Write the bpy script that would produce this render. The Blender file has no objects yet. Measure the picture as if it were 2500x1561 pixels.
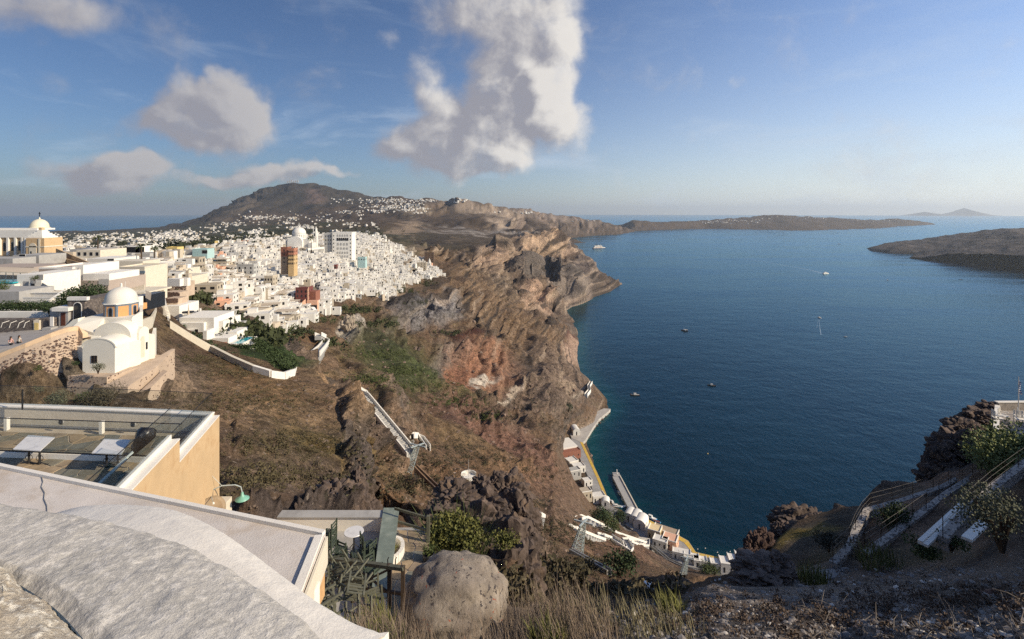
import bpy, bmesh, math, random, time
import numpy as np
from mathutils import Vector, Matrix
from mathutils.geometry import delaunay_2d_cdt
from mathutils.bvhtree import BVHTree
T0 = time.time()
R = math.radians
random.seed(7)
scene = bpy.context.scene
COL = scene.collection
# ------------------------------------------------------------------ camera
F, U0, V0, H0 = 1200.0, 1211.0, 502.0, 220.0
cam = bpy.data.cameras.new('camera')
cam.sensor_width = 36
cam.lens = 36 * F / 2422
cam.shift_y = -(756 - V0) / 2422
cam.clip_start = 0.1
cam.clip_end = 120000
cam_ob = bpy.data.objects.new('camera', cam)
cam_ob.location = (0, 0, H0)
cam_ob.rotation_euler = (R(90), 0, 0)
COL.objects.link(cam_ob)
scene.camera = cam_ob
# ------------------------------------------------------------------ sky and sun
SUN_AZ, SUN_EL = 108.0, 29.0          # degrees to the right of the view direction, height
SUN_DIR = Vector((math.sin(R(SUN_AZ)) * math.cos(R(SUN_EL)), math.cos(R(SUN_AZ)) * math.cos(R(SUN_EL)), math.sin(R(SUN_EL))))
world = bpy.data.worlds.new('World')
scene.world = world
world.use_nodes = True
wt = world.node_tree
wt.nodes.clear()


def direction(u, v):
    return Vector(((u - U0) / F, 1, (V0 - v) / F)).normalized()


# cloud puffs: pixel direction, radius (px), vertical squash, weight
PUFFS = [(1130, 50, 130, .7, .75), (1190, 175, 75, .8, .75), (1220, 20, 120, .8, .9), (1040, 10, 80, .7, .5), (1300, 130, 80, 1, 1.15), (1310, 200, 60, 1, 1.1),
         (1270, 250, 75, 1, 1.1), (1330, 290, 60, 1, 1.0), (1200, 230, 85, 1, 1.0), (1210, 300, 100, .8, 1.1), (1110, 270, 75, .9, .9),
         (1060, 330, 90, .7, 1.0), (980, 330, 75, .6, .9), (1150, 360, 95, .6, 1.1), (930, 350, 50, .6, .8), (1000, 190, 42, 1.5, .85),
         (1030, 240, 42, 1, .6), (1080, 385, 100, .4, .9), (1200, 395, 60, .5, .9), (1390, 262, 28, .6, .6), (1340, 70, 60, 1, .7),
         (440, 250, 75, .8, .95), (500, 280, 105, .7, 1.1), (560, 240, 70, 1.0, 1.05), (545, 215, 52, 1, 1.0), (410, 300, 80, .5, .8),
         (590, 290, 60, .8, .85), (470, 320, 80, .5, .8),
         (240, 400, 58, .8, 1.1), (300, 415, 80, .55, 1.15), (345, 395, 46, .6, .8), (300, 385, 50, .6, .8),
         (465, 427, 42, .35, .8), (520, 424, 42, .35, .75), (612, 398, 48, .5, 1.0), (690, 398, 62, .33, 1.0), (765, 398, 50, .25, .85), (815, 396, 38, .2, .7),
         (580, 414, 60, .25, .8), (120, 380, 50, .5, .62), (130, 195, 32, 1, .5), (90, 30, 110, .5, .62), (200, 40, 75, .6, .62), (30, 0, 80, .6, .6),
         (1742, 190, 24, 1.0, .5), (910, 110, 28, 1, .45)]


def node(tree, kind, **kw):
    n = tree.nodes.new(kind)
    for k, v in kw.items():
        setattr(n, k, v)
    return n


def mathn(tree, op, a, b=None, c=None, clamp=False):
    n = tree.nodes.new('ShaderNodeMath')
    n.operation = op
    n.use_clamp = clamp
    for i, x in enumerate((a, b, c)):
        if x is None:
            continue
        if isinstance(x, (int, float)):
            n.inputs[i].default_value = x
        else:
            tree.links.new(x, n.inputs[i])
    return n.outputs[0]


def vmath(tree, op, a, b=None):
    n = tree.nodes.new('ShaderNodeVectorMath')
    n.operation = op
    for i, x in enumerate((a, b)):
        if x is None:
            continue
        if isinstance(x, (tuple, list, Vector)):
            n.inputs[i].default_value = tuple(x)
        else:
            tree.links.new(x, n.inputs[i])
    return n.outputs['Value'] if op in ('DOT_PRODUCT', 'DISTANCE', 'LENGTH') else n.outputs[0]


def mixc(tree, fac, a, b, mode='MIX'):
    n = tree.nodes.new('ShaderNodeMix')
    n.data_type = 'RGBA'
    n.blend_type = mode
    n.clamp_factor = True
    for i, x in ((0, fac), (6, a), (7, b)):
        if isinstance(x, (int, float)):
            n.inputs[i].default_value = x
        elif isinstance(x, (tuple, list)):
            n.inputs[i].default_value = tuple(x) + ((1,) if len(x) == 3 else ())
        else:
            tree.links.new(x, n.inputs[i])
    return n.outputs[2]


def noise(tree, vec, scale, detail=5, rough=.55, dist=0.0, kind='FBM', out=0):
    n = tree.nodes.new('ShaderNodeTexNoise')
    n.noise_type = kind
    n.inputs['Scale'].default_value = scale
    n.inputs['Detail'].default_value = detail
    n.inputs['Roughness'].default_value = rough
    n.inputs['Distortion'].default_value = dist
    if vec is not None:
        tree.links.new(vec, n.inputs['Vector'])
    return n.outputs[out]


def maprange(tree, x, a, b, c=0.0, d=1.0, smooth=False):
    n = tree.nodes.new('ShaderNodeMapRange')
    if smooth:
        n.interpolation_type = 'SMOOTHSTEP'
    tree.links.new(x, n.inputs[0])
    for i, v in enumerate((a, b, c, d)):
        n.inputs[i + 1].default_value = v
    return n.outputs[0]


# cloud density as a node group of the view direction
cg = bpy.data.node_groups.new('cloud_density', 'ShaderNodeTree')
cg.interface.new_socket(name='dir', in_out='INPUT', socket_type='NodeSocketVector')
cg.interface.new_socket(name='density', in_out='OUTPUT', socket_type='NodeSocketFloat')
cg.interface.new_socket(name='mass', in_out='OUTPUT', socket_type='NodeSocketFloat')
gi, go = cg.nodes.new('NodeGroupInput'), cg.nodes.new('NodeGroupOutput')
warp = noise(cg, gi.outputs[0], 7.0, 4, .55, out=1)
warp = vmath(cg, 'SUBTRACT', warp, (.5, .5, .5))
sc = cg.nodes.new('ShaderNodeVectorMath')
sc.operation = 'SCALE'
sc.inputs['Scale'].default_value = .10
cg.links.new(warp, sc.inputs[0])
pd = vmath(cg, 'ADD', gi.outputs[0], sc.outputs[0])
acc = None
for (pu, pv, pr, sq, w) in PUFFS:
    d = direction(pu, pv)
    rr = pr / F * d.y * 1.35
    diff = vmath(cg, 'SUBTRACT', pd, d)
    diff = vmath(cg, 'MULTIPLY', diff, (1 / rr, 1 / rr, 1 / (rr * sq)))
    ln = vmath(cg, 'DOT_PRODUCT', diff, diff)
    e = mathn(cg, 'MULTIPLY_ADD', ln, -w, w)
    e = mathn(cg, 'MAXIMUM', e, 0)
    acc = e if acc is None else mathn(cg, 'ADD', acc, e)
mass = acc
acc = mathn(cg, 'MINIMUM', acc, 1.3)
nz = noise(cg, gi.outputs[0], 9.2, 11, .62, .3)
nz = mathn(cg, 'SUBTRACT', nz, .5)
den = mathn(cg, 'MULTIPLY_ADD', nz, 2.1, mathn(cg, 'MULTIPLY', acc, .92))
cg.links.new(den, go.inputs[0])
cg.links.new(mathn(cg, 'MULTIPLY_ADD', nz, 2.4, mass), go.inputs[1])

tc = wt.nodes.new('ShaderNodeTexCoord')
wdir = tc.outputs['Generated']
sky = wt.nodes.new('ShaderNodeTexSky')
sky.sky_type = 'NISHITA'
sky.sun_disc = False
sky.sun_elevation = R(SUN_EL)
sky.sun_rotation = R(SUN_AZ)
sky.altitude = 200
sky.air_density = 1.0
sky.dust_density = 1.0
sky.ozone_density = 3.0


sep0 = wt.nodes.new('ShaderNodeSeparateXYZ')
wt.links.new(wdir, sep0.inputs[0])


def density(vec):
    g = wt.nodes.new('ShaderNodeGroup')
    g.node_tree = cg
    wt.links.new(vec, g.inputs[0])
    return g.outputs


g0, g1 = density(wdir), density(vmath(wt, 'ADD', wdir, (.030, 0, .012)))
alpha = maprange(wt, g0[0], -.02, 1.25, smooth=True)
lit = mathn(wt, 'SUBTRACT', g0[1], g1[1])
lit = maprange(wt, lit, -.65, 1.0, smooth=True)
thick = maprange(wt, g0[1], .7, 2.6)
lit = mathn(wt, 'MULTIPLY_ADD', thick, -.13, lit, clamp=True)
lit = mathn(wt, 'MULTIPLY', lit, maprange(wt, sep0.outputs[0], -.55, .05, .38, 1.05, True))
ccol = mixc(wt, lit, (2.55, 2.5, 2.8), (6.7, 6.35, 5.9))
# thin high haze streaks
sep = wt.nodes.new('ShaderNodeSeparateXYZ')
wt.links.new(wdir, sep.inputs[0])
st = vmath(wt, 'MULTIPLY', wdir, (2.2, 2.2, 9.0))
stn = noise(wt, st, 1.6, 6, .6, .6)
band = maprange(wt, sep.outputs[2], .02, .28, 1, .25)
cir = mathn(wt, 'MULTIPLY', maprange(wt, stn, .50, .78, smooth=True), band)
sdot = vmath(wt, 'DOT_PRODUCT', wdir, Vector((SUN_DIR.x, SUN_DIR.y, 0)).normalized())
side = maprange(wt, sdot, -.85, .55, .50, 1.06, True)
sc3 = wt.nodes.new('ShaderNodeCombineXYZ')
for _i, _k in enumerate((.80, .97, 1.22)):
    wt.links.new(mathn(wt, 'MULTIPLY', side, _k), sc3.inputs[_i])
base = mixc(wt, 1.0, sky.outputs[0], sc3.outputs[0], 'MULTIPLY')
# bright sea haze low in the sky, stronger towards the sun
tow = maprange(wt, vmath(wt, 'DOT_PRODUCT', wdir, Vector((SUN_DIR.x, SUN_DIR.y, 0)).normalized()), -.75, .60, .07, 1, True)
low = mathn(wt, 'POWER', 2.718, mathn(wt, 'MULTIPLY', mathn(wt, 'ABSOLUTE', sep.outputs[2]), -6.5))
base = mixc(wt, mathn(wt, 'MULTIPLY', tow, mathn(wt, 'MULTIPLY', low, .95)), base, (7.4, 7.6, 7.3))
skyc = mixc(wt, mathn(wt, 'MULTIPLY', cir, .7), base, (4.6, 5.3, 6.2))
col = mixc(wt, mathn(wt, 'MULTIPLY', alpha, .94), skyc, ccol)
bg = wt.nodes.new('ShaderNodeBackground')
bg.inputs['Strength'].default_value = .095
wo = wt.nodes.new('ShaderNodeOutputWorld')
wt.links.new(col, bg.inputs[0])
wt.links.new(bg.outputs[0], wo.inputs[0])

sun = bpy.data.lights.new('sun', 'SUN')
sun.energy = 4.6
sun.angle = R(.5)
sun.color = (1.0, .85, .64)
sun_ob = bpy.data.objects.new('sun', sun)
sun_ob.location = (50, -50, 400)
sun_ob.rotation_euler = SUN_DIR.to_track_quat('Z', 'Y').to_euler()
COL.objects.link(sun_ob)
vs = scene.view_settings
vs.view_transform = 'Standard'
vs.look = 'None'
vs.exposure = 0.45
vs.gamma = 1
vs.use_curve_mapping = False
scene.cycles.max_bounces = 6
scene.cycles.volume_bounces = 0
scene.cycles.use_adaptive_sampling = True
scene.cycles.use_denoising = False
# ================================================================== terrain
def P(u, v, Y):
    return Vector(((u - U0) / F * Y, Y, H0 + (V0 - v) / F * Y))


# height samples read off as (u, v, distance)
CP = [
 (1500,1480,13),(1700,1440,14),(1700,1390,18),(1780,1375,22),(2000,1440,13),(2000,1385,18),(2270,1400,13),(2422,1400,11),(2422,1330,16),
 (2270,1340,19),(2422,1200,22),(2300,1180,27),(2422,1080,33),(2422,1000,42),(2350,952,48),(2422,935,50),(1960,1325,22),(2060,1250,25),
 (2150,1180,29),(2060,1165,33),(1940,1222,29),(1870,1217,30),(1800,1295,26),(1768,1335,24),(2180,1130,36),(2262,995,45),(2230,1060,40),
 (1600,1460,14),(1600,1405,22),(1500,1410,24),(1540,1390,28),(1650,1378,28),(1600,1370,60),(1700,1366,80),(1600,1352,150),(1500,1352,120),
 (1400,1380,60),(1400,1440,28),(1300,1480,18),(1300,1420,30),(1300,1350,70),(1300,1300,120),(1300,1220,190),(1300,1130,270),(1300,1050,340),
 (1300,1000,400),(1300,950,460),(1300,900,530),(1300,850,650),(1300,800,750),(1300,760,870),(1400,1320,150),(1400,1270,220),(1400,1220,290),
 (1400,1222,305),(840,930,195),(866,962,190),(905,1050,172),(1500,1300,250),(1500,1278,300),(1600,1340,270),(1700,1360,260),(1750,1366,270),
 (600,1150,38),(700,1180,38),(850,1190,45),(950,1230,50),(852,1150,58),(838,1050,72),(818,970,85),(800,922,98),
 (905,1150,95),(905,1080,140),(900,1000,175),(900,930,200),(950,1180,92),(950,1120,140),(1000,1180,120),(1000,1110,165),(1000,1050,200),
 (1000,980,250),(1000,900,320),(1000,850,390),(1000,800,450),(1000,772,520),(990,722,560),(1000,680,640),(1030,655,740),
 (1100,1200,130),(1100,1120,190),(1100,1050,230),(1100,980,300),(1100,900,400),(1100,850,460),(1100,800,510),(1100,750,580),(1100,700,680),
 (1100,650,850),(1100,620,1000),(1050,600,1000),(1100,590,1150),(1190,585,1400),(1200,1150,200),(1200,1050,290),(1200,980,370),
 (1200,920,440),(1200,870,520),(1200,820,610),(1200,770,700),(1200,730,790),(1200,690,950),(1180,660,1050),(1190,642,1300),(1190,600,1380),
 (1280,688,1075),(1262,750,980),(1215,695,1000),(1225,745,900),(1330,722,1120),(1350,690,1200),(1350,640,1350),(1250,648,1300),(1300,625,1500),(1300,570,1700),
 (1250,575,1550),(1240,640,1420),(1332,562,1850),(1335,605,1680),(1400,650,1480),(1386,612,1680),(1400,700,1320),(1240,545,2600),(1300,549,3200),
 (1100,560,1700),(1100,540,2200),(1000,560,1500),(1000,590,1150),(950,570,1200),(900,560,1100),(1190,520,2600),(1222,525,2500),(1225,548,2400),(1060,512,3000),
 (1190,546,2350),(1000,535,2500),(1000,516,3000),(930,531,2200),
 (1090,475,3600),(1000,484,3500),(960,497,3300),(1060,506,3450),(1130,507,3500),(1210,492,4000),(1235,540,3800),(1150,483,3800),(1160,508,3700),
 (1300,505,4700),(1310,545,4400),(1420,520,5300),(1250,495,4300),(1360,512,5000),
 (1500,522,6400),(1600,523,6800),(1660,522,7300),(1750,513,7800),(1830,506,8200),(1960,514,8400),(2080,522,8600),(2130,515,9000),(2200,527,9100),
 (480,517,6500),(440,528,6800),(530,490,6500),(560,473,6500),(600,452,6500),(640,440,6500),(690,430,6500),(740,433,6500),(800,450,6500),(850,466,6500),
 (880,468,6000),(940,470,5000),(1000,473,4300),(1060,473,4000),
 (500,522,4800),(600,505,4800),(700,500,5000),(700,470,5700),(620,475,5700),(780,480,5400),(800,490,4800),(850,500,4000),(900,500,3500),(900,482,4500),
 (150,553,4700),(150,565,2500),(150,580,1200),(150,600,600),(0,556,4000),(0,600,600),(300,548,5000),(300,560,2500),(300,580,1000),(300,600,500),
 (450,542,4500),(450,560,2000),(450,580,900),(450,600,480),(600,530,4000),(600,545,2500),(600,560,1300),(600,572,650),(750,520,4000),(750,545,1700),
 (750,560,800),(850,520,3200),(850,550,1200),(380,540,6500),
 (470,640,330),(600,640,420),(700,640,470),(760,600,560),(850,600,640),(900,570,800),(940,590,800),(980,620,800),(1030,645,780),(900,650,600),
 (850,700,440),(800,720,400),(750,740,340),(650,780,260),(600,760,260),(560,740,250),(500,690,260),(440,690,200),(400,665,190),(360,655,160),
 (900,695,540),(950,662,660),(880,745,430),(950,745,500),(850,780,340),(760,790,270),(900,820,330),(800,850,250),(765,900,106),(800,895,210),
 (620,840,112),(560,800,125),(450,795,115),(500,830,105),(400,765,120),(400,850,85),(450,950,68),(530,900,85),(650,950,80),(750,1000,75),(700,885,105),
 (650,1050,60),(750,1100,58),(560,1050,52),(680,835,118),(480,720,160),(560,765,170),(600,805,180),(640,820,195),(700,830,210),(700,790,250),(720,760,300),
 (0,985,50),(150,985,50),(0,980,54.2),(90,976,54.6),(165,962,56),(-80,985,53),(300,960,52),(400,980,52),(250,950,55),(0,800,66),(100,785,66),(185,765,66),(300,745,85),(360,705,110),(345,775,80),(375,800,76),
 (0,700,95),(0,640,140),(200,650,140),(100,605,250),(250,620,250),(330,640,200),(420,620,330),(530,610,420),(650,590,520),
]
# points out of sight: (u, height, distance)
CZ = [(0,203.4,57.6),(90,203.8,58.6),(165,204.5,60.6),(0,206,4),(600,206,4),(1211,213,4),(1700,214.8,4),(2422,216.5,4),(0,203,14),(400,203,14),(700,203,14),(850,200,28),(700,199,24),(300,200,30),(0,200,32),
 (960,207.0,14),(1100,206.5,14),(1211,209.9,12),(1700,212.3,9),(2422,214.1,7),(1000,203,24),(1150,200,30),(1250,196,34),(1100,190,42),(1200,180,60),
 (2422,150,78),(2250,150,70),(2060,150,56),(1900,150,48),(1785,160,40),(2422,-20,330),(2100,-20,300),(1950,-20,270),(1830,-15,262),(1790,60,170),
 (1360,-10,2300),(1350,-10,3000),(1325,20,3700),(1395,-20,3300),(1440,-20,3700),(1400,-20,4050),(1412,-15,1880),(1385,-15,2080),(1420,-10,2500),
 (480,0,7600),(600,300,7300),(690,420,7400),(800,300,7400),(900,250,6500),(1060,200,5000),(690,-20,10500),(900,-20,10500),(400,-20,8600),(1100,-20,8500),
 (1300,-20,6500),(1420,-20,6900),(1500,-20,7500),(1600,-20,7900),(1700,-20,8300),(1830,0,9300),(2000,-20,9400),(2200,-20,9600),(2422,-20,11000),(1830,-20,10500),
 (818,158,100),(836,158,86),(856,160,73),(870,164,60),(890,172,49),(800,162,114),(0,-20,11000),(0,-20,5600),(2422,-20,1000),(1211,-20,11000),(2300,-20,9300),(2230,-20,9000)]
# shoreline: (u, v) at sea level
SHORE = [(1790,1325),(1755,1322),(1700,1318),(1628,1306),(1590,1262),(1512,1214),(1475,1207),(1440,1180),(1432,1155),(1405,1090),(1388,1048),(1410,1010),(1443,968),(1436,945),
 (1400,905),(1372,880),(1364,850),(1368,800),(1360,762),(1333,738),(1350,724),(1400,708),(1438,692)]
FAR_SHORE = [(1352,562),(1420,556),(1500,546),(1600,543),(1660,541),(1750,543),(1900,545),(2000,543),(2080,540),(2140,535),(2188,532)]
EAST = [(0,556.5),(135,551),(300,544.5),(400,537)]
QUAY = [(1332,1035),(1338,1090),(1350,1128),(1372,1166),(1402,1196),(1440,1214),(1482,1254),(1532,1298),(1592,1334),(1680,1358),(1755,1364)]

pts = []
for u, v, Y in CP:
    pts.append(((u - U0) / F, math.log(Y), H0 + (V0 - v) / F * Y))
for u, z, Y in CZ:
    pts.append(((u - U0) / F, math.log(Y), z))
for u, v in SHORE:
    Y = 220 * F / (v - V0)
    pts.append(((u - U0) / F, math.log(Y), 0.0))
    X = (u - U0) / F * Y
    o = 5 if v > 1000 else 14
    pts.append(((X + o) / (Y + 1), math.log(Y + 1), -6.0))
    pts.append(((X + 60) / (Y + 8), math.log(Y + 8), -25.0))
for u, v in QUAY + [(1375, 1075), (1398, 1130), (1450, 1200), (1505, 1255), (1580, 1308)]:
    Y = 217 * F / (v - V0)
    pts.append(((u - U0) / F, math.log(Y), 2.6))
for u, v in FAR_SHORE:
    Y = 220 * F / (v - V0)
    pts.append(((u - U0) / F, math.log(Y), 0.0))
    pts.append(((u + 10 - U0) / F, math.log(Y * .93), -25.0))
for u, v in EAST:
    Y = 220 * F / (v - V0)
    pts.append(((u - U0) / F, math.log(Y), 0.0))
    pts.append(((u - U0) / F, math.log(Y * 1.05), -25.0))
for u, z, Y in [(1500,-25,800),(1550,-25,400),(1500,-25,1500),(1700,-25,600),(1600,-25,4000),(1500,-25,2500),(2000,-25,3000),(2000,-25,800),(2000,-25,6000),(1480,-25,5000),(2422,-25,6000),(2422,-25,3000),(1850,-25,400)]:
    pts.append(((u - U0) / F, math.log(Y), z))
SL, SR = -1.25, 1.25
for (s, l, z) in list(pts):
    if s <= -.98:
        pts.append((SL - .1, l, z))
    if s >= .98:
        pts.append((SR + .1, l, z))
L0, L1 = math.log(4.2), math.log(10400)
for s in np.linspace(SL - .1, SR + .1, 9):
    pts.append((float(s), math.log(11500), -25.0))
    pts.append((float(s), math.log(4.0), 206.0 + max(0, min(1, (s + .5) / 1.0)) * 9))
SX = 2.2
res = delaunay_2d_cdt([Vector((s * SX, l)) for s, l, z in pts], [], [], 0, 1e-5)
dv, df, dorig = res[0], res[2], res[3]
dz = [pts[o[0]][2] for o in dorig]
SG = np.concatenate([np.linspace(SL, -.55, 230, endpoint=False), np.linspace(-.55, .26, 640, endpoint=False), np.linspace(.26, SR, 210)])
NC = len(SG)
lrows = np.concatenate([np.linspace(L0, math.log(60), 220, endpoint=False), np.linspace(math.log(60), math.log(1700), 800, endpoint=False), np.linspace(math.log(1700), L1, 210)])
NR = len(lrows)
Z = np.full((NR, NC), -25.0)
for f in df:
    a, b, c = (dv[i] for i in f)
    za, zb, zc = (dz[i] for i in f)
    x0, x1 = min(a.x, b.x, c.x) / SX, max(a.x, b.x, c.x) / SX
    y0, y1 = min(a.y, b.y, c.y), max(a.y, b.y, c.y)
    i0, i1 = np.searchsorted(SG, x0 - 1e-9), np.searchsorted(SG, x1 + 1e-9)
    j0, j1 = np.searchsorted(lrows, y0 - 1e-9), np.searchsorted(lrows, y1 + 1e-9)
    if i1 <= i0 or j1 <= j0:
        continue
    gx, gy = np.meshgrid(SG[i0:i1] * SX, lrows[j0:j1])
    det = (b.y - c.y) * (a.x - c.x) + (c.x - b.x) * (a.y - c.y)
    if abs(det) < 1e-12:
        continue
    wa = ((b.y - c.y) * (gx - c.x) + (c.x - b.x) * (gy - c.y)) / det
    wb = ((c.y - a.y) * (gx - c.x) + (a.x - c.x) * (gy - c.y)) / det
    wc = 1 - wa - wb
    m = (wa > -1e-6) & (wb > -1e-6) & (wc > -1e-6)
    zz = wa * za + wb * zb + wc * zc
    sub = Z[j0:j1, i0:i1]
    sub[m] = zz[m]


def blur(A, n):
    for _ in range(n):
        B = A.copy()
        B[1:-1] = (A[:-2] + 2 * A[1:-1] + A[2:]) / 4
        A = B.copy()
        A[:, 1:-1] = (B[:, :-2] + 2 * B[:, 1:-1] + B[:, 2:]) / 4
    return A


Z = blur(Z, 5)
YG = np.exp(lrows)[:, None] * np.ones((1, NC))
XG = SG[None, :] * YG
Z0 = Z.copy()

# ---- vectorised gradient noise
_rng = np.random.RandomState(5)
_perm = _rng.permutation(4096).astype(np.int32)
_perm = np.concatenate([_perm, _perm])
_g = _rng.normal(size=(4096, 3)).astype(np.float32)
_g /= np.linalg.norm(_g, axis=1)[:, None]


def perlin(x, y, z):
    xi, yi, zi = np.floor(x), np.floor(y), np.floor(z)
    xf, yf, zf = (x - xi).astype(np.float32), (y - yi).astype(np.float32), (z - zi).astype(np.float32)
    xi, yi, zi = xi.astype(np.int64) & 4095, yi.astype(np.int64) & 4095, zi.astype(np.int64) & 4095
    fx, fy, fz = (t * t * t * (t * (t * 6 - 15) + 10) for t in (xf, yf, zf))

    def gr(dx, dy, dz):
        h = _perm[_perm[_perm[(xi + dx) & 4095] + ((yi + dy) & 4095)] + ((zi + dz) & 4095)]
        g = _g[h]
        return g[..., 0] * (xf - dx) + g[..., 1] * (yf - dy) + g[..., 2] * (zf - dz)
    def lerp(a, b, t):
        return a + t * (b - a)
    return 1.6 * lerp(lerp(lerp(gr(0, 0, 0), gr(1, 0, 0), fx), lerp(gr(0, 1, 0), gr(1, 1, 0), fx), fy),
                      lerp(lerp(gr(0, 0, 1), gr(1, 0, 1), fx), lerp(gr(0, 1, 1), gr(1, 1, 1), fx), fy), fz)


# benches and cliffs: bedded rock weathers in steps
_st = np.clip((YG - 330) / 300, 0, 1) * np.clip((Z - 12) / 20, 0, 1)
_gz = np.hypot(np.gradient(Z, axis=0) / np.maximum(np.gradient(YG, axis=0), .01), np.gradient(Z, axis=1) / np.maximum(np.gradient(XG, axis=1), .01))
_st *= np.clip((_gz - .12) / .25, 0, 1)
_w = perlin(XG / 260, YG / 260, Z * 0 + 1.5) * 1.3 + perlin(XG / 60, YG / 60, Z * 0 + 8) * .25
for _h, _a in ((34, .75), (11, .95)):
    _hh = _h * np.clip(YG / 1300, .7, 2.4)
    Z = Z + _st * _a * _hh * np.sin(2 * math.pi * (Z / _hh + _w)) / (2 * math.pi)


# normals of the smooth surface
def normals(X, Y, Zz):
    def d(A, ax):
        return np.gradient(A, axis=ax)
    ax_, ay_, az_ = d(X, 1), d(Y, 1), d(Zz, 1)
    bx_, by_, bz_ = d(X, 0), d(Y, 0), d(Zz, 0)
    nx, ny, nz = ay_ * bz_ - az_ * by_, az_ * bx_ - ax_ * bz_, ax_ * by_ - ay_ * bx_
    l = np.sqrt(nx * nx + ny * ny + nz * nz) + 1e-9
    return nx / l, ny / l, nz / l


NX, NY, NZ = normals(XG, YG, blur(Z, 3))
steep = np.clip((0.88 - NZ) / .35, 0, 1)
UU = U0 + F * SG[None, :] * np.ones((NR, 1))
VV = V0 - F * (Z - H0) / YG


def blob(u, v, ru, rv, ang=0.0, soft=.5, Y0=0, Y1=1e9):
    """1 inside an ellipse on the surface seen round (u, v)."""
    ca, sa = math.cos(R(ang)), math.sin(R(ang))
    du, dv_ = UU - u, VV - v
    a = (du * ca + dv_ * sa) / ru
    b = (-du * sa + dv_ * ca) / rv
    d = np.sqrt(a * a + b * b)
    m = np.clip((1 + soft - d) / (2 * soft), 0, 1)
    return m * m * (3 - 2 * m) * ((YG > Y0) & (YG < Y1))


flat = np.zeros_like(Z)                     # little relief: plain, port, town, roads
for b in [(450,570,700,32,0,.3,400,9e3),(1400,1120,40,120,0,.5,300,600),(1600,1325,180,22,12,.5,280,420),(700,640,280,80,8,.4,150,900),
          (900,560,200,20,0,.4,700,3e3),(1050,560,280,22,0,.4,1000,4e3)]:
    flat = np.maximum(flat, blob(*b))
rocky = steep.copy()
for b in [(1000,740,90,45,0,.4,300,700),(1280,620,130,90,20,.4,700,2500),(1270,720,80,40,0,.4,700,1300),(1330,800,60,70,60,.4,600,1300),
          (700,1215,180,30,0,.3,25,80),(838,1060,26,130,5,.4,40,110),(830,790,30,40,0,.4,250,420),(1300,930,110,60,-20,.4,350,700),
          (1150,1000,120,50,28,.4,250,420),(1250,1080,110,50,35,.4,200,420),(2300,1010,120,60,-50,.4,30,80)]:
    rocky = np.maximum(rocky, blob(*b))
_n = perlin(XG / 60, YG / 60, Z / 40) + .6 * perlin(XG / 22 + 3, YG / 22, Z / 16)
rocky = np.maximum(rocky, np.clip(_n * 3 - 1.25, 0, 1) * np.clip((YG - 40) / 60, 0, 1) * (YG < 1600) * (Z > 5) * .9)
rocky *= 1 - flat * .8
plat = np.clip((Z - 184) / 6, 0, 1) * np.clip((YG - 62) / 20, 0, 1) * (YG < 1000) * np.clip((-XG - 30) / 15, 0, 1)
flat = np.maximum(flat, plat)
rocky *= 1 - plat
rocky *= 1 - .55 * np.maximum(blob(1180, 770, 190, 100, 40, .4, 480, 1300), np.maximum(blob(1300, 1080, 130, 70, 30, .5, 150, 420), blob(1060, 1000, 60, 100, 30, .5, 120, 300)))
cell = YG * .0034
disp = np.zeros_like(Z)
lam = 320.0
off = 0
lam_l = []
while lam > .12:
    w = np.clip(lam / (cell * 3.0) - .6, 0, 1) * np.clip((YG * .16) / lam, 0, 1) ** 1.3
    rows = np.where(w.max(axis=1) > .02)[0]
    if len(rows):
        r0, r1 = rows[0], rows[-1] + 1
        sl = slice(r0, r1)
        n = perlin(XG[sl] / lam + off, YG[sl] / lam + off * .7, Z[sl] / lam * (1.0) + off * .3)
        rid = 1 - 2 * np.abs(n) ** .8
        k = rocky[sl]
        big = np.minimum(1.0, (26 * np.clip(YG[sl] / 350, 1, 6) / lam) ** .85)
        amp = lam * w[sl] * big * (.12 * (1 - k) * (1 - .85 * flat[sl]) * n + .55 * k * (rid - .35) * (.65 + .6 * perlin(XG[sl] / lam / 3 + 9, YG[sl] / lam / 3, Z[sl] / lam / 3)))
        disp[sl] += amp
    lam /= 2.03
    off += 17.3
# vertical fluting on the steep faces, horizontal strata
phi = XG * .8 - YG * .6
fl = perlin(phi / 26, YG * 0 + 3, Z / 160) * 5 + perlin(phi / 9, YG * 0 + 8, Z / 70) * 2.2
st_ = perlin(XG / 300, YG / 300, Z / 7) * 2.4 + perlin(XG / 200, YG / 200 + 5, Z / 2.7 + 3) * 1.1
far_w = np.clip((YG - 350) / 500, 0, 1) * np.clip(steep * 1.3, 0, 1) * (1 - flat)
disp += far_w * (fl * np.clip(YG / 800, .5, 4.5) + st_ * 1.6)
# gullies and spurs running down the caldera slope
gul = perlin(XG / 150, YG / 26 + XG / 90, Z * 0 + 2) + .5 * perlin(XG / 70, YG / 11 + XG / 40, Z * 0 + 6)
gw = np.clip((YG - 130) / 120, 0, 1) * np.clip((1500 - YG) / 300, 0, 1) * np.clip((Z - 6) / 25, 0, 1) * (1 - flat) * np.clip(steep * 3 + .25, 0, 1)
disp += gw * (1 - np.abs(gul) * 2.2) * np.clip(YG / 50, 2, 9) * .62
hold = np.clip(1 - np.abs(Z) / 3.0, 0, 1) * (YG > 280)       # keep the shoreline and quay level
hold = np.maximum(hold, ((Z < 4.5) & (Z > 1) & (YG > 290) & (YG < 500)) * 1.0)
disp *= 1 - hold * .85
disp *= np.where((YG > 200) & (YG < 1400), np.clip((Z0 - 1) / 45, .12, 1), 1)
disp = np.where((YG > 100) & (YG < 420) & (SG[None, :] > .08), np.minimum(disp, 1.0) * .45, disp)
mt = np.clip((YG - 4300) / 900, 0, 1) * (XG < -900) * (XG > -5600)
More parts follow.
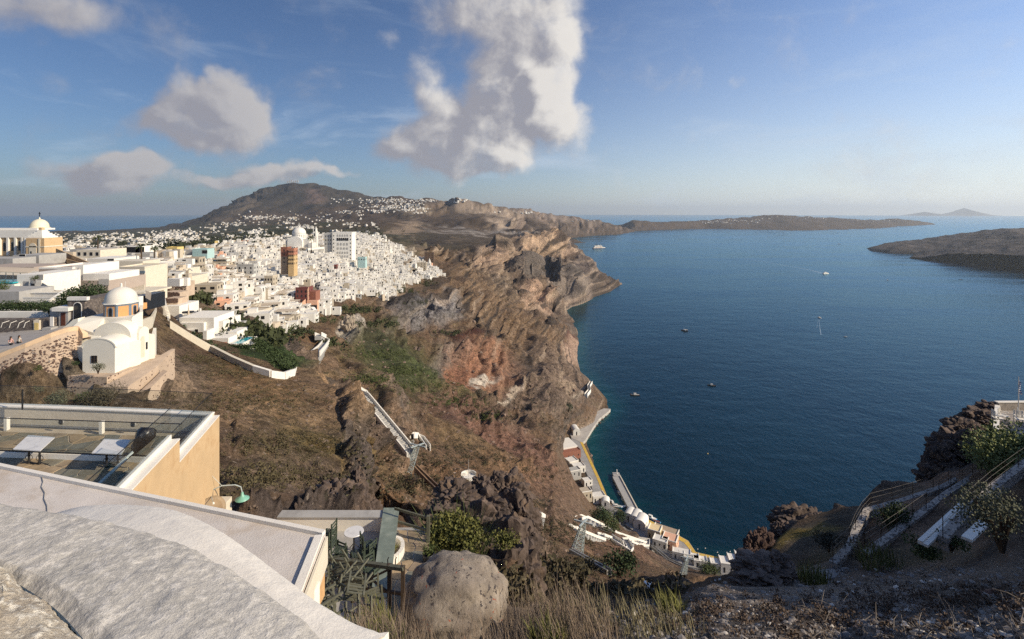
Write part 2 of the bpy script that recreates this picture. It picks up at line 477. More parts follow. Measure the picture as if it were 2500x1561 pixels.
disp += mt * ((1 - 2.2 * np.abs(perlin(XG / 420, YG / 900, Z / 900))) * 15 + (1 - 2.2 * np.abs(perlin(XG / 170 + 3, YG / 420, Z / 400))) * 7)
disp *= np.clip((Z + 6) / 4, 0, 1)
disp *= np.where((YG > 1250) & (YG < 2300) & (UU > 1325), .35, 1)
disp *= np.where((YG < 70) & (XG > 4), .35, 1)
disp *= 1 - plat * .8
XD, YD, ZD = XG + NX * disp, YG + NY * disp, Z + NZ * disp
print('terrain', round(time.time() - T0, 1))
# ------------------------------------------------------------------ ground colours
UU += (perlin(XG / YG * 18, np.log(YG) * 14, Z * 0 + .3) * 26 + perlin(XG / YG * 60, np.log(YG) * 50, Z * 0 + .3) * 10)
VV += (perlin(XG / YG * 20, np.log(YG) * 16, Z * 0 + 7.3) * 16 + perlin(XG / YG * 70, np.log(YG) * 60, Z * 0 + 5.3) * 7)


def rgb(*c):
    return np.array(c, dtype=np.float32)


n1 = perlin(XG / 90, YG / 90, Z / 60)
n2 = perlin(XG / 17 + 5, YG / 17, Z / 12)
n3 = perlin(XG / 4.2 + 9, YG / 4.2, Z / 3)
n4 = perlin(XG / 900 + 2, YG / 900, Z / 500)
CG = np.zeros(Z.shape + (3,), np.float32)
CG[:] = rgb(.150, .088, .047)


def lay(mask, c, k=1.0):
    m = np.clip(mask * k, 0, 1)[..., None]
    CG[:] = CG * (1 - m) + rgb(*c) * m


lay(np.clip(n1 * 2.2 + n2 * .9, 0, 1), (.175, .112, .062), .8)
lay(np.clip(-n1 * 2 + n2, 0, 1), (.10, .066, .044), .7)
lay(np.clip(n2 * 2 + n3 * 1.2 - .35, 0, 1), (.19, .13, .05), .45)
lay(np.clip(-n2 * 2 + n3 * 1.4 - .5, 0, 1) * (1 - rocky), (.06, .058, .026), .6)
lay(rocky * np.clip(.8 + n2, 0, 1), (.125, .092, .070), .85)
lay(rocky * np.clip(n3 * 2 + n2, 0, 1), (.05, .042, .038), .8)
# far: plateau, quarry, plain
farm = np.clip((YG - 900) / 300, 0, 1)
lay(farm * (1 - steep), (.088, .064, .046), .85)
lay(farm * np.clip(steep * 1.4, 0, 1), (.20, .15, .115), .8)
strat = perlin(XG / 900, YG / 900, Z / 11) + .5 * perlin(XG / 500, YG / 500, Z / 4)
lay(farm * np.clip(steep * 1.4, 0, 1) * np.clip(strat * 3, 0, 1), (.10, .072, .058), .8)
lay(farm * np.clip(steep * 1.4, 0, 1) * np.clip(-strat * 3 - .6, 0, 1), (.30, .20, .14), .7)
pn = perlin(XG / 170, YG / 260, Z * 0 + 4)
plain = blob(400, 575, 640, 45, 0, .3, 420, 7e3) * (XG < .02 * YG - 60)
lay(plain, (.058, .060, .032), .95)
lay(plain * np.clip(pn * 4 - .5, 0, 1), (.11, .088, .052), .8)
lay(plain * np.clip(-pn * 4 - 1, 0, 1), (.030, .040, .018), .8)
# the mountain
mount = np.clip((YG - 4600) / 500, 0, 1) * (XG < -1200) * (XG > -5200)
lay(mount, (.050, .043, .034), .95)
lay(mount * np.clip(perlin(XG / 150, YG / 300, Z / 300) * 3, 0, 1), (.082, .066, .046), .7)
for b, c, k in [
    ((570,498,60,12,-30,.6,4000,9e3), (.17,.13,.09), .8), ((745,470,30,16,0,.6,5000,9e3), (.20,.13,.10), .7),
    ((1150,497,100,17,8,.5,3000,4500), (.34,.26,.19), .7), ((985,500,28,12,0,.5,3000,4500), (.32,.25,.17), .9),
    ((1195,535,30,18,0,.5,2000,3000), (.34,.26,.19), .9), ((1135,547,120,5,2,.6,1500,3000), (.30,.26,.22), .9), ((950,545,52,14,-18,.5,1500,3000), (.32,.23,.15), .95),
    ((1320,505,120,12,8,.6,4000,6000), (.28,.22,.18), .6), ((1020,575,110,10,0,.6,1200,2500), (.055,.042,.034), .8), ((1250,562,60,6,0,.6,1500,2500), (.05,.038,.032), .8),
    ((1265,598,110,22,-8,.35,1250,1800), (.40,.27,.17), .95), ((1160,625,45,40,-30,.4,1000,1500), (.30,.20,.13), .85), ((1380,625,30,45,30,.5,1300,1800), (.13,.10,.085), .7),
    ((1265,718,48,28,0,.35,900,1200), (.36,.23,.15), .9), ((1300,650,110,60,20,.5,1150,1500), (.12,.10,.085), .75), ((1330,690,60,20,-30,.5,1100,1400), (.26,.2,.15), .6),
    ((1160,700,60,60,40,.5,600,1100), (.16,.115,.075), .9), ((1200,760,200,40,42,.4,450,1100), (.175,.110,.062), .9),
    ((1000,745,85,34,0,.4,400,700), (.17,.155,.15), .9), ((1060,720,30,30,0,.5,400,700), (.24,.22,.21), .7), ((960,720,60,20,0,.5,400,700), (.05,.045,.042), .9),
    ((828,785,24,32,0,.3,200,420), (.36,.31,.25), .95), ((1093,808,44,13,-16,.4,300,700), (.048,.014,.011), .9), ((1345,800,14,18,0,.5,500,1300), (.085,.034,.027), .75),
    ((1350,838,30,30,30,.4,500,1300), (.34,.22,.15), .8), ((1060,870,60,35,0,.4,300,600), (.17,.14,.12), .7),
    ((1155,868,85,50,15,.4,300,700), (.26,.125,.068), .95), ((1095,900,40,40,60,.4,300,700), (.26,.115,.06), .95), ((1150,900,30,10,-8,.3,300,600), (.50,.43,.34), .9), ((1210,930,40,6,-25,.3,300,600), (.42,.34,.25), .9),
    ((1350,940,45,6,-28,.3,400,700), (.44,.36,.27), .9), ((1290,900,90,70,20,.5,350,700), (.15,.105,.075), .8),
    ((1040,925,190,26,33,.5,150,500), (.072,.080,.028), .95), ((930,860,110,60,25,.5,130,500), (.055,.065,.022), .85), ((1160,1000,130,14,33,.4,200,500), (.10,.115,.04), .9),
    ((900,800,60,40,0,.5,250,500), (.05,.055,.025), .8), ((1140,1010,150,40,30,.4,150,420), (.135,.070,.048), .9), ((1240,1090,110,50,40,.4,120,420), (.15,.078,.052), .9),
    ((1130,1060,140,26,28,.5,120,400), (.15,.095,.045), .8), ((1100,1130,140,60,0,.5,90,300), (.155,.088,.045), .8), ((1340,1150,60,90,20,.5,120,400), (.145,.088,.055), .8),
    ((1440,1290,110,30,15,.5,120,400), (.17,.09,.055), .8), ((1430,1330,60,20,15,.5,80,300), (.19,.11,.05), .8),
    ((650,950,210,60,0,.6,45,140), (.27,.17,.09), .85), ((620,910,120,40,20,.6,45,140), (.20,.115,.045), .7), ((700,1040,130,70,0,.6,40,120), (.15,.105,.055), .7),
    ((750,1050,90,30,35,.6,40,120), (.17,.12,.03), .6), ((640,1130,160,40,0,.6,30,90), (.17,.12,.08), .8), ((700,1210,180,30,0,.4,25,80), (.075,.058,.050), .95), ((855,1060,34,130,5,.4,40,110), (.085,.068,.058), .95),
    ((950,1190,90,60,0,.6,30,110), (.16,.088,.042), .8), ((250,900,90,70,0,.6,40,60), (.10,.085,.06), .8), ((420,900,60,90,0,.6,45,90), (.24,.17,.11), .7),
    ((640,840,80,35,20,.25,108,140), (.035,.055,.015), 1.0), ((430,700,60,60,0,.5,140,300), (.22,.16,.11), .7),
    ((1840,1450,700,140,0,.5,3,22), (.26,.21,.17), .95), ((1950,1260,120,40,-20,.5,18,60), (.085,.078,.062), .8), ((1890,1270,90,12,-15,.5,18,60), (.24,.17,.02), .7),
    ((2200,1230,220,90,-30,.5,18,60), (.25,.155,.10), .9), ((2120,1310,160,22,0,.5,16,40), (.11,.10,.04), .5), ((2330,1010,120,60,-50,.5,30,80), (.13,.10,.085), .85),
    ((1450,1430,200,60,0,.5,10,60), (.11,.085,.065), .7),
]:
    lay(blob(*b), c, k)
town_m = np.zeros(Z.shape, bool)
_T = [(352, 640), (450, 600), (520, 588), (660, 570), (860, 560), (925, 582), (975, 600), (1046, 652), (950, 672), (915, 706), (845, 690), (838, 704), (780, 710), (742, 750), (700, 768), (668, 794), (604, 786), (560, 748), (486, 700), (452, 690), (430, 668), (380, 672)]
for _i in range(len(_T)):
    (x0, y0), (x1, y1) = _T[_i], _T[_i - 1]
    town_m ^= ((y0 > VV) != (y1 > VV)) & (UU < (x1 - x0) * (VV - y0) / (y1 - y0) + x0)
town_m = town_m * 1.0 * (YG > 150) * (YG < 950)
lay(town_m, (.30, .25, .19), .7)
lay((np.abs(Z - 2.4) < 1.2) * (YG > 290) * (YG < 520) * (UU < 1790) * np.clip((XG - 60) / 5, 0, 1), (.26, .25, .24), .9)
s2_ = perlin(XG / 350, YG / 350, Z / 4.5) + .5 * perlin(XG / 150, YG / 150, Z / 1.9)
bm_ = np.clip((YG - 420) / 150, 0, 1) * (YG < 2400) * (1 - town_m) * np.clip(_gz * 2.2, 0, 1)
lay(bm_ * np.clip(s2_ * 3.2 - .5, 0, 1), (.040, .032, .028), .85)
lay(bm_ * np.clip(-s2_ * 3.2 - .9, 0, 1), (.34, .25, .17), .65)
nn = np.clip(1 + .16 * n3 + .12 * n2, .6, 1.4)[..., None]
CG *= nn
CG *= np.where(YG > 250, .69, .78)[..., None].astype(np.float32)
CG[...] = CG * .88 + CG.mean(axis=2, keepdims=True) * .12
np.clip(CG, .012, .7, out=CG)
vegm = np.clip((CG[..., 1] - CG[..., 0] * .9) * 30, 0, 1)


# ------------------------------------------------------------------ materials
MATS = {}


def new_mat(name):
    m = bpy.data.materials.new(name)
    m.use_nodes = True
    t = m.node_tree
    return m, t, t.nodes['Principled BSDF']


def bump(t, bsdf, h, strength=.5, dist=.1, nrm=None):
    b = t.nodes.new('ShaderNodeBump')
    b.inputs['Strength'].default_value = strength
    b.inputs['Distance'].default_value = dist
    t.links.new(h, b.inputs['Height'])
    if nrm is not None:
        t.links.new(nrm, b.inputs['Normal'])
    t.links.new(b.outputs[0], bsdf.inputs['Normal'])
    return b.outputs[0]


def objpos(t, world_space=False):
    if world_space:
        return t.nodes.new('ShaderNodeNewGeometry').outputs['Position']
    return t.nodes.new('ShaderNodeTexCoord').outputs['Object']


def ground_mat():
    m, t, b = new_mat('ground')
    pos = objpos(t, True)
    at = t.nodes.new('ShaderNodeVertexColor')
    at.layer_name = 'tint'
    camd = t.nodes.new('ShaderNodeVectorMath')
    camd.operation = 'LENGTH'
    sub = vmath(t, 'SUBTRACT', pos, (0, 0, 212))
    t.links.new(sub, camd.inputs[0])
    d = camd.outputs['Value']
    a1 = noise(t, pos, .35, 8, .68)
    a2 = noise(t, pos, 1.9, 7, .7)
    a3 = noise(t, pos, 9.0, 5, .7)
    far = maprange(t, d, 40, 300)
    near = maprange(t, d, 14, 60)
    fine = mixc(t, near, a3, a2)
    v1 = maprange(t, a1, .33, .67, .5, 1.5)
    v2 = maprange(t, fine, .33, .67, .42, 1.6)
    vv = mathn(t, 'MULTIPLY', v1, v2)
    comb = t.nodes.new('ShaderNodeCombineXYZ')
    for i in range(3):
        t.links.new(vv, comb.inputs[i])
    c = mixc(t, 1.0, at.outputs[0], comb.outputs[0], 'MULTIPLY')
    # broken rock: dark cracks and pale faces where the ground is rocky
    rk = noise(t, vmath(t, 'MULTIPLY', pos, (1, 1, 1.7)), .11, 9, .68, .5, kind='RIDGED_MULTIFRACTAL')
    rkn = maprange(t, rk, .25, 1.5, 1.45, .35)
    rc = t.nodes.new('ShaderNodeCombineXYZ')
    for i in range(3):
        t.links.new(rkn, rc.inputs[i])
    crk = mixc(t, 1.0, c, rc.outputs[0], 'MULTIPLY')
    c = mixc(t, maprange(t, at.outputs[1], 0, .6, .25, .95), c, crk)
    # scrub specks
    sp = noise(t, pos, .45, 5, .75, .4)
    c = mixc(t, mathn(t, 'MULTIPLY', maprange(t, sp, .56, .64, 0, .75, True), maprange(t, d, 30, 120)), c, (.038, .034, .018))
    # pale stones and dark grit
    vo = t.nodes.new('ShaderNodeTexVoronoi')
    vo.inputs['Scale'].default_value = 1.1
    t.links.new(vmath(t, 'ADD', pos, noise(t, pos, 2.0, 2, .5, out=1)), vo.inputs['Vector'])
    rnd = t.nodes.new('ShaderNodeSeparateColor')
    t.links.new(vo.outputs['Color'], rnd.inputs[0])
    stone = mathn(t, 'MULTIPLY', mathn(t, 'LESS_THAN', vo.outputs['Distance'], .17), mathn(t, 'GREATER_THAN', rnd.outputs[0], .78))
    c = mixc(t, mathn(t, 'MULTIPLY', stone, .55), c, (.36, .30, .24))
    vo2 = t.nodes.new('ShaderNodeTexVoronoi')
    vo2.inputs['Scale'].default_value = .28
    t.links.new(vmath(t, 'ADD', pos, noise(t, pos, .6, 3, .5, out=1)), vo2.inputs['Vector'])
    rnd2 = t.nodes.new('ShaderNodeSeparateColor')
    t.links.new(vo2.outputs['Color'], rnd2.inputs[0])
    dk = mathn(t, 'MULTIPLY', mathn(t, 'LESS_THAN', vo2.outputs['Distance'], .26), mathn(t, 'GREATER_THAN', rnd2.outputs[0], .72))
    c = mixc(t, mathn(t, 'MULTIPLY', dk, .5), c, (.045, .042, .026))
    t.links.new(c, b.inputs['Base Color'])
    b.inputs['Roughness'].default_value = .95
    b.inputs['Specular IOR Level'].default_value = .15
    bb = t.nodes.new('ShaderNodeBump')
    bb.inputs['Strength'].default_value = .9
    bb.inputs['Distance'].default_value = 2.2
    t.links.new(mathn(t, 'MULTIPLY_ADD', rk, maprange(t, at.outputs[1], 0, .6, -.15, -1.1), a1), bb.inputs['Height'])
    b2 = t.nodes.new('ShaderNodeBump')
    b2.inputs['Strength'].default_value = .75
    b2.inputs['Distance'].default_value = .28
    t.links.new(a2, b2.inputs['Height'])
    t.links.new(bb.outputs[0], b2.inputs['Normal'])
    bump(t, b, a3, .6, .05, b2.outputs[0])
    return m


GROUND = ground_mat()


def smooth_mesh(me):
    me.polygons.foreach_set('use_smooth', np.ones(len(me.polygons), bool))


def set_tint(me, cols):
    a = me.color_attributes.new('tint', 'FLOAT_COLOR', 'POINT')
    c = np.ones((len(cols), 4), np.float32)
    c[:, :cols.shape[1]] = cols
    a.data.foreach_set('color', c.ravel())


def grid_mesh(name, X, Y, Zz, C, mat, keep=None):
    nr, nc = X.shape
    idx = np.arange(nr * nc).reshape(nr, nc)
    q = np.stack([idx[:-1, :-1], idx[:-1, 1:], idx[1:, 1:], idx[1:, :-1]], -1).reshape(-1, 4)
    if keep is not None:
        k = (keep[:-1, :-1] | keep[:-1, 1:] | keep[1:, 1:] | keep[1:, :-1]).reshape(-1)
        q = q[k]
    used = np.zeros(nr * nc, bool)
    used[q.ravel()] = True
    remap = np.cumsum(used) - 1
    q = remap[q]
    co = np.stack([X, Y, Zz], -1).reshape(-1, 3)[used]
    me = bpy.data.meshes.new(name)
    me.vertices.add(len(co))
    me.vertices.foreach_set('co', co.astype(np.float32).ravel())
    me.loops.add(q.size)
    me.loops.foreach_set('vertex_index', q.astype(np.int32).ravel())
    me.polygons.add(len(q))
    me.polygons.foreach_set('loop_start', np.arange(0, q.size, 4, dtype=np.int32))
    me.polygons.foreach_set('loop_total', np.full(len(q), 4, np.int32))
    me.update()
    smooth_mesh(me)
    set_tint(me, C.reshape(-1, C.shape[-1])[used])
    me.materials.append(mat)
    ob = bpy.data.objects.new(name, me)
    COL.objects.link(ob)
    return ob


OB = grid_mesh('ground', XD, YD, ZD, np.concatenate([CG, rocky[..., None].astype(np.float32)], -1), GROUND, ZD > -5)
OB['kind'] = 'structure'
# ray lookup on a coarser copy
cs = 3
gx, gy, gz = XD[::cs, ::cs], YD[::cs, ::cs], ZD[::cs, ::cs]
_i = np.arange(gx.size).reshape(gx.shape)
_q = np.stack([_i[:-1, :-1], _i[:-1, 1:], _i[1:, 1:], _i[1:, :-1]], -1).reshape(-1, 4)
BVH = BVHTree.FromPolygons(np.stack([gx, gy, gz], -1).reshape(-1, 3).tolist(), _q.tolist())
CAM = Vector((0, 0, H0))


def hit(u, v):
    """the point of the ground seen at (u, v)"""
    h = BVH.ray_cast(CAM, direction(u, v), 20000)
    return h[0]


def gz_at(x, y, default=0.0):
    h = BVH.ray_cast(Vector((x, y, 2000)), Vector((0, 0, -1)))
    return h[0].z if h[0] else default


print('ground', round(time.time() - T0, 1), len(OB.data.polygons))


def seat(u, v, Y, lift=.45):
    h = hit(u, v)
    y = h.y if h is not None and .55 < h.y / Y < 1.5 else Y
    return P(u, v, y * .992) + Vector((0, 0, lift * .5))


# ------------------------------------------------------------------ sea
def sea_mat():
    m, t, b = new_mat('sea_water')
    pos = objpos(t, True)
    lw = t.nodes.new('ShaderNodeLayerWeight')
    big = noise(t, vmath(t, 'MULTIPLY', pos, (1, .35, 1)), .004, 5, .6, .4)
    c = mixc(t, maprange(t, big, .35, .65), (.0003, .0085, .0135), (.0006, .013, .020))
    # shallow green edge near the old port
    at = t.nodes.new('ShaderNodeVertexColor')
    at.layer_name = 'tint'
    shal = t.nodes.new('ShaderNodeSeparateColor')
    t.links.new(at.outputs[0], shal.inputs[0])
    c = mixc(t, mathn(t, 'MULTIPLY', shal.outputs[0], maprange(t, noise(t, pos, .03, 5, .6), .3, .7, .5, 1)), c, (.002, .045, .042))
    t.links.new(c, b.inputs['Base Color'])
    b.inputs['Specular Tint'].default_value = (.10, .46, .72, 1)
    b.inputs['Roughness'].default_value = .18
    b.inputs['IOR'].default_value = 1.333
    w = noise(t, vmath(t, 'MULTIPLY', pos, (1, .6, 1)), .16, 5, .62, .3)
    w2 = noise(t, vmath(t, 'MULTIPLY', pos, (.7, 1, 1)), .035, 4, .55, .3)
    bb = t.nodes.new('ShaderNodeBump')
    bb.inputs['Strength'].default_value = 1.0
    bb.inputs['Distance'].default_value = 1.1
    t.links.new(w2, bb.inputs['Height'])
    nrm = bump(t, b, w, 1.0, .55, bb.outputs[0])
    t.nodes.remove(b)
    df = t.nodes.new('ShaderNodeBsdfDiffuse')
    t.links.new(c, df.inputs['Color'])
    gl = t.nodes.new('ShaderNodeBsdfGlossy')
    gl.inputs['Color'].default_value = (.50, .78, .95, 1)
    t.links.new(maprange(t, noise(t, vmath(t, 'MULTIPLY', pos, (.25, 1, 1)), .006, 6, .62, 1.2), .38, .62, .11, .25), gl.inputs['Roughness'])
    fr = t.nodes.new('ShaderNodeFresnel')
    fr.inputs[0].default_value = 1.333
    for q in (df, gl, fr):
        t.links.new(nrm, q.inputs['Normal'])
    mx = t.nodes.new('ShaderNodeMixShader')
    t.links.new(mathn(t, 'MULTIPLY', fr.outputs[0], .85), mx.inputs[0])
    t.links.new(df.outputs[0], mx.inputs[1])
    t.links.new(gl.outputs[0], mx.inputs[2])
    t.links.new(mx.outputs[0], t.nodes['Material Output'].inputs[0])
    return m


bm = bmesh.new()
ringv = []
nseg = 96
rad = [0, 150, 300, 420, 520, 700, 1000, 1600, 2600, 5000, 10000, 20000, 42000]
na = 180
co, cols = [], []
SHP = [Vector(((u - U0) / F * 220 * F / (v - V0), 220 * F / (v - V0))) for u, v in SHORE]
for r in rad:
    for k in range(na):
        a = 2 * math.pi * k / na
        co.append((r * math.sin(a), r * math.cos(a), 0))
rr_, aa_ = np.meshgrid(np.array([1, 60, 150, 200] + list(np.linspace(240, 520, 60)) + list(np.geomspace(535, 1700, 50)) + list(np.geomspace(2000, 42000, 16))), np.linspace(0, 2 * math.pi, 241), indexing='ij')
SXX, SYY = rr_ * np.sin(aa_), rr_ * np.cos(aa_)
sh = np.full(SXX.shape, 1e9)
for p0, p1 in zip(SHP[:-1], SHP[1:]):
    dx, dy = p1.x - p0.x, p1.y - p0.y
    tt = np.clip(((SXX - p0.x) * dx + (SYY - p0.y) * dy) / (dx * dx + dy * dy + 1e-6), 0, 1)
    sh = np.minimum(sh, np.hypot(SXX - p0.x - tt * dx, SYY - p0.y - tt * dy))
shc = np.clip(1 - sh / 26, 0, 1) ** 1.3 * (SYY > 380) + np.clip(1 - sh / 14, 0, 1) * (SYY <= 380) * .5
SEA = grid_mesh('sea', SXX, SYY, SXX * 0, np.stack([shc] * 3, -1), sea_mat())
SEA['kind'] = 'structure'
seabed = None
# ------------------------------------------------------------------ haze
hm = bpy.data.materials.new('haze')
hm.use_nodes = True
hm.node_tree.nodes.clear()
pv = hm.node_tree.nodes.new('ShaderNodeVolumePrincipled')
pv.inputs['Color'].default_value = (.84, .93, 1.0, 1)
pv.inputs['Density'].default_value = 3.4e-5
pv.inputs['Anisotropy'].default_value = .35
ho = hm.node_tree.nodes.new('ShaderNodeOutputMaterial')
hm.node_tree.links.new(pv.outputs[0], ho.inputs['Volume'])
HAZE_ON = True
if HAZE_ON:
    me = bpy.data.meshes.new('haze')
    b_ = bmesh.new()
    bmesh.ops.create_cube(b_, size=1)
    for v_ in b_.verts:
        v_.co = Vector((v_.co.x * 90000, v_.co.y * 90000, -1.5 if v_.co.z < 0 else 690))
    b_.to_mesh(me)
    b_.free()
    me.materials.append(hm)
    hz = bpy.data.objects.new('haze', me)
    hz['kind'] = 'stuff'
    COL.objects.link(hz)
# ================================================================== building helpers
class MB:
    """collects shapes for one mesh"""

    def __init__(self):
        self.v, self.f = [], []

    def add(self, vs, fs):
        n = len(self.v)
        self.v += [Vector(p) for p in vs]
        self.f += [tuple(i + n for i in f) for f in fs]
        return self

    def box(self, x0, x1, y0, y1, z0, z1):
        return self.add([(x0, y0, z0), (x1, y0, z0), (x1, y1, z0), (x0, y1, z0), (x0, y0, z1), (x1, y0, z1), (x1, y1, z1), (x0, y1, z1)],
                        [(0, 3, 2, 1), (4, 5, 6, 7), (0, 1, 5, 4), (1, 2, 6, 5), (2, 3, 7, 6), (3, 0, 4, 7)])

    def prism(self, poly, z0, z1):
        """poly: plan points; z0, z1 numbers or lists"""
        n = len(poly)
        a = [z0] * n if isinstance(z0, (int, float)) else z0
        b = [z1] * n if isinstance(z1, (int, float)) else z1
        area = sum(poly[i][0] * poly[(i + 1) % n][1] - poly[(i + 1) % n][0] * poly[i][1] for i in range(n))
        if area < 0:
            poly, a, b = poly[::-1], a[::-1], b[::-1]
        vs = [(p[0], p[1], h) for p, h in zip(poly, a)] + [(p[0], p[1], h) for p, h in zip(poly, b)]
        fs = [tuple(range(n - 1, -1, -1)), tuple(range(n, 2 * n))] + [(i, (i + 1) % n, n + (i + 1) % n, n + i) for i in range(n)]
        return self.add(vs, fs)

    def wall(self, p, q, th, z0, z1, side=0.0):
        """wall of thickness th along p-q; side -1/0/1 shifts the thickness"""
        p, q = Vector(p[:2]), Vector(q[:2])
        d = (q - p).normalized()
        n = Vector((-d.y, d.x))
        a, b = n * th * (side - 1) / 2, n * th * (side + 1) / 2
        return self.prism([tuple(p + a), tuple(q + a), tuple(q + b), tuple(p + b)], z0 if not isinstance(z0, (tuple, list)) else [z0[0], z0[1], z0[1], z0[0]], z1 if not isinstance(z1, (tuple, list)) else [z1[0], z1[1], z1[1], z1[0]])

    def bar(self, p, q, w, h=None):
        """square bar between two points"""
        p, q = Vector(p), Vector(q)
        h = h or w
        d = (q - p).normalized()
        up = Vector((0, 0, 1)) if abs(d.z) < .95 else Vector((0, 1, 0))
        s = d.cross(up).normalized()
        t = s.cross(d)
        vs = [e + s * (a * w / 2) + t * (b * h / 2) for e in (p, q) for a, b in ((-1, -1), (1, -1), (1, 1), (-1, 1))]
        return self.add(vs, [(3, 2, 1, 0), (4, 5, 6, 7), (0, 1, 5, 4), (1, 2, 6, 5), (2, 3, 7, 6), (3, 0, 4, 7)])

    def tube(self, path, r, seg=8):
        path = [Vector(p) for p in path]
        rs = r if isinstance(r, (list, tuple)) else [r] * len(path)
        base = len(self.v)
        prev = None
        for i, p in enumerate(path):
            d = (path[min(i + 1, len(path) - 1)] - path[max(i - 1, 0)]).normalized()
            if prev is None:
                s = d.cross(Vector((0, 0, 1)) if abs(d.z) < .9 else Vector((1, 0, 0))).normalized()
            else:
                s = (prev - d * prev.dot(d)).normalized()
            prev = s
            t = d.cross(s)
            for k in range(seg):
                a = 2 * math.pi * k / seg
                self.v.append(p + s * (math.cos(a) * rs[i]) + t * (math.sin(a) * rs[i]))
        for i in range(len(path) - 1):
            for k in range(seg):
                a, b = base + i * seg + k, base + i * seg + (k + 1) % seg
                self.f.append((a, b, b + seg, a + seg))
        self.f.append(tuple(base + k for k in range(seg - 1, -1, -1)))
        self.f.append(tuple(base + (len(path) - 1) * seg + k for k in range(seg)))
        return self

    def lathe(self, c, prof, seg=24, a0=0.0, a1=2 * math.pi):
        """prof: (radius, height) from bottom to top"""
        c = Vector(c)
        full = abs(a1 - a0 - 2 * math.pi) < 1e-6
        n = seg if full else seg + 1
        base = len(self.v)
        for r, h in prof:
            for k in range(n):
                a = a0 + (a1 - a0) * k / seg
                self.v.append(c + Vector((r * math.cos(a), r * math.sin(a), h)))
        for i in range(len(prof) - 1):
            for k in range(n if full else n - 1):
                a, b = base + i * n + k, base + i * n + (k + 1) % n
                self.f.append((a, b, b + n, a + n))
        return self

    def blobby(self, c, r, sub=2, rough=.25, freq=1.3, squash=(1, 1, 1), seed=0, sharp=1.0):
        t = bmesh.new()
        bmesh.ops.create_icosphere(t, subdivisions=sub, radius=1)
        vs = np.array([v.co[:] for v in t.verts])
        n = np.zeros(len(vs))
        f, a = freq, 1.0
        for o in range(4):
            n += a * (np.abs(perlin(vs[:, 0] * f + seed, vs[:, 1] * f, vs[:, 2] * f)) ** sharp * 2 - .6)
            f *= 2.1
            a *= .5
        vs = vs * (1 + rough * n)[:, None] * r * np.array(squash) + np.array(tuple(c))
        self.add([tuple(p) for p in vs], [tuple(v.index for v in f_.verts) for f_ in t.faces])
        t.free()
        return self

    def mesh(self, name, smooth=False):
        me = bpy.data.meshes.new(name)
        me.from_pydata([tuple(p) for p in self.v], [], self.f)
        if smooth:
            me.polygons.foreach_set('use_smooth', [True] * len(me.polygons))
        return me


def root_of(o):
    while o.parent:
        o = o.parent
    return o


def part(name, mb, m, parent=None, smooth=False, local=False, auto=None, tint=None):
    """one mesh object; coordinates are in the world unless local"""
    me = mb.mesh(name, smooth)
    if parent is not None and not local:
        off = root_of(parent).location
        me.transform(Matrix.Translation(-off))
    if auto:
        me.polygons.foreach_set('use_smooth', [True] * len(me.polygons))
        me.set_sharp_from_angle(angle=R(auto))
    for x in (m if isinstance(m, (list, tuple)) else [m]):
        me.materials.append(x)
    ob = bpy.data.objects.new(name, me)
    COL.objects.link(ob)
    if parent is not None:
        ob.parent = parent
    return ob


def thing(name, label, cat, loc=(0, 0, 0), rz=0.0, group=None):
    o = bpy.data.objects.new(name, None)
    o.empty_display_size = .3
    o.location = loc
    o.rotation_euler = (0, 0, rz)
    COL.objects.link(o)
    o['label'], o['category'] = label, cat
    if group:
        o['group'] = group
    return o


def tag(o, label, cat, group=None):
    o['label'], o['category'] = label, cat
    if group:
        o['group'] = group
    return o


def solo(name, mb, m, label, cat, base, group=None, smooth=False, auto=None):
    """a thing that is a single mesh, its origin at base"""
    base = Vector(base)
    me = mb.mesh(name, smooth)
    me.transform(Matrix.Translation(-base))
    if auto:
        me.polygons.foreach_set('use_smooth', [True] * len(me.polygons))
        me.set_sharp_from_angle(angle=R(auto))
    me.materials.append(m)
    o = bpy.data.objects.new(name, me)
    o.location = base
    COL.objects.link(o)
    return tag(o, label, cat, group)


KIDS = {}


def kids(o):
    return [c for c in ALLKIDS.get(o.name, [])]


def copy_thing(src, loc, rz=0.0, scale=1.0, label=None, group=None, tree=None):
    """tree: list of (object, parent index) made by snapshot()"""
    made = []
    for o, pi in tree:
        c = o.copy()
        COL.objects.link(c)
        if pi is not None:
            c.parent = made[pi]
        made.append(c)
    r = made[0]
    r.location = loc
    r.rotation_euler = (0, 0, rz)
    r.scale = (scale,) * 3 if isinstance(scale, (int, float)) else scale
    if label:
        r['label'] = label
    if group:
        r['group'] = group
    return r


def snapshot(root):
    out = [(root, None)]
    allo = list(COL.objects)
    i = 0
    while i < len(out):
        for c in allo:
            if c.parent == out[i][0]:
                out.append((c, i))
        i += 1
    return out


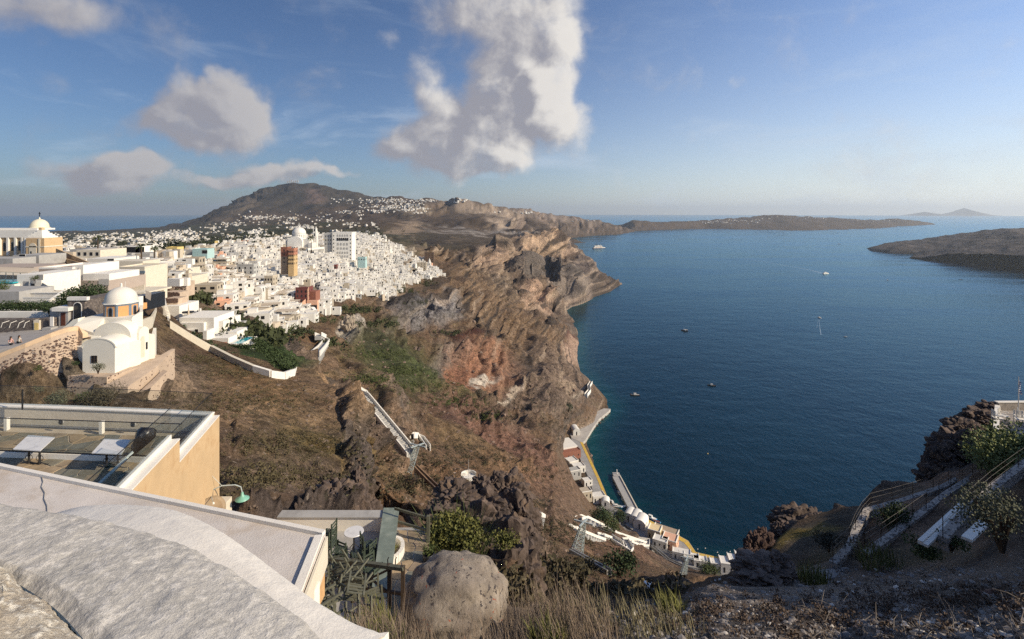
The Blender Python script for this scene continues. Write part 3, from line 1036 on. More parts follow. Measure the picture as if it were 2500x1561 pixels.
def pmat(name, c, rough=.85, var=.18, scale=2.0, bd=.01, bs=14.0, c2=None, c2s=.8, c2k=.6, spec=.3, metal=0.0, world=False, strength=.6, each=0.0):
    """plain procedural material: colour mottling, a second colour in stains, fine relief"""
    if name in MATS:
        return MATS[name]
    m, t, b = new_mat(name)
    pos = objpos(t, world)
    a = noise(t, pos, scale, 6, .65)
    f = maprange(t, a, .3, .7, 1 - var, 1 + var)
    comb = t.nodes.new('ShaderNodeCombineXYZ')
    for i in range(3):
        t.links.new(f, comb.inputs[i])
    col_ = mixc(t, 1.0, c, comb.outputs[0], 'MULTIPLY')
    if c2 is not None:
        s = maprange(t, noise(t, pos, c2s, 7, .7, .4), .48, .72, 0, c2k, True)
        col_ = mixc(t, s, col_, c2)
    if each:      # every house a little different
        oi = t.nodes.new('ShaderNodeObjectInfo')
        fe_ = maprange(t, oi.outputs['Random'], 0, 1, 1 - each, 1.06)
        cb = t.nodes.new('ShaderNodeCombineXYZ')
        for i in range(3):
            t.links.new(fe_, cb.inputs[i])
        col_ = mixc(t, 1.0, col_, cb.outputs[0], 'MULTIPLY')
    t.links.new(col_, b.inputs['Base Color'])
    b.inputs['Roughness'].default_value = rough
    b.inputs['Specular IOR Level'].default_value = spec
    b.inputs['Metallic'].default_value = metal
    if bd > 0:
        h = noise(t, pos, bs, 5, .65)
        bump(t, b, h, strength, bd)
    MATS[name] = m
    return m


WHITE = pmat('white_plaster', (.67, .64, .575), .8, .06, 1.2, .012, 9, (.60, .56, .49), .5, .35)
CREAM = pmat('cream_plaster', (.56, .505, .40), .85, .08, 1.0, .012, 9, (.52, .46, .36), .5, .4)
YELLOW = pmat('yellow_plaster', (.50, .355, .20), .85, .12, .9, .012, 9, (.41, .26, .13), .9, .8)
ORANGE = pmat('orange_plaster', (.58, .30, .12), .85, .06, 2, .01, 9)
SLATE = pmat('slate_blue_paint', (.14, .18, .22), .7, .08, 2, .006, 9)
TAUPE = pmat('taupe_plaster', (.34, .28, .235), .85, .06, 1.0, .01, 9)
GREYP = pmat('grey_concrete', (.33, .32, .30), .85, .12, 1.2, .01, 9, (.2, .19, .18), .7, .5)
DARKG = pmat('dark_opening', (.018, .018, .02), .25, .2, 3, 0, spec=.5)
BLACKM = pmat('black_iron', (.012, .012, .013), .45, .15, 9, .002, 60, spec=.5)
BROWNW = pmat('dark_wood', (.060, .040, .026), .7, .25, 6, .004, 40)
GREENW = pmat('green_wood', (.045, .060, .042), .75, .25, 8, .003, 40)
OLIVEW = pmat('weathered_olive_wood', (.105, .105, .075), .8, .3, 8, .004, 30)
STONEW = pmat('rubble_mortar', (.44, .34, .25), .95, .14, .8, .05, 5, (.36, .28, .21), .5, .7)
STONED = pmat('dark_rubble_stone', (.10, .065, .052), .95, .35, 3, .03, 14, (.20, .12, .09), 1.3, .7)
LAVA = pmat('dark_lava_rock', (.085, .064, .054), .95, .5, 1.6, .12, 4, (.17, .115, .075), .9, .9)
TERRAC = pmat('terracotta', (.42, .14, .06), .8, .12, 6, .004, 30)
MARBLE = pmat('white_marble', (.62, .61, .59), .35, .04, 2, 0, c2=(.30, .30, .31), c2s=3.0, c2k=.5, spec=.5)
CANVAS = pmat('beige_canvas', (.48, .40, .30), .9, .08, 2, .01, 20)
BLUEP = pmat('blue_paint', (.08, .30, .52), .6, .1, 3, 0)
REDP = pmat('red_plaster', (.15, .05, .042), .85, .12, 1.5, .01, 9)
BRICKR = pmat('brick_red_plaster', (.24, .10, .065), .85, .1, 1.5, .01, 9)
PINKP = pmat('pink_plaster', (.62, .36, .24), .85, .08, 1.5, .01, 9)
GOLDP = pmat('golden_plaster', (.58, .44, .17), .85, .08, 1.5, .01, 9)
TURQ = pmat('turquoise_plaster', (.33, .46, .44), .8, .06, 2, 0)
POOLW = pmat('pool_water', (.02, .30, .36), .05, .05, 2, .01, 6, spec=.6)
GALV = pmat('galvanised_steel', (.42, .47, .45), .5, .1, 5, 0, spec=.5, metal=.3)


def glass_mat():
    m, t, b = new_mat('rail_glass')
    t.nodes.remove(b)
    out = t.nodes['Material Output']
    tr = t.nodes.new('ShaderNodeBsdfTransparent')
    tr.inputs[0].default_value = (.90, .92, .92, 1)
    gl = t.nodes.new('ShaderNodeBsdfGlossy')
    gl.inputs['Roughness'].default_value = .02
    fr = t.nodes.new('ShaderNodeLayerWeight')
    fr.inputs[0].default_value = .12
    mx = t.nodes.new('ShaderNodeMixShader')
    t.links.new(mathn(t, 'MULTIPLY', fr.outputs[1], .35), mx.inputs[0])
    t.links.new(tr.outputs[0], mx.inputs[1])
    t.links.new(gl.outputs[0], mx.inputs[2])
    t.links.new(mx.outputs[0], out.inputs[0])
    return m


GLASS = glass_mat()


def Q(u, v, drop):
    """the point seen at (u, v) on the level plane `drop` metres under the eye"""
    Y = drop * F / (v - V0)
    return Vector(((u - U0) / F * Y, Y, H0 - drop))


def arch_pts(w, h, seg=8):
    """outline of an arched opening, width w, height h, from bottom left round to bottom right (x, z)"""
    r = w / 2
    pts_ = [(-r, 0)]
    for k in range(seg + 1):
        a = math.pi - math.pi * k / seg
        pts_.append((r * math.cos(a), h - r + r * math.sin(a)))
    pts_.append((r, 0))
    return pts_


def arch_prism(mb, c, w, h, th, rz=0.0, seg=8):
    """arched slab standing at c, facing -Y before the turn rz, thickness th"""
    M = Matrix.Translation(Vector(c)) @ Matrix.Rotation(rz, 4, 'Z')
    p = arch_pts(w, h, seg)
    n = len(p)
    vs = [M @ Vector((x, -th / 2, z)) for x, z in p] + [M @ Vector((x, th / 2, z)) for x, z in p]
    fs = [tuple(range(n)), tuple(range(2 * n - 1, n - 1, -1))] + [(i, n + i, n + (i + 1) % n, (i + 1) % n) for i in range(n)]
    return mb.add(vs, fs)


def vault(mb, x0, x1, y0, y1, z0, zs, seg=14, axis='y', rise=None):
    """walls up to zs and a barrel roof along the axis"""
    a, b = (x0, x1) if axis == 'y' else (y0, y1)
    r = (b - a) / 2
    rise = rise or r
    prof = [(a, z0), (a, zs)] + [(a + r - r * math.cos(math.pi * k / seg), zs + rise * math.sin(math.pi * k / seg)) for k in range(1, seg)] + [(b, zs), (b, z0)]
    n = len(prof)
    if axis == 'y':
        vs = [(p[0], y0, p[1]) for p in prof] + [(p[0], y1, p[1]) for p in prof]
        fs = [tuple(range(n - 1, -1, -1)), tuple(range(n, 2 * n))]
    else:
        vs = [(x0, p[0], p[1]) for p in prof] + [(x1, p[0], p[1]) for p in prof]
        fs = [tuple(range(n)), tuple(range(2 * n - 1, n - 1, -1))]
    fs += [(i, (i + 1) % n, n + (i + 1) % n, n + i) if axis == 'x' else (i, n + i, n + (i + 1) % n, (i + 1) % n) for i in range(n)]
    # orient consistently outward is not needed for closed shells in Cycles
    return mb.add(vs, fs)
# ================================================================== foreground
def clip_poly(poly, nx, ny, c):
    """keep nx*x + ny*y <= c"""
    out = []
    for i in range(len(poly)):
        a, b = poly[i], poly[(i + 1) % len(poly)]
        da, db = nx * a[0] + ny * a[1] - c, nx * b[0] + ny * b[1] - c
        if da <= 0:
            out.append(a)
        if (da < 0 < db) or (db < 0 < da):
            k = da / (da - db)
            out.append((a[0] + (b[0] - a[0]) * k, a[1] + (b[1] - a[1]) * k))
    return out


def crazy_paving(parent, region, spacing, z, mats, seed=1, gap=.02, h=.02, limit=300, name='paving_stone'):
    """irregular flagstones filling the plan polygon, each one an object"""
    rnd = random.Random(seed)
    xs, ys = [p[0] for p in region], [p[1] for p in region]
    nx_, ny_ = int((max(xs) - min(xs)) / spacing) + 3, int((max(ys) - min(ys)) / spacing) + 3
    sites = {}
    for i in range(nx_):
        for j in range(ny_):
            sites[i, j] = (min(xs) + (i - 1 + rnd.uniform(.05, .95)) * spacing, min(ys) + (j - 1 + rnd.uniform(.05, .95)) * spacing)
    # region must be convex: half planes
    area = sum(region[i][0] * region[(i + 1) % len(region)][1] - region[(i + 1) % len(region)][0] * region[i][1] for i in range(len(region)))
    reg = region if area > 0 else region[::-1]
    n = 0
    for (i, j), s in sites.items():
        cell_ = [(s[0] - 2 * spacing, s[1] - 2 * spacing), (s[0] + 2 * spacing, s[1] - 2 * spacing), (s[0] + 2 * spacing, s[1] + 2 * spacing), (s[0] - 2 * spacing, s[1] + 2 * spacing)]
        for di in (-2, -1, 0, 1, 2):
            for dj in (-2, -1, 0, 1, 2):
                q = sites.get((i + di, j + dj))
                if q is None or (di == 0 and dj == 0):
                    continue
                dx, dy = q[0] - s[0], q[1] - s[1]
                l = math.hypot(dx, dy)
                dx, dy = dx / l, dy / l
                cell_ = clip_poly(cell_, dx, dy, dx * s[0] + dy * s[1] + l / 2 - gap)
                if len(cell_) < 3:
                    break
        for k in range(len(reg)):
            a, b = reg[k], reg[(k + 1) % len(reg)]
            if len(cell_) < 3:
                break
            ex, ey = b[0] - a[0], b[1] - a[1]
            l = math.hypot(ex, ey)
            cell_ = clip_poly(cell_, ey / l, -ex / l, (ey * a[0] - ex * a[1]) / l - .01)
        if len(cell_) < 3 or n >= limit:
            continue
        part(name, MB().prism(cell_, z - .03, z + h * rnd.uniform(.6, 1.2)), rnd.choice(mats), parent)
        n += 1


def sweep(name, mat, parent, paths, n, m, dispf, tint=None):
    """surface through several polylines (each a row of points), n along, m across"""
    rows = []
    for path in paths:
        path = [Vector(p) for p in path]
        d = [0]
        for a, b in zip(path[:-1], path[1:]):
            d.append(d[-1] + (b - a).length)
        out = []
        for k in range(n):
            t = k / (n - 1) * d[-1]
            i = max(0, min(len(path) - 2, sum(1 for x in d if x <= t) - 1))
            f = (t - d[i]) / max(1e-6, d[i + 1] - d[i])
            p0, p1, p2, p3 = path[max(i - 1, 0)], path[i], path[i + 1], path[min(i + 2, len(path) - 1)]
            out.append(.5 * ((2 * p1) + (p2 - p0) * f + (2 * p0 - 5 * p1 + 4 * p2 - p3) * f * f + (3 * p1 - p0 - 3 * p2 + p3) * f ** 3))
        rows.append(out)
    A = np.array([[p[:] for p in r] for r in rows])          # rows x n x 3
    K = len(rows)
    tt = np.linspace(0, K - 1, m)
    i = np.clip(tt.astype(int), 0, K - 2)
    f = (tt - i)[:, None, None]
    S = A[i] * (1 - f) + A[i + 1] * f
    X, Y, Zq = S[..., 0], S[..., 1], S[..., 2]
    nx, ny, nz = normals(X, Y, Zq)
    s = np.sign(np.mean(nz)) or 1
    dd = dispf(X, Y, Zq) * s
    X, Y, Zq = X + nx * dd, Y + ny * dd, Zq + nz * dd
    ob = grid_mesh(name, X, Y, Zq, np.ones(X.shape + (3,), np.float32) * .5, mat)
    if parent is not None:
        off = root_of(parent).location
        ob.data.transform(Matrix.Translation(-off))
        ob.parent = parent
    return ob


def rough_wall_mat(name, base, dark, pale, bdist):
    m, t, b = new_mat(name)
    pos = objpos(t, True)
    a = noise(t, pos, 2.2, 8, .72, .3)
    c = noise(t, pos, 38, 6, .7)
    f = noise(t, pos, 150, 4, .7)
    col_ = mixc(t, maprange(t, a, .38, .62, 0, 1, True), dark, base)
    col_ = mixc(t, maprange(t, c, .48, .62, 0, .85, True), col_, pale)
    col_ = mixc(t, maprange(t, f, .55, .7, 0, .5), col_, tuple(x * .55 for x in dark))
    t.links.new(col_, b.inputs['Base Color'])
    b.inputs['Roughness'].default_value = .95
    b.inputs['Specular IOR Level'].default_value = .2
    bb = t.nodes.new('ShaderNodeBump')
    bb.inputs['Strength'].default_value = .9
    bb.inputs['Distance'].default_value = bdist * 2.5
    t.links.new(c, bb.inputs['Height'])
    bump(t, b, f, .8, bdist, bb.outputs[0])
    return m


GREYWALL = rough_wall_mat('weathered_wall', (.485, .458, .41), (.39, .37, .33), (.60, .565, .505), .0027)
WARMWALL = rough_wall_mat('rough_cream_wall', (.62, .56, .45), (.42, .36, .28), (.80, .75, .64), .007)
SMOOTHW = pmat('brushed_whitewash', (.68, .64, .57), .78, .05, 1.6, .004, 60, (.57, .52, .45), 1.4, .45, strength=.9)
ROOFW = pmat('weathered_roof_whitewash', (.53, .485, .44), .9, .16, 1.3, .006, 55, (.38, .30, .22), 1.1, .75, strength=1.0)


def rough(amp, s):
    def f(X, Y, Zq):
        return amp * (perlin(X / s, Y / s, Zq / s) + .5 * perlin(X / s * 2.3 + 4, Y / s * 2.3, Zq / s * 2.3) + .3 * perlin(X / s * 5 + 8, Y / s * 5, Zq / s * 5))
    return f


# ---- the rough parapet under the viewer's hands
T = thing('parapet_wall', 'thick grey weathered plaster parapet crossing the bottom left corner', 'wall', Q(430, 1400, 1.0))
far_edge = [(-420,1120),(-200,1152),(0,1195),(215,1232),(430,1292),(560,1360),(660,1428),(760,1512),(860,1610),(960,1720)]
near_edge = [(-420,1225),(-200,1275),(0,1360),(60,1392),(130,1440),(200,1515),(250,1590),(285,1680),(310,1780),(330,1900)]
fe = [Q(u, v, 1.02) for u, v in far_edge]
ne = [Q(u, v, 1.0) for u, v in near_edge]
mid0 = [a.lerp(b, .03) + Vector((0, 0, .012)) for a, b in zip(fe, ne)]
mid1 = [a.lerp(b, .12) + Vector((0, 0, .024)) for a, b in zip(fe, ne)]
mid2 = [a.lerp(b, .5) + Vector((0, 0, .03)) for a, b in zip(fe, ne)]
mid3 = [a.lerp(b, .9) + Vector((0, 0, .02)) for a, b in zip(fe, ne)]
out1 = [a + (a - b).normalized() * .004 - Vector((0, 0, .05)) for a, b in zip(fe, ne)]
out2 = [a - (a - b).normalized() * .06 - Vector((0, 0, 1.4)) for a, b in zip(fe, ne)]
sweep('wall_top', GREYWALL, T, [out2, out1, fe, mid0, mid1, mid2, mid3, ne], 420, 200, rough(.005, .10))
dn = [(b - a).normalized() for a, b in zip(fe, ne)]
rws = [[b + d * o_ + Vector((0, 0, z_)) for b, d in zip(ne, dn)] for o_, z_ in ((-.01, -.05), (.0, -.012), (.02, .02), (.06, .045), (.16, .06), (.35, .05))]
sweep('lower_ledge', WARMWALL, T, rws, 260, 110, rough(.008, .06))

# ---- smooth whitewashed curved wall just below
T = thing('curved_parapet', 'smooth whitewashed parapet sweeping in a curve below the grey wall', 'wall', Q(700, 1440, 2.0))
top_e = [(100,1260),(150,1216),(230,1192),(330,1190),(420,1203),(510,1243),(590,1296),(665,1352),(740,1408),(820,1457),(875,1480),(916,1494)]
drops = [2.45,2.3,2.16,2.08,2.03,2.0,2.0,2.0,2.0,2.0,2.0,2.0]
e0 = [Q(u, v, d) for (u, v), d in zip(top_e, drops)]
inn = Vector((-.42, -1, 0)).normalized()
rowsP = []
for off_, dz_ in ((.30, -1.6), (.03, -.10), (0, -.02), (.03, .0), (.12, .03), (.45, .06), (.85, .03), (1.15, -.05)):
    k_ = [p + (inn if i < 5 else Vector((-.55, -1, 0)).normalized()) * off_ * (.75 if i < 3 else 1) + Vector((0, 0, dz_)) for i, p in enumerate(e0)]
    rowsP.append(k_)
sweep('wall_body', SMOOTHW, T, rowsP, 320, 130, rough(.0022, .09))
endp = e0[-1]
mb = MB().prism([(endp.x + .005, endp.y + .01), (endp.x - .55, endp.y - 1.0), (endp.x - .62, endp.y - 1.0), (endp.x - .06, endp.y + .0)], endp.z - 1.5, endp.z - .01)
part('end_face', mb, SMOOTHW, T)

# ---- rough flat roof slab
rA, rB, rC, rD, rE = Q(-260, 1052, 3.0), Q(0, 1102, 3.0), Q(770, 1262, 3.0), Q(712, 1412, 3.0), Q(640, 1600, 3.0)
T = thing('flat_roof', 'weathered whitewashed flat roof slab with a long crack and low raised edge', 'roof', rC)
poly = [rA, rB, rC, rD, rE, Q(300, 1700, 3.0), Q(-300, 1500, 3.0)]
mb = MB().prism([p.xy[:] for p in poly], 216.86, 217.0)
part('slab', mb, ROOFW, T)
mb = MB()
mb.wall(rA, rB, .05, 217.0, 217.035, -1).wall(rB, rC, .05, 217.002, 217.035, -1)
part('far_lip', mb, SMOOTHW, T)
mb = MB().wall(rC + Vector((-.004, -.06, 0)), rE, .07, 217.003, 217.03, -1)
part('side_lip', mb, SMOOTHW, T)
mb = MB().wall(rC + Vector((.012, -.03, 0)), rE + Vector((.012, 0, 0)), .02, 216.74, 216.99, 1)
part('fascia', mb, CREAM, T)
# raised patch seams and the crack
cr = [Q(*p, 2.992) for p in [(97,1122),(102,1140),(98,1152),(106,1166),(104,1180),(111,1196),(112,1215)]]
part('crack', MB().tube(cr, .0045, 4), GREYP, T)
part('timber_end', MB().box(rC.x - .06, rC.x + .03, rC.y - .42, rC.y - .1, 216.5, 216.72), pmat('bare_timber', (.50, .30, .14), .8, .2, 8, .002, 40), T)
p = Q(737, 1395, 3.2)
mb = MB().box(p.x - .03, p.x + .05, p.y - .28, p.y + .05, 210, 216.84)
part('corner_post', mb, WHITE, T)
wl = MB().prism([(rC.x - .25, rC.y - .3), (rC.x - .17, rC.y - .3), (rE.x - .2, rE.y), (rE.x - .3, rE.y)], 207, 216.85).prism([(rB.x, rB.y - .25), (rC.x - .25, rC.y - .25), (rC.x - .25, rC.y - .4), (rB.x, rB.y - .4)], 207, 216.85)
part('wall', wl, WHITE, T)

# ---- yellow restaurant building with the upper terrace
FZ = 211.34
A = Vector((-11.42, 19.8, 0))
dW = Vector((.234, -1, 0)).normalized()
T = thing('restaurant_building', 'golden yellow restaurant building with an open flagstone terrace behind white parapets', 'building', (A.x, A.y, FZ))
farl = Vector((-34, 21.6, 0))
kB = (19.8 - 16.12) / -dW.y                      # where the higher near stretch starts
Bp = A + dW * kB
Ep = A + dW * 11.5
n_in = Vector((-1, -.234, 0)).normalized()       # towards the terrace
mb = MB().wall(A, Bp, .34, 200, FZ + .70, 1 if n_in.dot(Vector((-dW.y, dW.x, 0))) > 0 else -1)
side = 1 if n_in.dot(Vector((-dW.y, dW.x, 0))) > 0 else -1
part('side_wall', mb, YELLOW, T)
part('raised_side_wall', MB().wall(Bp, Ep, .34, 203, FZ + 1.42, side), YELLOW, T)
o = dW * .001
part('coping', MB().wall(A - dW * .02, Bp - dW * .004, .38, FZ + .702, FZ + .74, side), WHITE, T)
part('raised_coping', MB().wall(Bp - dW * .03, Ep, .38, FZ + 1.422, FZ + 1.46, side), WHITE, T)
i1 = n_in * .24
part('coping_upstand', MB().wall(A + i1, Bp + i1 - dW * .01, .10, FZ + .742, FZ + .86, side), WHITE, T)
part('raised_upstand', MB().wall(Bp + i1 - dW * .03, Ep + i1, .10, FZ + 1.462, FZ + 1.60, side), WHITE, T)
part('inner_wall', MB().wall(A + n_in * .342, Ep + n_in * .342, .03, FZ, FZ + .699, side), GREYP, T)
for nm, p0, p1, z0, z1 in (('glass_panel', A + n_in * .27, A + n_in * .27 + dW * (kB * .98), FZ + .86, FZ + 1.62),):
    part(nm, MB().wall(p0, p1, .012, z0, z1, 0), GLASS, T)
part('panel_edge', MB().wall(A + n_in * .27, A + n_in * .27 + dW * (kB * .98), .02, FZ + 1.622, FZ + 1.635, 0), BLACKM, T)
part('glass_panel', MB().wall(Bp + i1 * 1.1, Ep + i1 * 1.1, .012, FZ + 1.602, FZ + 2.45, 0), GLASS, T)
part('panel_edge', MB().wall(Bp + i1 * 1.1, Ep + i1 * 1.1, .02, FZ + 2.452, FZ + 2.465, 0), BLACKM, T)
# far parapet, gently curved
fp = [A + n_in * .345]
for k in range(1, 13):
    x = -12 - k * 1.8
    fp.append(Vector((x, 19.8 + .35 * math.sin(k / 4) + .10 * k, 0)))
for a, b in zip(fp[:-1], fp[1:]):
    pass
def strip(pl, th, z0, z1, off=0.0):
    m_ = MB()
    L, Rr = [], []
    for i, q in enumerate(pl):
        d = (pl[min(i + 1, len(pl) - 1)] - pl[max(i - 1, 0)]).normalized()
        nn_ = Vector((d.y, -d.x, 0))
        L.append(q + nn_ * off)
        Rr.append(q + nn_ * (off + th))
    for i in range(len(pl) - 1):
        m_.prism([L[i].xy[:], L[i + 1].xy[:], Rr[i + 1].xy[:], Rr[i].xy[:]], z0, z1)
    return m_
part('far_parapet', strip(fp, .26, 203, FZ + .74), CREAM, T)
part('far_coping', strip(fp, .32, FZ + .742, FZ + .79, -.04), WHITE, T)
part('skirting', strip(fp, .02, FZ, FZ + .08, -.024), GREYP, T)
part('far_glass', strip(fp, .012, FZ + .79, FZ + 1.55, .15), GLASS, T)
part('glass_rail', strip(fp, .02, FZ + 1.552, FZ + 1.565, .146), BLACKM, T)
for u_ in (18,):
    q = Q(u_, 985, 7.9)
    part('rail_post', MB().box(q.x - .02, q.x + .02, 20.2, 20.24, FZ + .79, FZ + 1.6), BLACKM, T)
for uu in (24, 247):
    s_ = (uu - U0) / F
    yy = 20.25 if uu == 24 else 19.93
    part('fixing_post', MB().box(s_ * yy - .06, s_ * yy + .06, yy - .2, yy - .06, FZ + .02, FZ + .50), WHITE, T)
for uu in (147, 317):
    s_ = (uu - U0) / F
    yy = 20.0 if uu == 147 else 19.78
    mb = MB()
    mb.lathe((0, 0, 0), [(0, 0), (.10, 0), (.10, .03), (0, .03)], 16)
    mb.v = [Vector((s_ * yy + p.x, yy - p.z - .03, FZ + .40 + p.y)) for p in mb.v]
    vn = part('drain_grille', mb, GREYP, T)
    mb = MB()
    for k in range(-2, 3):
        mb.box(s_ * yy - .08, s_ * yy + .08, yy - .075, yy - .062, FZ + .40 + k * .035 - .006, FZ + .40 + k * .035 + .006)
    part('bar', mb, BLACKM, vn)
# floor
fl_poly = [(A.x + n_in.x * .35, A.y - .3), ((Ep + n_in * .35).x, Ep.y), (-26, Ep.y), (-34, 21.5)]
part('terrace_floor', MB().prism([(A.x - .3, A.y - .05), ((Ep + n_in * .36).x, Ep.y), (-34, Ep.y), (-34, 21.4)], FZ - .3, FZ - .004), pmat('floor_joint', (.42, .35, .26), .95, .15, 3, .01, 20), T)
FLAG = [pmat('slate_flag_a', (.18, .165, .125), .8, .3, 2.5, .006, 12), pmat('slate_flag_b', (.25, .195, .13), .8, .3, 2.5, .006, 12), pmat('slate_flag_c', (.14, .14, .118), .8, .3, 2.5, .006, 12), pmat('slate_flag_d', (.29, .22, .14), .8, .3, 2.5, .006, 12)]
crazy_paving(T, [(-11.9, 19.5), (-11.0, 15.2), (-9.9, 11.0), (-16, 11.5), (-20.5, 17.5), (-20.6, 20.0)], .62, FZ, FLAG, 3, .022)
# glass guard on a white kerb in the middle of the terrace
g0, g1 = Vector((-24, 18.4, 0)), Vector((-11.35, 17.45, 0))
part('kerb', MB().wall(g0, g1, .12, FZ, FZ + .20, 0), WHITE, T)
part('guard_glass', MB().wall(g0, g1, .012, FZ + .20, FZ + 1.36, 0), GLASS, T)
part('guard_rail', MB().wall(g0, g1, .03, FZ + 1.362, FZ + 1.385, 0), BLACKM, T)
part('guard_channel', MB().wall(g0, g1, .03, FZ + .202, FZ + .24, 0), BLACKM, T)

# ---- pedestal tables
def pedestal_table(label, c, corners):
    t = thing('cafe_table', label, 'table', (c[0], c[1], FZ), 0, 'marble cafe tables on the yellow terrace')
    tp = MB().prism(corners, FZ + .715, FZ + .745)
    part('table_top', tp, MARBLE, t)
    (x0, y0), (x1, y1) = [((corners[0][0] * .35 + corners[1][0] * .15 + corners[2][0] * .15 + corners[3][0] * .35), (corners[0][1] * .35 + corners[1][1] * .15 + corners[2][1] * .15 + corners[3][1] * .35)),
                          ((corners[0][0] * .15 + corners[1][0] * .35 + corners[2][0] * .35 + corners[3][0] * .15), (corners[0][1] * .15 + corners[1][1] * .35 + corners[2][1] * .35 + corners[3][1] * .15))]
    for (x, y) in ((x0, y0), (x1, y1)):
        part('leg', MB().tube([(x, y, FZ + .03), (x, y, FZ + .2), (x, y, FZ + .714)], [.045, .035, .03], 10), BLACKM, t)
        for s in (-1, 1):
            foot = [(x, y, FZ + .10), (x + s * .12, y, FZ + .05), (x + s * .24, y, FZ + .02), (x + s * .30, y, FZ + .03)]
            part('foot', MB().tube(foot, .016, 6), BLACKM, t)
            sc_ = [(x + s * (.02 + .10 * math.sin(a)), y, FZ + .12 + .085 * (1 - math.cos(a)) * 1.2) for a in [k * .5 for k in range(9)]]
            part('scroll', MB().tube(sc_, .009, 5), BLACKM, t)
    part('stretcher', MB().bar((x0, y0, FZ + .04), (x1, y1, FZ + .04), .03), BLACKM, t)


def tc_(pts_):
    out = []
    for u, v in pts_:
        p = Q(u, v, 220 - FZ - .745)
        out.append((p.x, p.y))
    return out


pedestal_table('square white marble table standing free at the left of the terrace', Q(80, 1090, 8.66), tc_([(31, 1062), (95, 1066), (130, 1034), (67, 1029)]))
pedestal_table('square white marble table next to the leaning parasol in the black cover', Q(270, 1100, 8.66), tc_([(217, 1071), (287, 1074), (309, 1040), (247, 1038)]))
# ---- parasol folded in a black cover
b0, b1, b2 = Q(236, 1176, 8.3), Vector((-14.35, 18.4, 213.0)), Vector((-14.05, 18.9, 213.62))
b0 = Vector((-13.0, 15.6, FZ + .02))
b1, b2 = P(322, 1063, 17.0), P(352, 1016, 17.25)
T = thing('parasol', 'closed parasol leaning over, black cover tied round its canopy', 'parasol', b0)
part('pole', MB().tube([b0, b0.lerp(b1, .5), b1], .055, 10), GALV, T)
dm = (b2 - b1)
path = [b1 + dm * k for k in (-.25, -.1, .1, .3, .55, .8, 1.0, 1.08)]
mb = MB().tube(path, [.05, .12, .17, .22, .27, .30, .24, .08], 18)
mb.v = [p + Vector((1, .3, .4)) * .04 * math.sin(37 * p.x + 23 * p.z + 11 * p.y) for p in mb.v]
part('canopy_cover', mb, pmat('black_plastic', (.010, .010, .011), .32, .2, 5, .012, 14, spec=.6), T, smooth=True)
part('cord', MB().tube([b1 + Vector((.12, 0, .05)), b1.lerp(b0, .3) + Vector((.08, 0, 0)), b1.lerp(b0, .55)], .008, 5), BLACKM, T)

# ---- lamp, dish and air conditioner on the yellow wall
nW = -n_in
def onwall(k, z, out=0.0):
    return A + dW * k + nW * out + Vector((0, 0, z))
wl0 = onwall(.7, 209.55, 0)
T = thing('wall_lamp', 'green enamel lamp shade on a curved pipe arm out from the yellow wall', 'lamp', wl0)
arm = [wl0, wl0 + nW * .3 + Vector((0, 0, .10)), wl0 + nW * .75 + Vector((0, 0, .08)), wl0 + nW * .95 + Vector((0, 0, -.02)), wl0 + nW * 1.0 + Vector((0, 0, -.25))]
part('arm', MB().tube(arm, .022, 8), GALV, T)
sh_ = arm[-1]
part('lamp_shade', MB().lathe(sh_ + Vector((0, 0, -.24)), [(.25, 0), (.245, .02), (.13, .08), (.06, .15), (.04, .26), (.0, .27)], 24), pmat('green_enamel', (.16, .36, .27), .4, .05, 3, 0, spec=.5), T, smooth=True)
part('bulb', MB().lathe(sh_ + Vector((0, 0, -.22)), [(0, 0), (.05, .03), (.05, .08), (0, .1)], 10), WHITE, T, smooth=True)
part('cable', MB().tube([wl0 + Vector((0, 0, -.02)), wl0 + dW * .15 + Vector((0, 0, -.3)) + nW * .03, wl0 + dW * .1 + Vector((0, 0, -.55)) + nW * .03], .01, 5), BLACKM, T)
part('brace', MB().tube([wl0 + dW * .1 + Vector((0, 0, .55)), wl0 + nW * .3 + Vector((0, 0, .1))], .008, 5), GALV, T)
dc = P(503, 1203, 18.3)
T = thing('satellite_dish', 'weathered satellite dish hanging on the yellow wall below the lamp', 'dish', dc)
mb = MB().lathe((0, 0, 0), [(.0, .10), (.15, .088), (.3, .05), (.42, 0), (.42, -.012), (.3, .036), (.15, .07), (0, .08)], 26)
Mx = Vector((.55, -.62, .55)).normalized().to_track_quat('-Z', 'Y').to_matrix()
mb.v = [dc + Mx @ p for p in mb.v]
part('reflector', mb, pmat('dish_paint', (.26, .19, .115), .6, .2, 4, 0), T, smooth=True)
tip = dc + Mx @ Vector((.05, .1, -.5))
part('feed_arm', MB().tube([dc + Mx @ Vector((0, .4, 0)), tip], .012, 6), GALV, T)
part('feed_horn', MB().blobby(tip, .05, 1, 0), WHITE, T)
part('mast', MB().tube([dc + Mx @ Vector((0, 0, .1)), dc + Vector((-.25, .1, -.1)), dc + Vector((-.3, .1, -1.0))], .025, 8), GALV, T)
ac = P(541, 1202, 19.1)
T = thing('air_conditioner', 'pale air conditioner box fixed behind the satellite dish', 'air conditioner', ac)
part('casing', MB().box(ac.x - .42, ac.x - .02, ac.y - .15, ac.y + .25, ac.z - .25, ac.z + .30), CREAM, T)
mb = MB()
for k in range(7):
    mb.box(ac.x - .40, ac.x - .04, ac.y - .165, ac.y - .152, ac.z - .2 + k * .065, ac.z - .17 + k * .065)
part('grille', mb, WHITE, T)

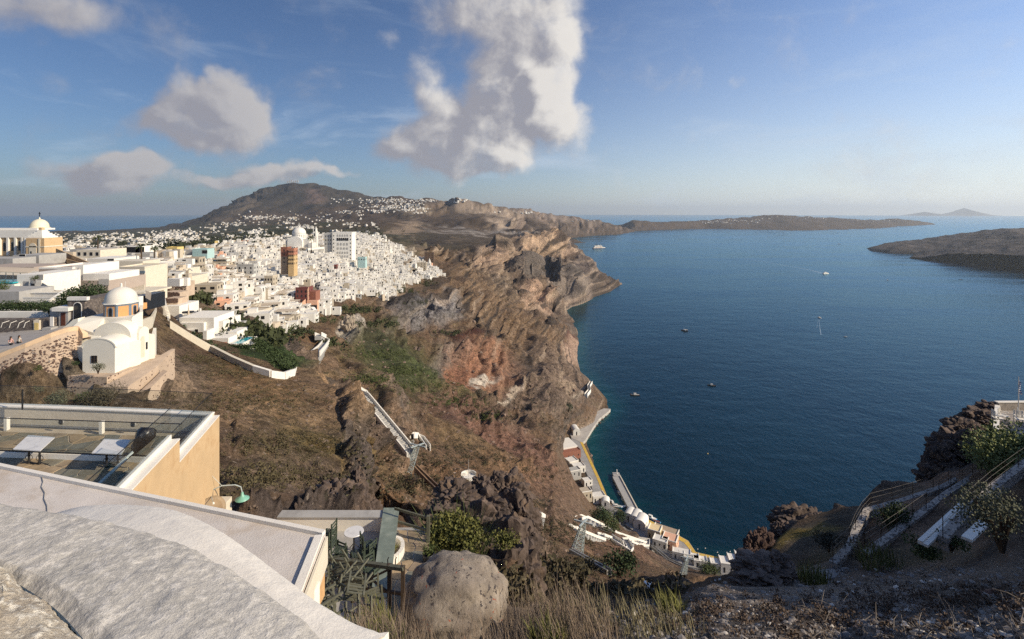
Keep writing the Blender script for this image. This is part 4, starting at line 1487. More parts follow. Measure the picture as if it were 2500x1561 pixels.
# ================================================================== lower taverna
LZ = 206.95
T = thing('lower_taverna', 'small taverna terrace with a green marble counter and flagstone patio', 'terrace', (-5, 19, LZ))
part('deck', MB().prism([(-8.4, 20.9), (-4.85, 20.9), (-4.2, 16.2), (-7.9, 12.5), (-9.5, 14)], LZ - 1.6, LZ), GREYP, T)
part('patio_base', MB().prism([(-4.85, 21.0), (-3.4, 21.0), (-3.0, 18.5), (-2.7, 15.6), (-4.2, 15.6)], LZ - 1.6, LZ - .005), GREYP, T)
crazy_paving(T, [(-4.75, 20.8), (-3.45, 20.8), (-2.95, 18.5), (-2.75, 15.7), (-4.1, 15.7)], .55, LZ, FLAG[1:] + [pmat('slate_flag_e', (.27, .21, .15), .8, .25, 2.5, .006, 12)], 8, .02)
part('back_parapet', MB().box(-9.6, -4.95, 20.75, 21.0, LZ - 1, LZ + .55), WHITE, T)
part('parapet_cap', MB().box(-9.6, -4.95, 20.70, 21.2, LZ + .552, LZ + .60), GREYP, T)
MARB2 = pmat('green_marble', (.17, .20, .165), .45, .2, 2.2, .001, 30, (.28, .30, .25), 2.2, .6, spec=.4)
part('counter_base', MB().prism([(-5.30, 20.9), (-4.80, 20.9), (-4.05, 16.3), (-4.45, 16.3)], LZ, LZ + .62), WHITE, T)
part('counter_top', MB().prism([(-5.38, 21.25), (-4.72, 21.25), (-3.95, 16.3), (-4.55, 16.3)], LZ + .622, LZ + .67), MARB2, T)
for k in (0, .06):
    q = P(917 + k * 100, 1340, 17.6)
    part('hook', MB().tube([(q.x + k * 3, q.y, LZ + .67), (q.x + k * 3, q.y, LZ + 1.0), (q.x + k * 3 + .03, q.y + .03, LZ + 1.06)], .02, 6), BLACKM, T)
# ring planter
pc = Q(924, 1313, 13.05)
TP = thing('ring_planter', 'low white ring shaped planter with a small spiky plant on the patio', 'planter', pc)
mb = MB()
rp = [(pc.x + .02 + .42 * math.cos(a), pc.y + .62 * math.sin(a), LZ + .16) for a in [R(-110 + k * 14) for k in range(17)]]
for a, b in zip(rp[:-1], rp[1:]):
    mb.bar(a, b, .14, .30)
part('rim', mb, WHITE, TP)
mb = MB()
for k in range(60):
    a, l = random.uniform(0, 6.28), random.uniform(.25, .6)
    mb.tube([(pc.x + .08, pc.y - .1, LZ + .02), (pc.x + .08 + .2 * math.cos(a) * l, pc.y - .1 + .2 * math.sin(a) * l, LZ + l * .7), (pc.x + .08 + .6 * math.cos(a) * l, pc.y - .1 + .6 * math.sin(a) * l, LZ + l * .9)], [.012, .009, .002], 3)
part('leaves', mb, pmat('olive_leaf', (.14, .15, .05), .8, .3, 5, 0), TP)
# timber rail of the patio
T = thing('patio_railing', 'grey two bar railing between the counter and the lava rock', 'railing', (-3.5, 20.7, LZ))
part('post', MB().box(-3.37, -3.25, 20.0, 20.12, LZ - .2, LZ + 1.05), OLIVEW, T)
for z in (.45, .95):
    part('rail', MB().bar((-4.8, 20.75, LZ + z - .02), (-3.31, 20.06, LZ + z), .06, .09), OLIVEW, T)
# round table
tb = Q(837, 1257, 12.3)
T = thing('round_table', 'round marble table on the taverna deck beside the marble counter', 'table', (tb.x, tb.y, LZ))
part('table_top', MB().lathe((tb.x, tb.y, LZ + .72), [(0, 0), (.36, 0), (.37, .015), (.36, .03), (0, .03)], 36), MARBLE, T)
part('pedestal', MB().tube([(tb.x, tb.y, LZ), (tb.x, tb.y, LZ + .72)], .03, 8), BLACKM, T)
for k in range(3):
    a = k * 2.09 + .4
    part('leg', MB().tube([(tb.x, tb.y, LZ + .3), (tb.x + .26 * math.cos(a), tb.y + .26 * math.sin(a), LZ + .01)], .015, 6), BLACKM, T)


def chair_proto(mat, label, group):
    t = thing('stacked_chair', label, 'chair', (0, 0, 0), 0, group)
    for x, y in ((-.2, -.2), (.2, -.2), (-.2, .2), (.2, .2)):
        part('leg', MB().bar((x, y, 0), (x, y * (1.15 if y > 0 else 1), .45 if y < 0 else .9), .045), mat, t, local=True)
    mb = MB()
    for k in range(5):
        mb.box(-.21, .21, -.2 + k * .085, -.14 + k * .085, .44, .465)
    part('seat', mb, mat, t, local=True)
    for z in (.60, .72, .84):
        part('back_slat', MB().bar((-.2, .225, z), (.2, .225, z), .02, .06), mat, t, local=True)
    for y in (-.2, .2):
        part('stretcher', MB().bar((-.2, y, .2), (.2, y, .2), .03), mat, t, local=True)
    part('stretcher', MB().bar((-.2, -.2, .25), (-.2, .2, .25), .03), mat, t, local=True)
    return t


CH1 = chair_proto(GREENW, 'dark green wooden chair stacked beside the round marble table', 'green chairs stacked on the taverna deck')
s1 = snapshot(CH1)
rnd = random.Random(4)
spots = [(778, 19.6, 0), (800, 18.6, .0), (845, 18.4, 0), (872, 18.9, 0), (800, 17.6, 0), (850, 17.3, 0), (880, 17.6, 0)]
lv = ['lowest of a stack', 'second of a stack, upside down', 'topmost of a stack']
first = True
for (u, Y, r) in spots:
    x = (u - U0) / F * Y
    for k in range(2):
        lab = '%s dark green chair in the %s stack of the taverna deck' % (('lower', 'upper')[k], ('back left', 'middle left', 'middle', 'back right', 'front left', 'front middle', 'front right')[spots.index((u, Y, r))])
        loc, rz = (x + rnd.uniform(-.05, .05), Y, LZ + k * .28 - .05), rnd.uniform(-2.5, 2.5)
        if first:
            CH1.location, CH1.rotation_euler, CH1['label'] = loc, (0, 0, rz), lab
            first = False
        else:
            copy_thing(CH1, loc, rz, 1, lab, None, s1)
CH2 = chair_proto(OLIVEW, 'x', 'weathered wooden chairs heaped below the timber railing')
s2 = snapshot(CH2)
rnd = random.Random(9)
sp2 = [(755, 1345, 14.6), (790, 1340, 14.9), (828, 1350, 14.7), (862, 1362, 14.5), (760, 1385, 13.4), (800, 1392, 13.3), (842, 1400, 13.2), (880, 1402, 13.4), (765, 1430, 12.0), (805, 1440, 12.0), (848, 1446, 11.9)]
WH = ['behind the roof corner in the back row', 'second from the left in the back row', 'third in the back row', 'at the right end of the back row', 'beside the white post in the middle row', 'second in the middle row', 'third in the middle row', 'at the right end of the middle row', 'nearest the white wall in the front row', 'in the middle of the front row', 'beside the dry grass in the front row']
for i, (u, v, Y) in enumerate(sp2):
    p = P(u, v + 20, Y)
    lab = 'upturned weathered wooden chair %s of the heap' % WH[i]
    if i == 0:
        CH2.location = p
        r_ = CH2
        r_['label'] = lab
    else:
        r_ = copy_thing(CH2, p, 0, 1, lab, None, s2)
    r_.rotation_euler = (R(180 + rnd.uniform(-25, 25)) if i % 3 else R(rnd.uniform(60, 110)), R(rnd.uniform(-20, 20)), rnd.uniform(-1, 1))
    r_.location.z += .5
# timber railing in front of the deck
T = thing('timber_railing', 'dark timber railing with crossed braces above the heap of chairs', 'railing', P(880, 1350, 15.5))
ra, rb = P(755, 1318, 16.3), P(955, 1345, 15.0)
part('top_rail', MB().bar(ra, rb, .12, .10), OLIVEW, T)
part('lower_rail', MB().bar(ra - Vector((0, 0, .75)), rb - Vector((0, 0, .75)), .07, .07), BROWNW, T)
for k in (0, .42, .84, .99):
    q = ra.lerp(rb, k)
    part('post', MB().bar(q + Vector((0, .03, .05)), q - Vector((0, 0, 1.25)), .11), BROWNW, T)
for a, b in ((.42, .84), (0, .42)):
    qa, qb = ra.lerp(rb, a), ra.lerp(rb, b)
    part('brace', MB().bar(qa - Vector((0, .05, .05)), qb - Vector((0, .05, .75)), .05), BROWNW, T)
    part('brace', MB().bar(qb - Vector((0, .05, .05)), qa - Vector((0, .05, .75)), .05), BROWNW, T)


# ---- pots
def leaf_cloud(mb, c, r, n, size, sq=.8, seed=0, up=0.0):
    rr = random.Random(seed)
    c = Vector(c)
    for _ in range(n):
        d = Vector((rr.gauss(0, 1), rr.gauss(0, 1), rr.gauss(0, 1))).normalized() * (rr.random() ** .35)
        p = c + Vector((d.x * r, d.y * r, d.z * r * sq))
        a = Vector((rr.gauss(0, 1), rr.gauss(0, 1), rr.gauss(0, 1) + up)).normalized() * size * rr.uniform(.6, 1.4)
        b = a.cross(Vector((rr.gauss(0, 1), rr.gauss(0, 1), rr.gauss(0, 1)))).normalized() * size * rr.uniform(.25, .5)
        mb.add([p, p + a * .5 + b, p + a, p + a * .5 - b], [(0, 1, 2, 3)])


LEAFD = pmat('dark_leaves', (.030, .048, .016), .75, .45, 2.0, 0, world=True)
LEAFM = pmat('mid_leaves', (.060, .078, .024), .75, .45, 2.0, 0, world=True)
LEAFY = pmat('yellow_green_leaves', (.115, .115, .030), .75, .4, 2.0, 0, c2=(.05, .07, .02), c2s=1.5, c2k=.9, world=True)
LEAFG = pmat('grey_green_scrub', (.10, .105, .065), .9, .45, 2.0, 0, world=True)
DRY = pmat('dry_stalks', (.19, .145, .105), .9, .35, 4, 0, world=True)
DRYB = pmat('dry_brown_scrub', (.135, .095, .062), .9, .4, 2, 0, world=True)
p = Q(1014, 1318, 12.9)
T = thing('flower_pot', 'black round pot with a small plant at the end of the patio railing', 'pot', (p.x, p.y, LZ))
part('pot', MB().lathe((p.x, p.y, LZ), [(0, 0), (.16, 0), (.23, .15), (.22, .30), (.18, .30)], 18), BLACKM, T, smooth=True)
mb = MB()
leaf_cloud(mb, (p.x, p.y, LZ + .42), .24, 150, .09, .7, 3)
part('foliage', mb, LEAFM, T)
p = Q(1032, 1335, 12.9)
T = thing('clay_pot', 'orange clay pot half hidden in leaves beside the black pot', 'pot', (p.x, p.y, LZ))
part('pot', MB().lathe((p.x, p.y, LZ), [(0, 0), (.12, 0), (.18, .22), (.20, .24), (.16, .25)], 16), TERRAC, T, smooth=True)


# ---- rocks
def rock(name, label, cat, c, r, mat, seed=0, squash=(1, 1, .7), sub=5, rough_=.3, freq=1.2, group=None, sharp=.7):
    mb = MB().blobby(c, r, sub, rough_, freq, squash, seed, sharp)
    return solo(name, mb, mat, label, cat, Vector(c) - Vector((0, 0, r * squash[2])), group, auto=35)


def conglomerate():
    m, t, b = new_mat('conglomerate_rock')
    pos = objpos(t)
    v1 = t.nodes.new('ShaderNodeTexVoronoi')
    v1.inputs['Scale'].default_value = 5.5
    t.links.new(vmath(t, 'ADD', pos, noise(t, pos, 3, 3, .6, out=1)), v1.inputs['Vector'])
    sp = t.nodes.new('ShaderNodeSeparateColor')
    t.links.new(v1.outputs['Color'], sp.inputs[0])
    msk = noise(t, pos, .9, 4, .6)
    a = mixc(t, maprange(t, noise(t, pos, 2.5, 9, .7), .35, .65), (.15, .125, .10), (.30, .255, .205))
    a = mixc(t, maprange(t, noise(t, pos, .8, 5, .6), .45, .6, 0, .7), a, (.17, .14, .12))
    st = mathn(t, 'MULTIPLY', mathn(t, 'LESS_THAN', v1.outputs['Distance'], .33), mathn(t, 'GREATER_THAN', mathn(t, 'ADD', sp.outputs[0], msk), 1.12))
    sc_ = mixc(t, mathn(t, 'GREATER_THAN', sp.outputs[1], .78), (.06, .05, .048), (.30, .09, .05))
    a = mixc(t, st, a, sc_)
    t.links.new(a, b.inputs['Base Color'])
    b.inputs['Roughness'].default_value = .95
    h = mathn(t, 'ADD', mathn(t, 'MULTIPLY', st, .6), noise(t, pos, 5, 9, .75))
    bump(t, b, h, .9, .08)
    return m


CONG = conglomerate()
bc = P(1076, 1412, 16.2)
solo('boulder', MB().blobby(bc, 1.0, 5, .085, 1.15, (1.68, 1.5, 1.12), 3, .9), CONG, 'huge rounded pale boulder full of dark pebbles beside the patio', 'boulder', bc - Vector((0, 0, 1.1)), smooth=True)
# ---- lava outcrop behind the boulder: a heap of angular blocks grown into one rock
def crag(name, label, spec, mat, base, seed=0, auto=30):
    mb = MB()
    rr = random.Random(seed)
    for (u, v, Y, r, sq) in spec:
        mb.blobby(P(u, v, Y), r, 5 if len(spec) < 14 else 4, .30, 1.7, sq, rr.uniform(0, 99), .8)
    return solo(name, mb, mat, label, 'rock', base, auto=auto)


crag('lava_outcrop', 'craggy black and brown lava outcrop behind the boulder',
     [(1150, 1200, 33, 1.35, (1.3, 1.2, .9)), (1080, 1175, 33, 1.1, (1.2, 1, .8)), (1200, 1165, 34, 1.2, (1.2, 1, 1)), (1225, 1235, 33, 1.3, (1, 1, 1.4)),
      (1050, 1215, 32, 1.0, (1.2, 1, .9)), (1120, 1250, 32, 1.6, (1.6, 1.2, 1.1)), (1200, 1310, 31, 1.5, (1.2, 1.1, 1.4)), (1250, 1300, 31, .8, (.8, .8, 1.5)),
      (1030, 1270, 31, .9, (1, 1, 1.2)), (1140, 1150, 33.5, .6, (1.2, 1, 1)), (1175, 1140, 34, .5, (.8, 1, 1.2)), (1215, 1380, 29, 1.5, (1.1, 1, 1.4)), (1090, 1330, 30, 1.6, (1.4, 1, 1))],
     LAVA, P(1150, 1330, 31), 3)
crag('lava_ledge', 'long jagged dark lava ledge crossing the slope beyond the flat roof',
     [(590 + k * 34, 1212 + 8 * math.sin(k * 1.7) - (18 if 5 < k < 8 else 0), 45, 1.1 + .5 * math.sin(k * 2.3) ** 2, (1.2, 1, 1.15)) for k in range(9)], LAVA, P(720, 1235, 45), 7)
crag('lava_buttress', 'dark knobbly lava buttress rising at the end of the ledge',
     [(842, 1188, 49, 1.15, (1.0, 1, 1.2)), (848, 1165, 51, 1.1, (.8, 1, 1.3)), (846, 1142, 53, 1.0, (.7, 1, 1.4)), (822, 1196, 48, 1.0, (1.2, 1, 1))], LAVA, P(846, 1195, 49), 11)
crag('dark_boulder', 'big angular dark boulder on the brink above the old port',
     [(1805, 1350, 21, .8, (1.4, 1, .7)), (1842, 1335, 21, .5, (1, .8, .9)), (1785, 1380, 20.5, .6, (1.3, 1, .6))], pmat('dark_boulder_rock', (.125, .098, .082), .95, .4, 1.6, .06, 5), P(1810, 1380, 20.5), 21)
crag('red_crag', 'dark red lava crag at the very edge beside the water',
     [(1785, 1300, 25.5, .5, (1, .9, 1.5)), (1805, 1280, 26, .5, (1, .9, 1.1)), (1772, 1320, 25, .4, (1, 1, 1.3))], pmat('red_lava_rock', (.070, .044, .036), .95, .3, 1.6, .05, 5), P(1785, 1320, 25.5), 23)
crag('edge_crag', 'grey rocky knoll on the brink right of the red crag',
     [(1885, 1235, 30.5, 1.0, (1.4, 1, .8)), (1920, 1232, 30.5, .8, (1.2, 1, .7)), (1850, 1262, 29, .6, (1, 1, .9))], LAVA, P(1890, 1250, 30), 25)
crag('cliff_outcrop', 'layered dark cliff outcrop below the patio with white chairs',
     [(2225, 1100, 38, 1.1, (1, 1, 1.2)), (2245, 1055, 41, 1.2, (1.1, 1, 1.0)), (2280, 1020, 43, 1.2, (1.2, 1, .8)), (2315, 990, 45, 1.1, (1.3, 1, .7)), (2345, 968, 46, .9, (1.3, 1, .7)), (2205, 1135, 36, .9, (1, 1, 1)), (2270, 1070, 39, 1.4, (1.2, 1, 1))], LAVA, P(2260, 1090, 40), 27)


# ---- bushes and trees
def bush(name, label, c, r, mat, n=700, size=.12, sq=.75, seed=0, group=None, cat='bush', trunk=None, lobes=5):
    c = Vector(c)
    t = thing(name, label, cat, c, 0, group)
    rr = random.Random(seed)
    mb = MB()
    for k in range(lobes):
        a = rr.uniform(0, 6.28)
        o_ = Vector((math.cos(a), math.sin(a), rr.uniform(-.2, .5))) * r * rr.uniform(.2, .6)
        leaf_cloud(mb, c + Vector((0, 0, r * sq * .8)) + Vector((o_.x, o_.y, o_.z * sq)), r * rr.uniform(.45, .65), n // lobes, size, sq, rr.random(), .3)
    part('crown', mb, mat, t)
    st = MB()
    for k in range(6):
        a = rr.uniform(0, 6.28)
        e = c + Vector((math.cos(a) * r * .5, math.sin(a) * r * .5, r * sq * 1.1))
        st.tube([c - Vector((0, 0, .15 * r)), c.lerp(e, .5) + Vector((0, 0, .1 * r)), e], [r * .05, r * .035, r * .012], 5)
    part('trunk', st, BROWNW, t)
    return t


def spiky(name, label, c, r, mat, n, h, seed=0, cat='bush', w=.012, group=None, spread=.9):
    c = Vector(c)
    rr = random.Random(seed)
    mb = MB()
    for _ in range(n):
        a, d = rr.uniform(0, 6.28), rr.random() ** .5 * r
        b0_ = c + Vector((math.cos(a) * d, math.sin(a) * d, 0))
        l = h * rr.uniform(.5, 1.15)
        a2 = a + rr.uniform(-.7, .7)
        k = spread * (d / r) * l * .6 + rr.uniform(0, .15) * l
        tip_ = b0_ + Vector((math.cos(a2) * k, math.sin(a2) * k, l))
        midp = b0_.lerp(tip_, .5) + Vector((0, 0, l * .12))
        s = Vector((-math.sin(a2 + rr.uniform(-1, 1)), math.cos(a2), 0)) * w * rr.uniform(.6, 1.4)
        mb.add([b0_ - s, b0_ + s, midp + s * .8, midp - s * .8, tip_], [(0, 1, 2, 3), (3, 2, 4)])
    return solo(name, mb, mat, label, cat, c, group)


bush('oleander_bush', 'yellow green oleander bush between the boulder and the lava rock', P(1078, 1320, 20.5), 1.15, LEAFY, 5200, .13, .85, 4, lobes=9)
spiky('oleander_shoots', 'thin upright shoots standing out of the oleander bush', P(1080, 1318, 20.6), 1.1, LEAFM, 260, 1.7, 5, w=.016)
bush('climbing_shrub', 'low yellow leaved shrub climbing the lava rock', P(1190, 1290, 27), 1.0, LEAFY, 1100, .11, .6, 5)
# dry grass heap
def grass_heap(name, spots, mat, n, h, w, seed, label=None):
    rr = random.Random(seed)
    mb = MB()
    for (u, v, Y, r) in spots:
        c = P(u, v, Y)
        g = gz_at(c.x, c.y)
        c.z = max(g, c.z - .8) if g else c.z
        for _ in range(n):
            a, d = rr.uniform(0, 6.28), rr.random() ** .5 * r
            b0_ = c + Vector((math.cos(a) * d, math.sin(a) * d, 0))
            l = h * rr.uniform(.35, 1.2)
            a2 = rr.gauss(2.2, 1.2)
            lean = rr.uniform(.1, .75) * l
            tip_ = b0_ + Vector((math.cos(a2) * lean, math.sin(a2) * lean, l))
            midp = b0_.lerp(tip_, .45) + Vector((0, 0, l * .14))
            s = Vector((-math.sin(a2), math.cos(a2), rr.uniform(-.3, .3))) * w * rr.uniform(.6, 1.5)
            mb.add([b0_ - s, b0_ + s, midp + s * .8, midp - s * .8, tip_], [(0, 1, 2, 3), (3, 2, 4)])
    o_ = part(name, mb, mat)
    o_['kind'] = 'stuff'
    return o_


GSP = [(880, 1520, 9.5, .8), (930, 1530, 9.6, .8), (985, 1545, 9.8, .8), (1060, 1565, 9.6, .8), (1130, 1565, 9.8, .8), (1200, 1535, 11, .8), (1260, 1505, 12, .8), (1330, 1500, 12, .8), (900, 1470, 10.5, .6), (950, 1490, 10.6, .6), (1240, 1550, 10, .8), (1380, 1520, 11, .8)]
grass_heap('dry_grass', GSP, DRY, 430, .85, .005, 3)
grass_heap('grass', [(1380, 1500, 12, 1), (1480, 1490, 12, 1.0), (1450, 1450, 18, 1.3), (1330, 1440, 22, 1.4), (1240, 1440, 22, 1.0), (1580, 1500, 11, .9)], pmat('greenish_dry_grass', (.17, .15, .085), .9, .35, 4, 0, world=True), 330, .42, .007, 5)
grass_heap('weeds', [(880, 1420, 12, .5), (850, 1480, 10.5, .5), (905, 1475, 10, .4), (790, 1460, 10.5, .4), (1590, 1430, 15, .4), (2080, 1320, 20, .8), (1925, 1330, 19, .5), (1300, 1510, 11, .4)], LEAFY, 260, .55, .014, 6)

# ================================================================== right hand terraces
STW = pmat('pale_rubble_wall', (.30, .27, .24), .95, .25, 2.2, .05, 6, (.16, .14, .13), 1.6, .7)


def stones_on(parent, pts3, n, seed, smin=.05, smax=.11, mat=None, nrm=(0, 0, 1), name='rubble'):
    """small proud stones over a list of quads (p, q, r, s), joined: too small to pick apart"""
    rr = random.Random(seed)
    mb = MB()
    areas = [((q[1] - q[0]).cross(q[3] - q[0])).length for q in pts3]
    tot = sum(areas)
    for q, a_ in zip(pts3, areas):
        nn_ = (q[1] - q[0]).cross(q[3] - q[0]).normalized()
        for _ in range(int(n * a_ / tot)):
            s, t = rr.random(), rr.random()
            c = q[0].lerp(q[1], s).lerp(q[3].lerp(q[2], s), t)
            r_ = rr.uniform(smin, smax)
            e1 = (q[1] - q[0]).normalized()
            e2 = nn_.cross(e1)
            k = rr.randint(5, 7)
            a0 = rr.uniform(0, 6.28)
            ring = [c + (e1 * math.cos(a0 + 6.283 * i / k) * rr.uniform(.7, 1.2) + e2 * math.sin(a0 + 6.283 * i / k) * rr.uniform(.5, 1)) * r_ - nn_ * .01 for i in range(k)]
            inr = [c.lerp(p_, .62) + nn_ * r_ * .35 for p_ in ring]
            mb.add(ring + inr, [tuple(range(k, 2 * k))] + [(i, (i + 1) % k, k + (i + 1) % k, k + i) for i in range(k)])
    o_ = part(name, mb, mat or STONED, parent)
    o_['kind'] = 'stuff'
    return o_


def rubble_wall(label, line, h, th, rail=True, name='stone_wall', nst=260, seed=1, post=2.2, white_posts=()):
    """low wall along points (u, v, Y) of its top edge, optional three wire rail"""
    pp = [P(*q) for q in line]
    t = thing(name, label, 'wall', pp[0] - Vector((0, 0, h)))
    mb, quads = MB(), []
    for a, b in zip(pp[:-1], pp[1:]):
        d = (b - a).normalized()
        n_ = Vector((-d.y, d.x, 0)).normalized() * th / 2
        mb.prism([(a + n_).xy[:], (b + n_).xy[:], (b - n_).xy[:], (a - n_).xy[:]], [a.z - h, b.z - h, b.z - h, a.z - h], [a.z, b.z, b.z, a.z])
        quads.append((a - n_, b - n_, b + n_, a + n_))
        quads.append((a - n_ - Vector((0, 0, h)), b - n_ - Vector((0, 0, h)), b - n_, a - n_))
    part('wall_body', mb, STW, t)
    stones_on(t, quads, nst, seed, .05, .10, pmat('grey_wall_stone', (.13, .115, .105), .95, .4, 3, .02, 14))
    if rail:
        L = sum((b - a).length for a, b in zip(pp[:-1], pp[1:]))
        n = max(2, int(L / post))
        posts = []
        for k in range(n + 1):
            d = L * k / n
            for a, b in zip(pp[:-1], pp[1:]):
                l = (b - a).length
                if d <= l + 1e-6:
                    posts.append(a.lerp(b, min(1, d / l)))
                    break
                d -= l
        for q in posts:
            part('rail_post', MB().bar(q - Vector((0, 0, .05)), q + Vector((0, 0, .85)), .022), BLACKM, t)
        for z in (.3, .55, .8):
            part('rail_wire', MB().tube([q + Vector((0, 0, z)) for q in posts], .005, 4), pmat('dull_wire', (.12, .11, .10), .6, .1, 4, 0), t)
    return t


rubble_wall('low pale stone wall along the front of the terraces, nearest the rubble ground', [(1932, 1360, 20), (2060, 1347, 20.5), (2180, 1333, 21), (2272, 1312, 21.5)], .9, .5, False, nst=420, seed=3)
rubble_wall('narrow stone wall bending up from the near corner to the sea side rail', [(1970, 1330, 20.5), (2010, 1290, 22), (2025, 1250, 24), (2050, 1205, 27), (2140, 1180, 29), (2230, 1150, 31), (2270, 1128, 33)], .45, .28, True, nst=300, seed=4)
rubble_wall('stone terrace wall with a wire rail in the middle of the slope', [(2045, 1308, 21), (2100, 1270, 23), (2170, 1218, 25.5), (2240, 1165, 28.5), (2310, 1120, 32), (2345, 1095, 34)], .45, .30, True, nst=300, seed=5)
rubble_wall('upper stone terrace wall with a wire rail above the white steps', [(2230, 1270, 19), (2290, 1205, 21), (2350, 1150, 23.5), (2422, 1095, 26.5), (2520, 1030, 31)], .5, .32, True, nst=300, seed=6)
def steps(label, a, b, w, n, h, name='white_steps', dp=.09):
    a, b = P(*a), P(*b)
    t = thing(name, label, 'steps', a)
    d = (b - a)
    s = Vector((-d.y, d.x, 0)).normalized()
    for k in range(n):
        o_ = s * (w / n * k)
        part('step', MB().prism([(a + o_).xy[:], (b + o_).xy[:], (b + o_ + s * (w / n - .01)).xy[:], (a + o_ + s * (w / n - .01)).xy[:]], [a.z - dp, b.z - dp, b.z - dp, a.z - dp], [a.z + h * k, b.z + h * k, b.z + h * k, a.z + h * k]), WHITE, t)
    return t
steps('long white painted bench steps against the upper terrace wall', (2195, 1290, 18.6), (2292, 1198, 21.4), .32, 2, .05)
steps('short white painted slab half hidden by scrub below the upper wall', (2300, 1278, 17), (2340, 1238, 18.5), .3, 1, .1, 'white_slab')
bush('terrace_shrub', 'dark green shrub growing between the two terrace walls', P(2105, 1255, 25), 1.15, LEAFD, 1500, .10, .8, 2)
bush('terrace_shrub', 'brownish spindly shrub below the dark green shrub', P(2045, 1330, 21.5), .8, DRYB, 700, .09, .7, 3)
bush('olive_tree', 'large rounded olive green tree at the right above the terraces', P(2362, 1138, 31), 2.8, pmat('olive_tree_leaves', (.15, .175, .062), .75, .4, 1.2, 0, world=True), 9000, .15, .85, 5, cat='tree', lobes=9)
bush('ground_shrub', 'low dark green shrub in front of the white steps', P(2180, 1312, 19.5), .75, LEAFM, 900, .08, .45, 6)
bush('ground_shrub', 'second low green shrub beside the white slab', P(2250, 1300, 19), .6, LEAFM, 700, .08, .5, 7)
bush('grey_scrub', 'grey green scrub mound on the right edge above the rubble', P(2370, 1290, 14), 1.25, LEAFG, 2600, .07, .8, 8)
bush('grey_scrub', 'flat scrub spreading behind the low pale stone wall', P(1960, 1300, 21.5), .8, pmat('dark_grey_scrub', (.05, .05, .035), .9, .4, 2, 0, world=True), 900, .08, .6, 9)
# patio with white chairs
pz = 205.5
T = thing('patio', 'raised patio with a white edged wall on the far right cliff', 'patio', (37, 35, pz))
part('patio_floor', MB().prism([(31.2, 32.6), (46, 32.6), (46, 37.2), (35.7, 37.2)], pz - 1.3, pz), STW, T)
part('patio_wall', MB().wall((35.6, 37.2), (46, 37.4), .25, pz, pz + .55, 0), STW, T)
part('wall_cap', MB().wall((35.5, 37.2), (46, 37.4), .32, pz + .552, pz + .61, 0), WHITE, T)
part('side_wall', MB().wall((31.2, 32.7), (35.5, 37.1), .22, pz, pz + .35, 0), STW, T)
part('side_cap', MB().wall((31.15, 32.65), (35.5, 37.1), .28, pz + .352, pz + .40, 0), WHITE, T)
def white_chair(label, x, y, rz):
    t = thing('garden_chair', label, 'chair', (x, y, pz), rz, 'white garden chairs on the cliff patio')
    for a, b in ((-.22, -.22), (.22, -.22), (-.22, .22), (.22, .22)):
        part('leg', MB().bar((a, b, 0), (a, b, .45 if b < 0 else .95), .04), WHITE, t, local=True)
    part('seat', MB().box(-.25, .25, -.25, .25, .43, .47), WHITE, t, local=True)
    mb = MB()
    for k in range(5):
        mb.box(-.2 + k * .09, -.16 + k * .09, .20, .23, .5, .95)
    part('backrest', mb, WHITE, t, local=True)
    for a in (-.24, .24):
        part('armrest', MB().box(a - .03, a + .03, -.22, .22, .66, .69), WHITE, t, local=True)
for i, (x, y, r_) in enumerate([(33.2, 34.7, 1.2), (33.9, 35.0, .6), (34.5, 34.5, -.5), (35.1, 34.9, .9), (35.7, 34.4, -1.2)]):
    white_chair('white slatted garden chair, %s in the row on the cliff patio' % ('leftmost', 'second from the left', 'middle one', 'fourth from the left', 'rightmost')[i], x, y, r_)
fx, fy = P(2409, 968, 36.2).xy
T = thing('flagpole', 'white flagpole with a limp striped flag on the cliff patio', 'flagpole', (fx, fy, pz))
part('pole', MB().tube([(fx, fy, pz), (fx, fy, pz + 2.75)], [.035, .02], 8), WHITE, T)
FLAGM = None
m, t_, b_ = new_mat('striped_flag')
pos_ = objpos(t_)
wv = t_.nodes.new('ShaderNodeSeparateXYZ')
t_.links.new(pos_, wv.inputs[0])
sn = mathn(t_, 'GREATER_THAN', mathn(t_, 'SINE', mathn(t_, 'MULTIPLY', wv.outputs[2], 42)), 0)
t_.links.new(mixc(t_, sn, (.02, .06, .28), (.75, .75, .75)), b_.inputs['Base Color'])
mb = MB()
n_ = 10
vv_, ff_ = [], []
for i in range(n_ + 1):
    for j in range(5):
        x_ = j * .065
        vv_.append((fx + .03 + x_ * .8 * (.4 + .06 * i), fy + .05 * math.sin(i * .8 + j), pz + 2.6 - i * .10 - j * .05))
for i in range(n_):
    for j in range(4):
        ff_.append((i * 5 + j, i * 5 + j + 1, (i + 1) * 5 + j + 1, (i + 1) * 5 + j))
part('flag', mb.add(vv_, ff_), m, T, smooth=True)

# ---- rubble ground: loose rocks, twigs, a rusty pot, a white tarp
T = solo('rusty_pipe', MB().tube([P(2318, 1412, 12.6), P(2358, 1407, 12.7)], .13, 14), pmat('rusty_iron', (.10, .045, .03), .8, .4, 4, .004, 30), 'short rusty pipe lying on the rubble at the lower right', 'pipe', P(2338, 1415, 12.6))
tw = P(1528, 1386, 28)
mb = MB().blobby(tw, .42, 3, .35, 1.2, (1, .6, .42), 5, .8)
solo('white_tarpaulin', mb, pmat('white_sheet', (.80, .80, .79), .6, .03, 3, 0), 'crumpled white plastic sheet caught on the slope above the port', 'tarpaulin', tw - Vector((0, 0, .2)), auto=20)
# wall corner bottom right
q = P(2422, 1500, 3.2)
solo('wall_corner', MB().blobby((3.52, 3.05, 217.27), .26, 4, .1, 1.2, (1, 1.2, .7), 2), WARMWALL, 'rough pale wall corner poking into the bottom right of the view', 'wall', (3.5, 3.05, 217.1), smooth=True)


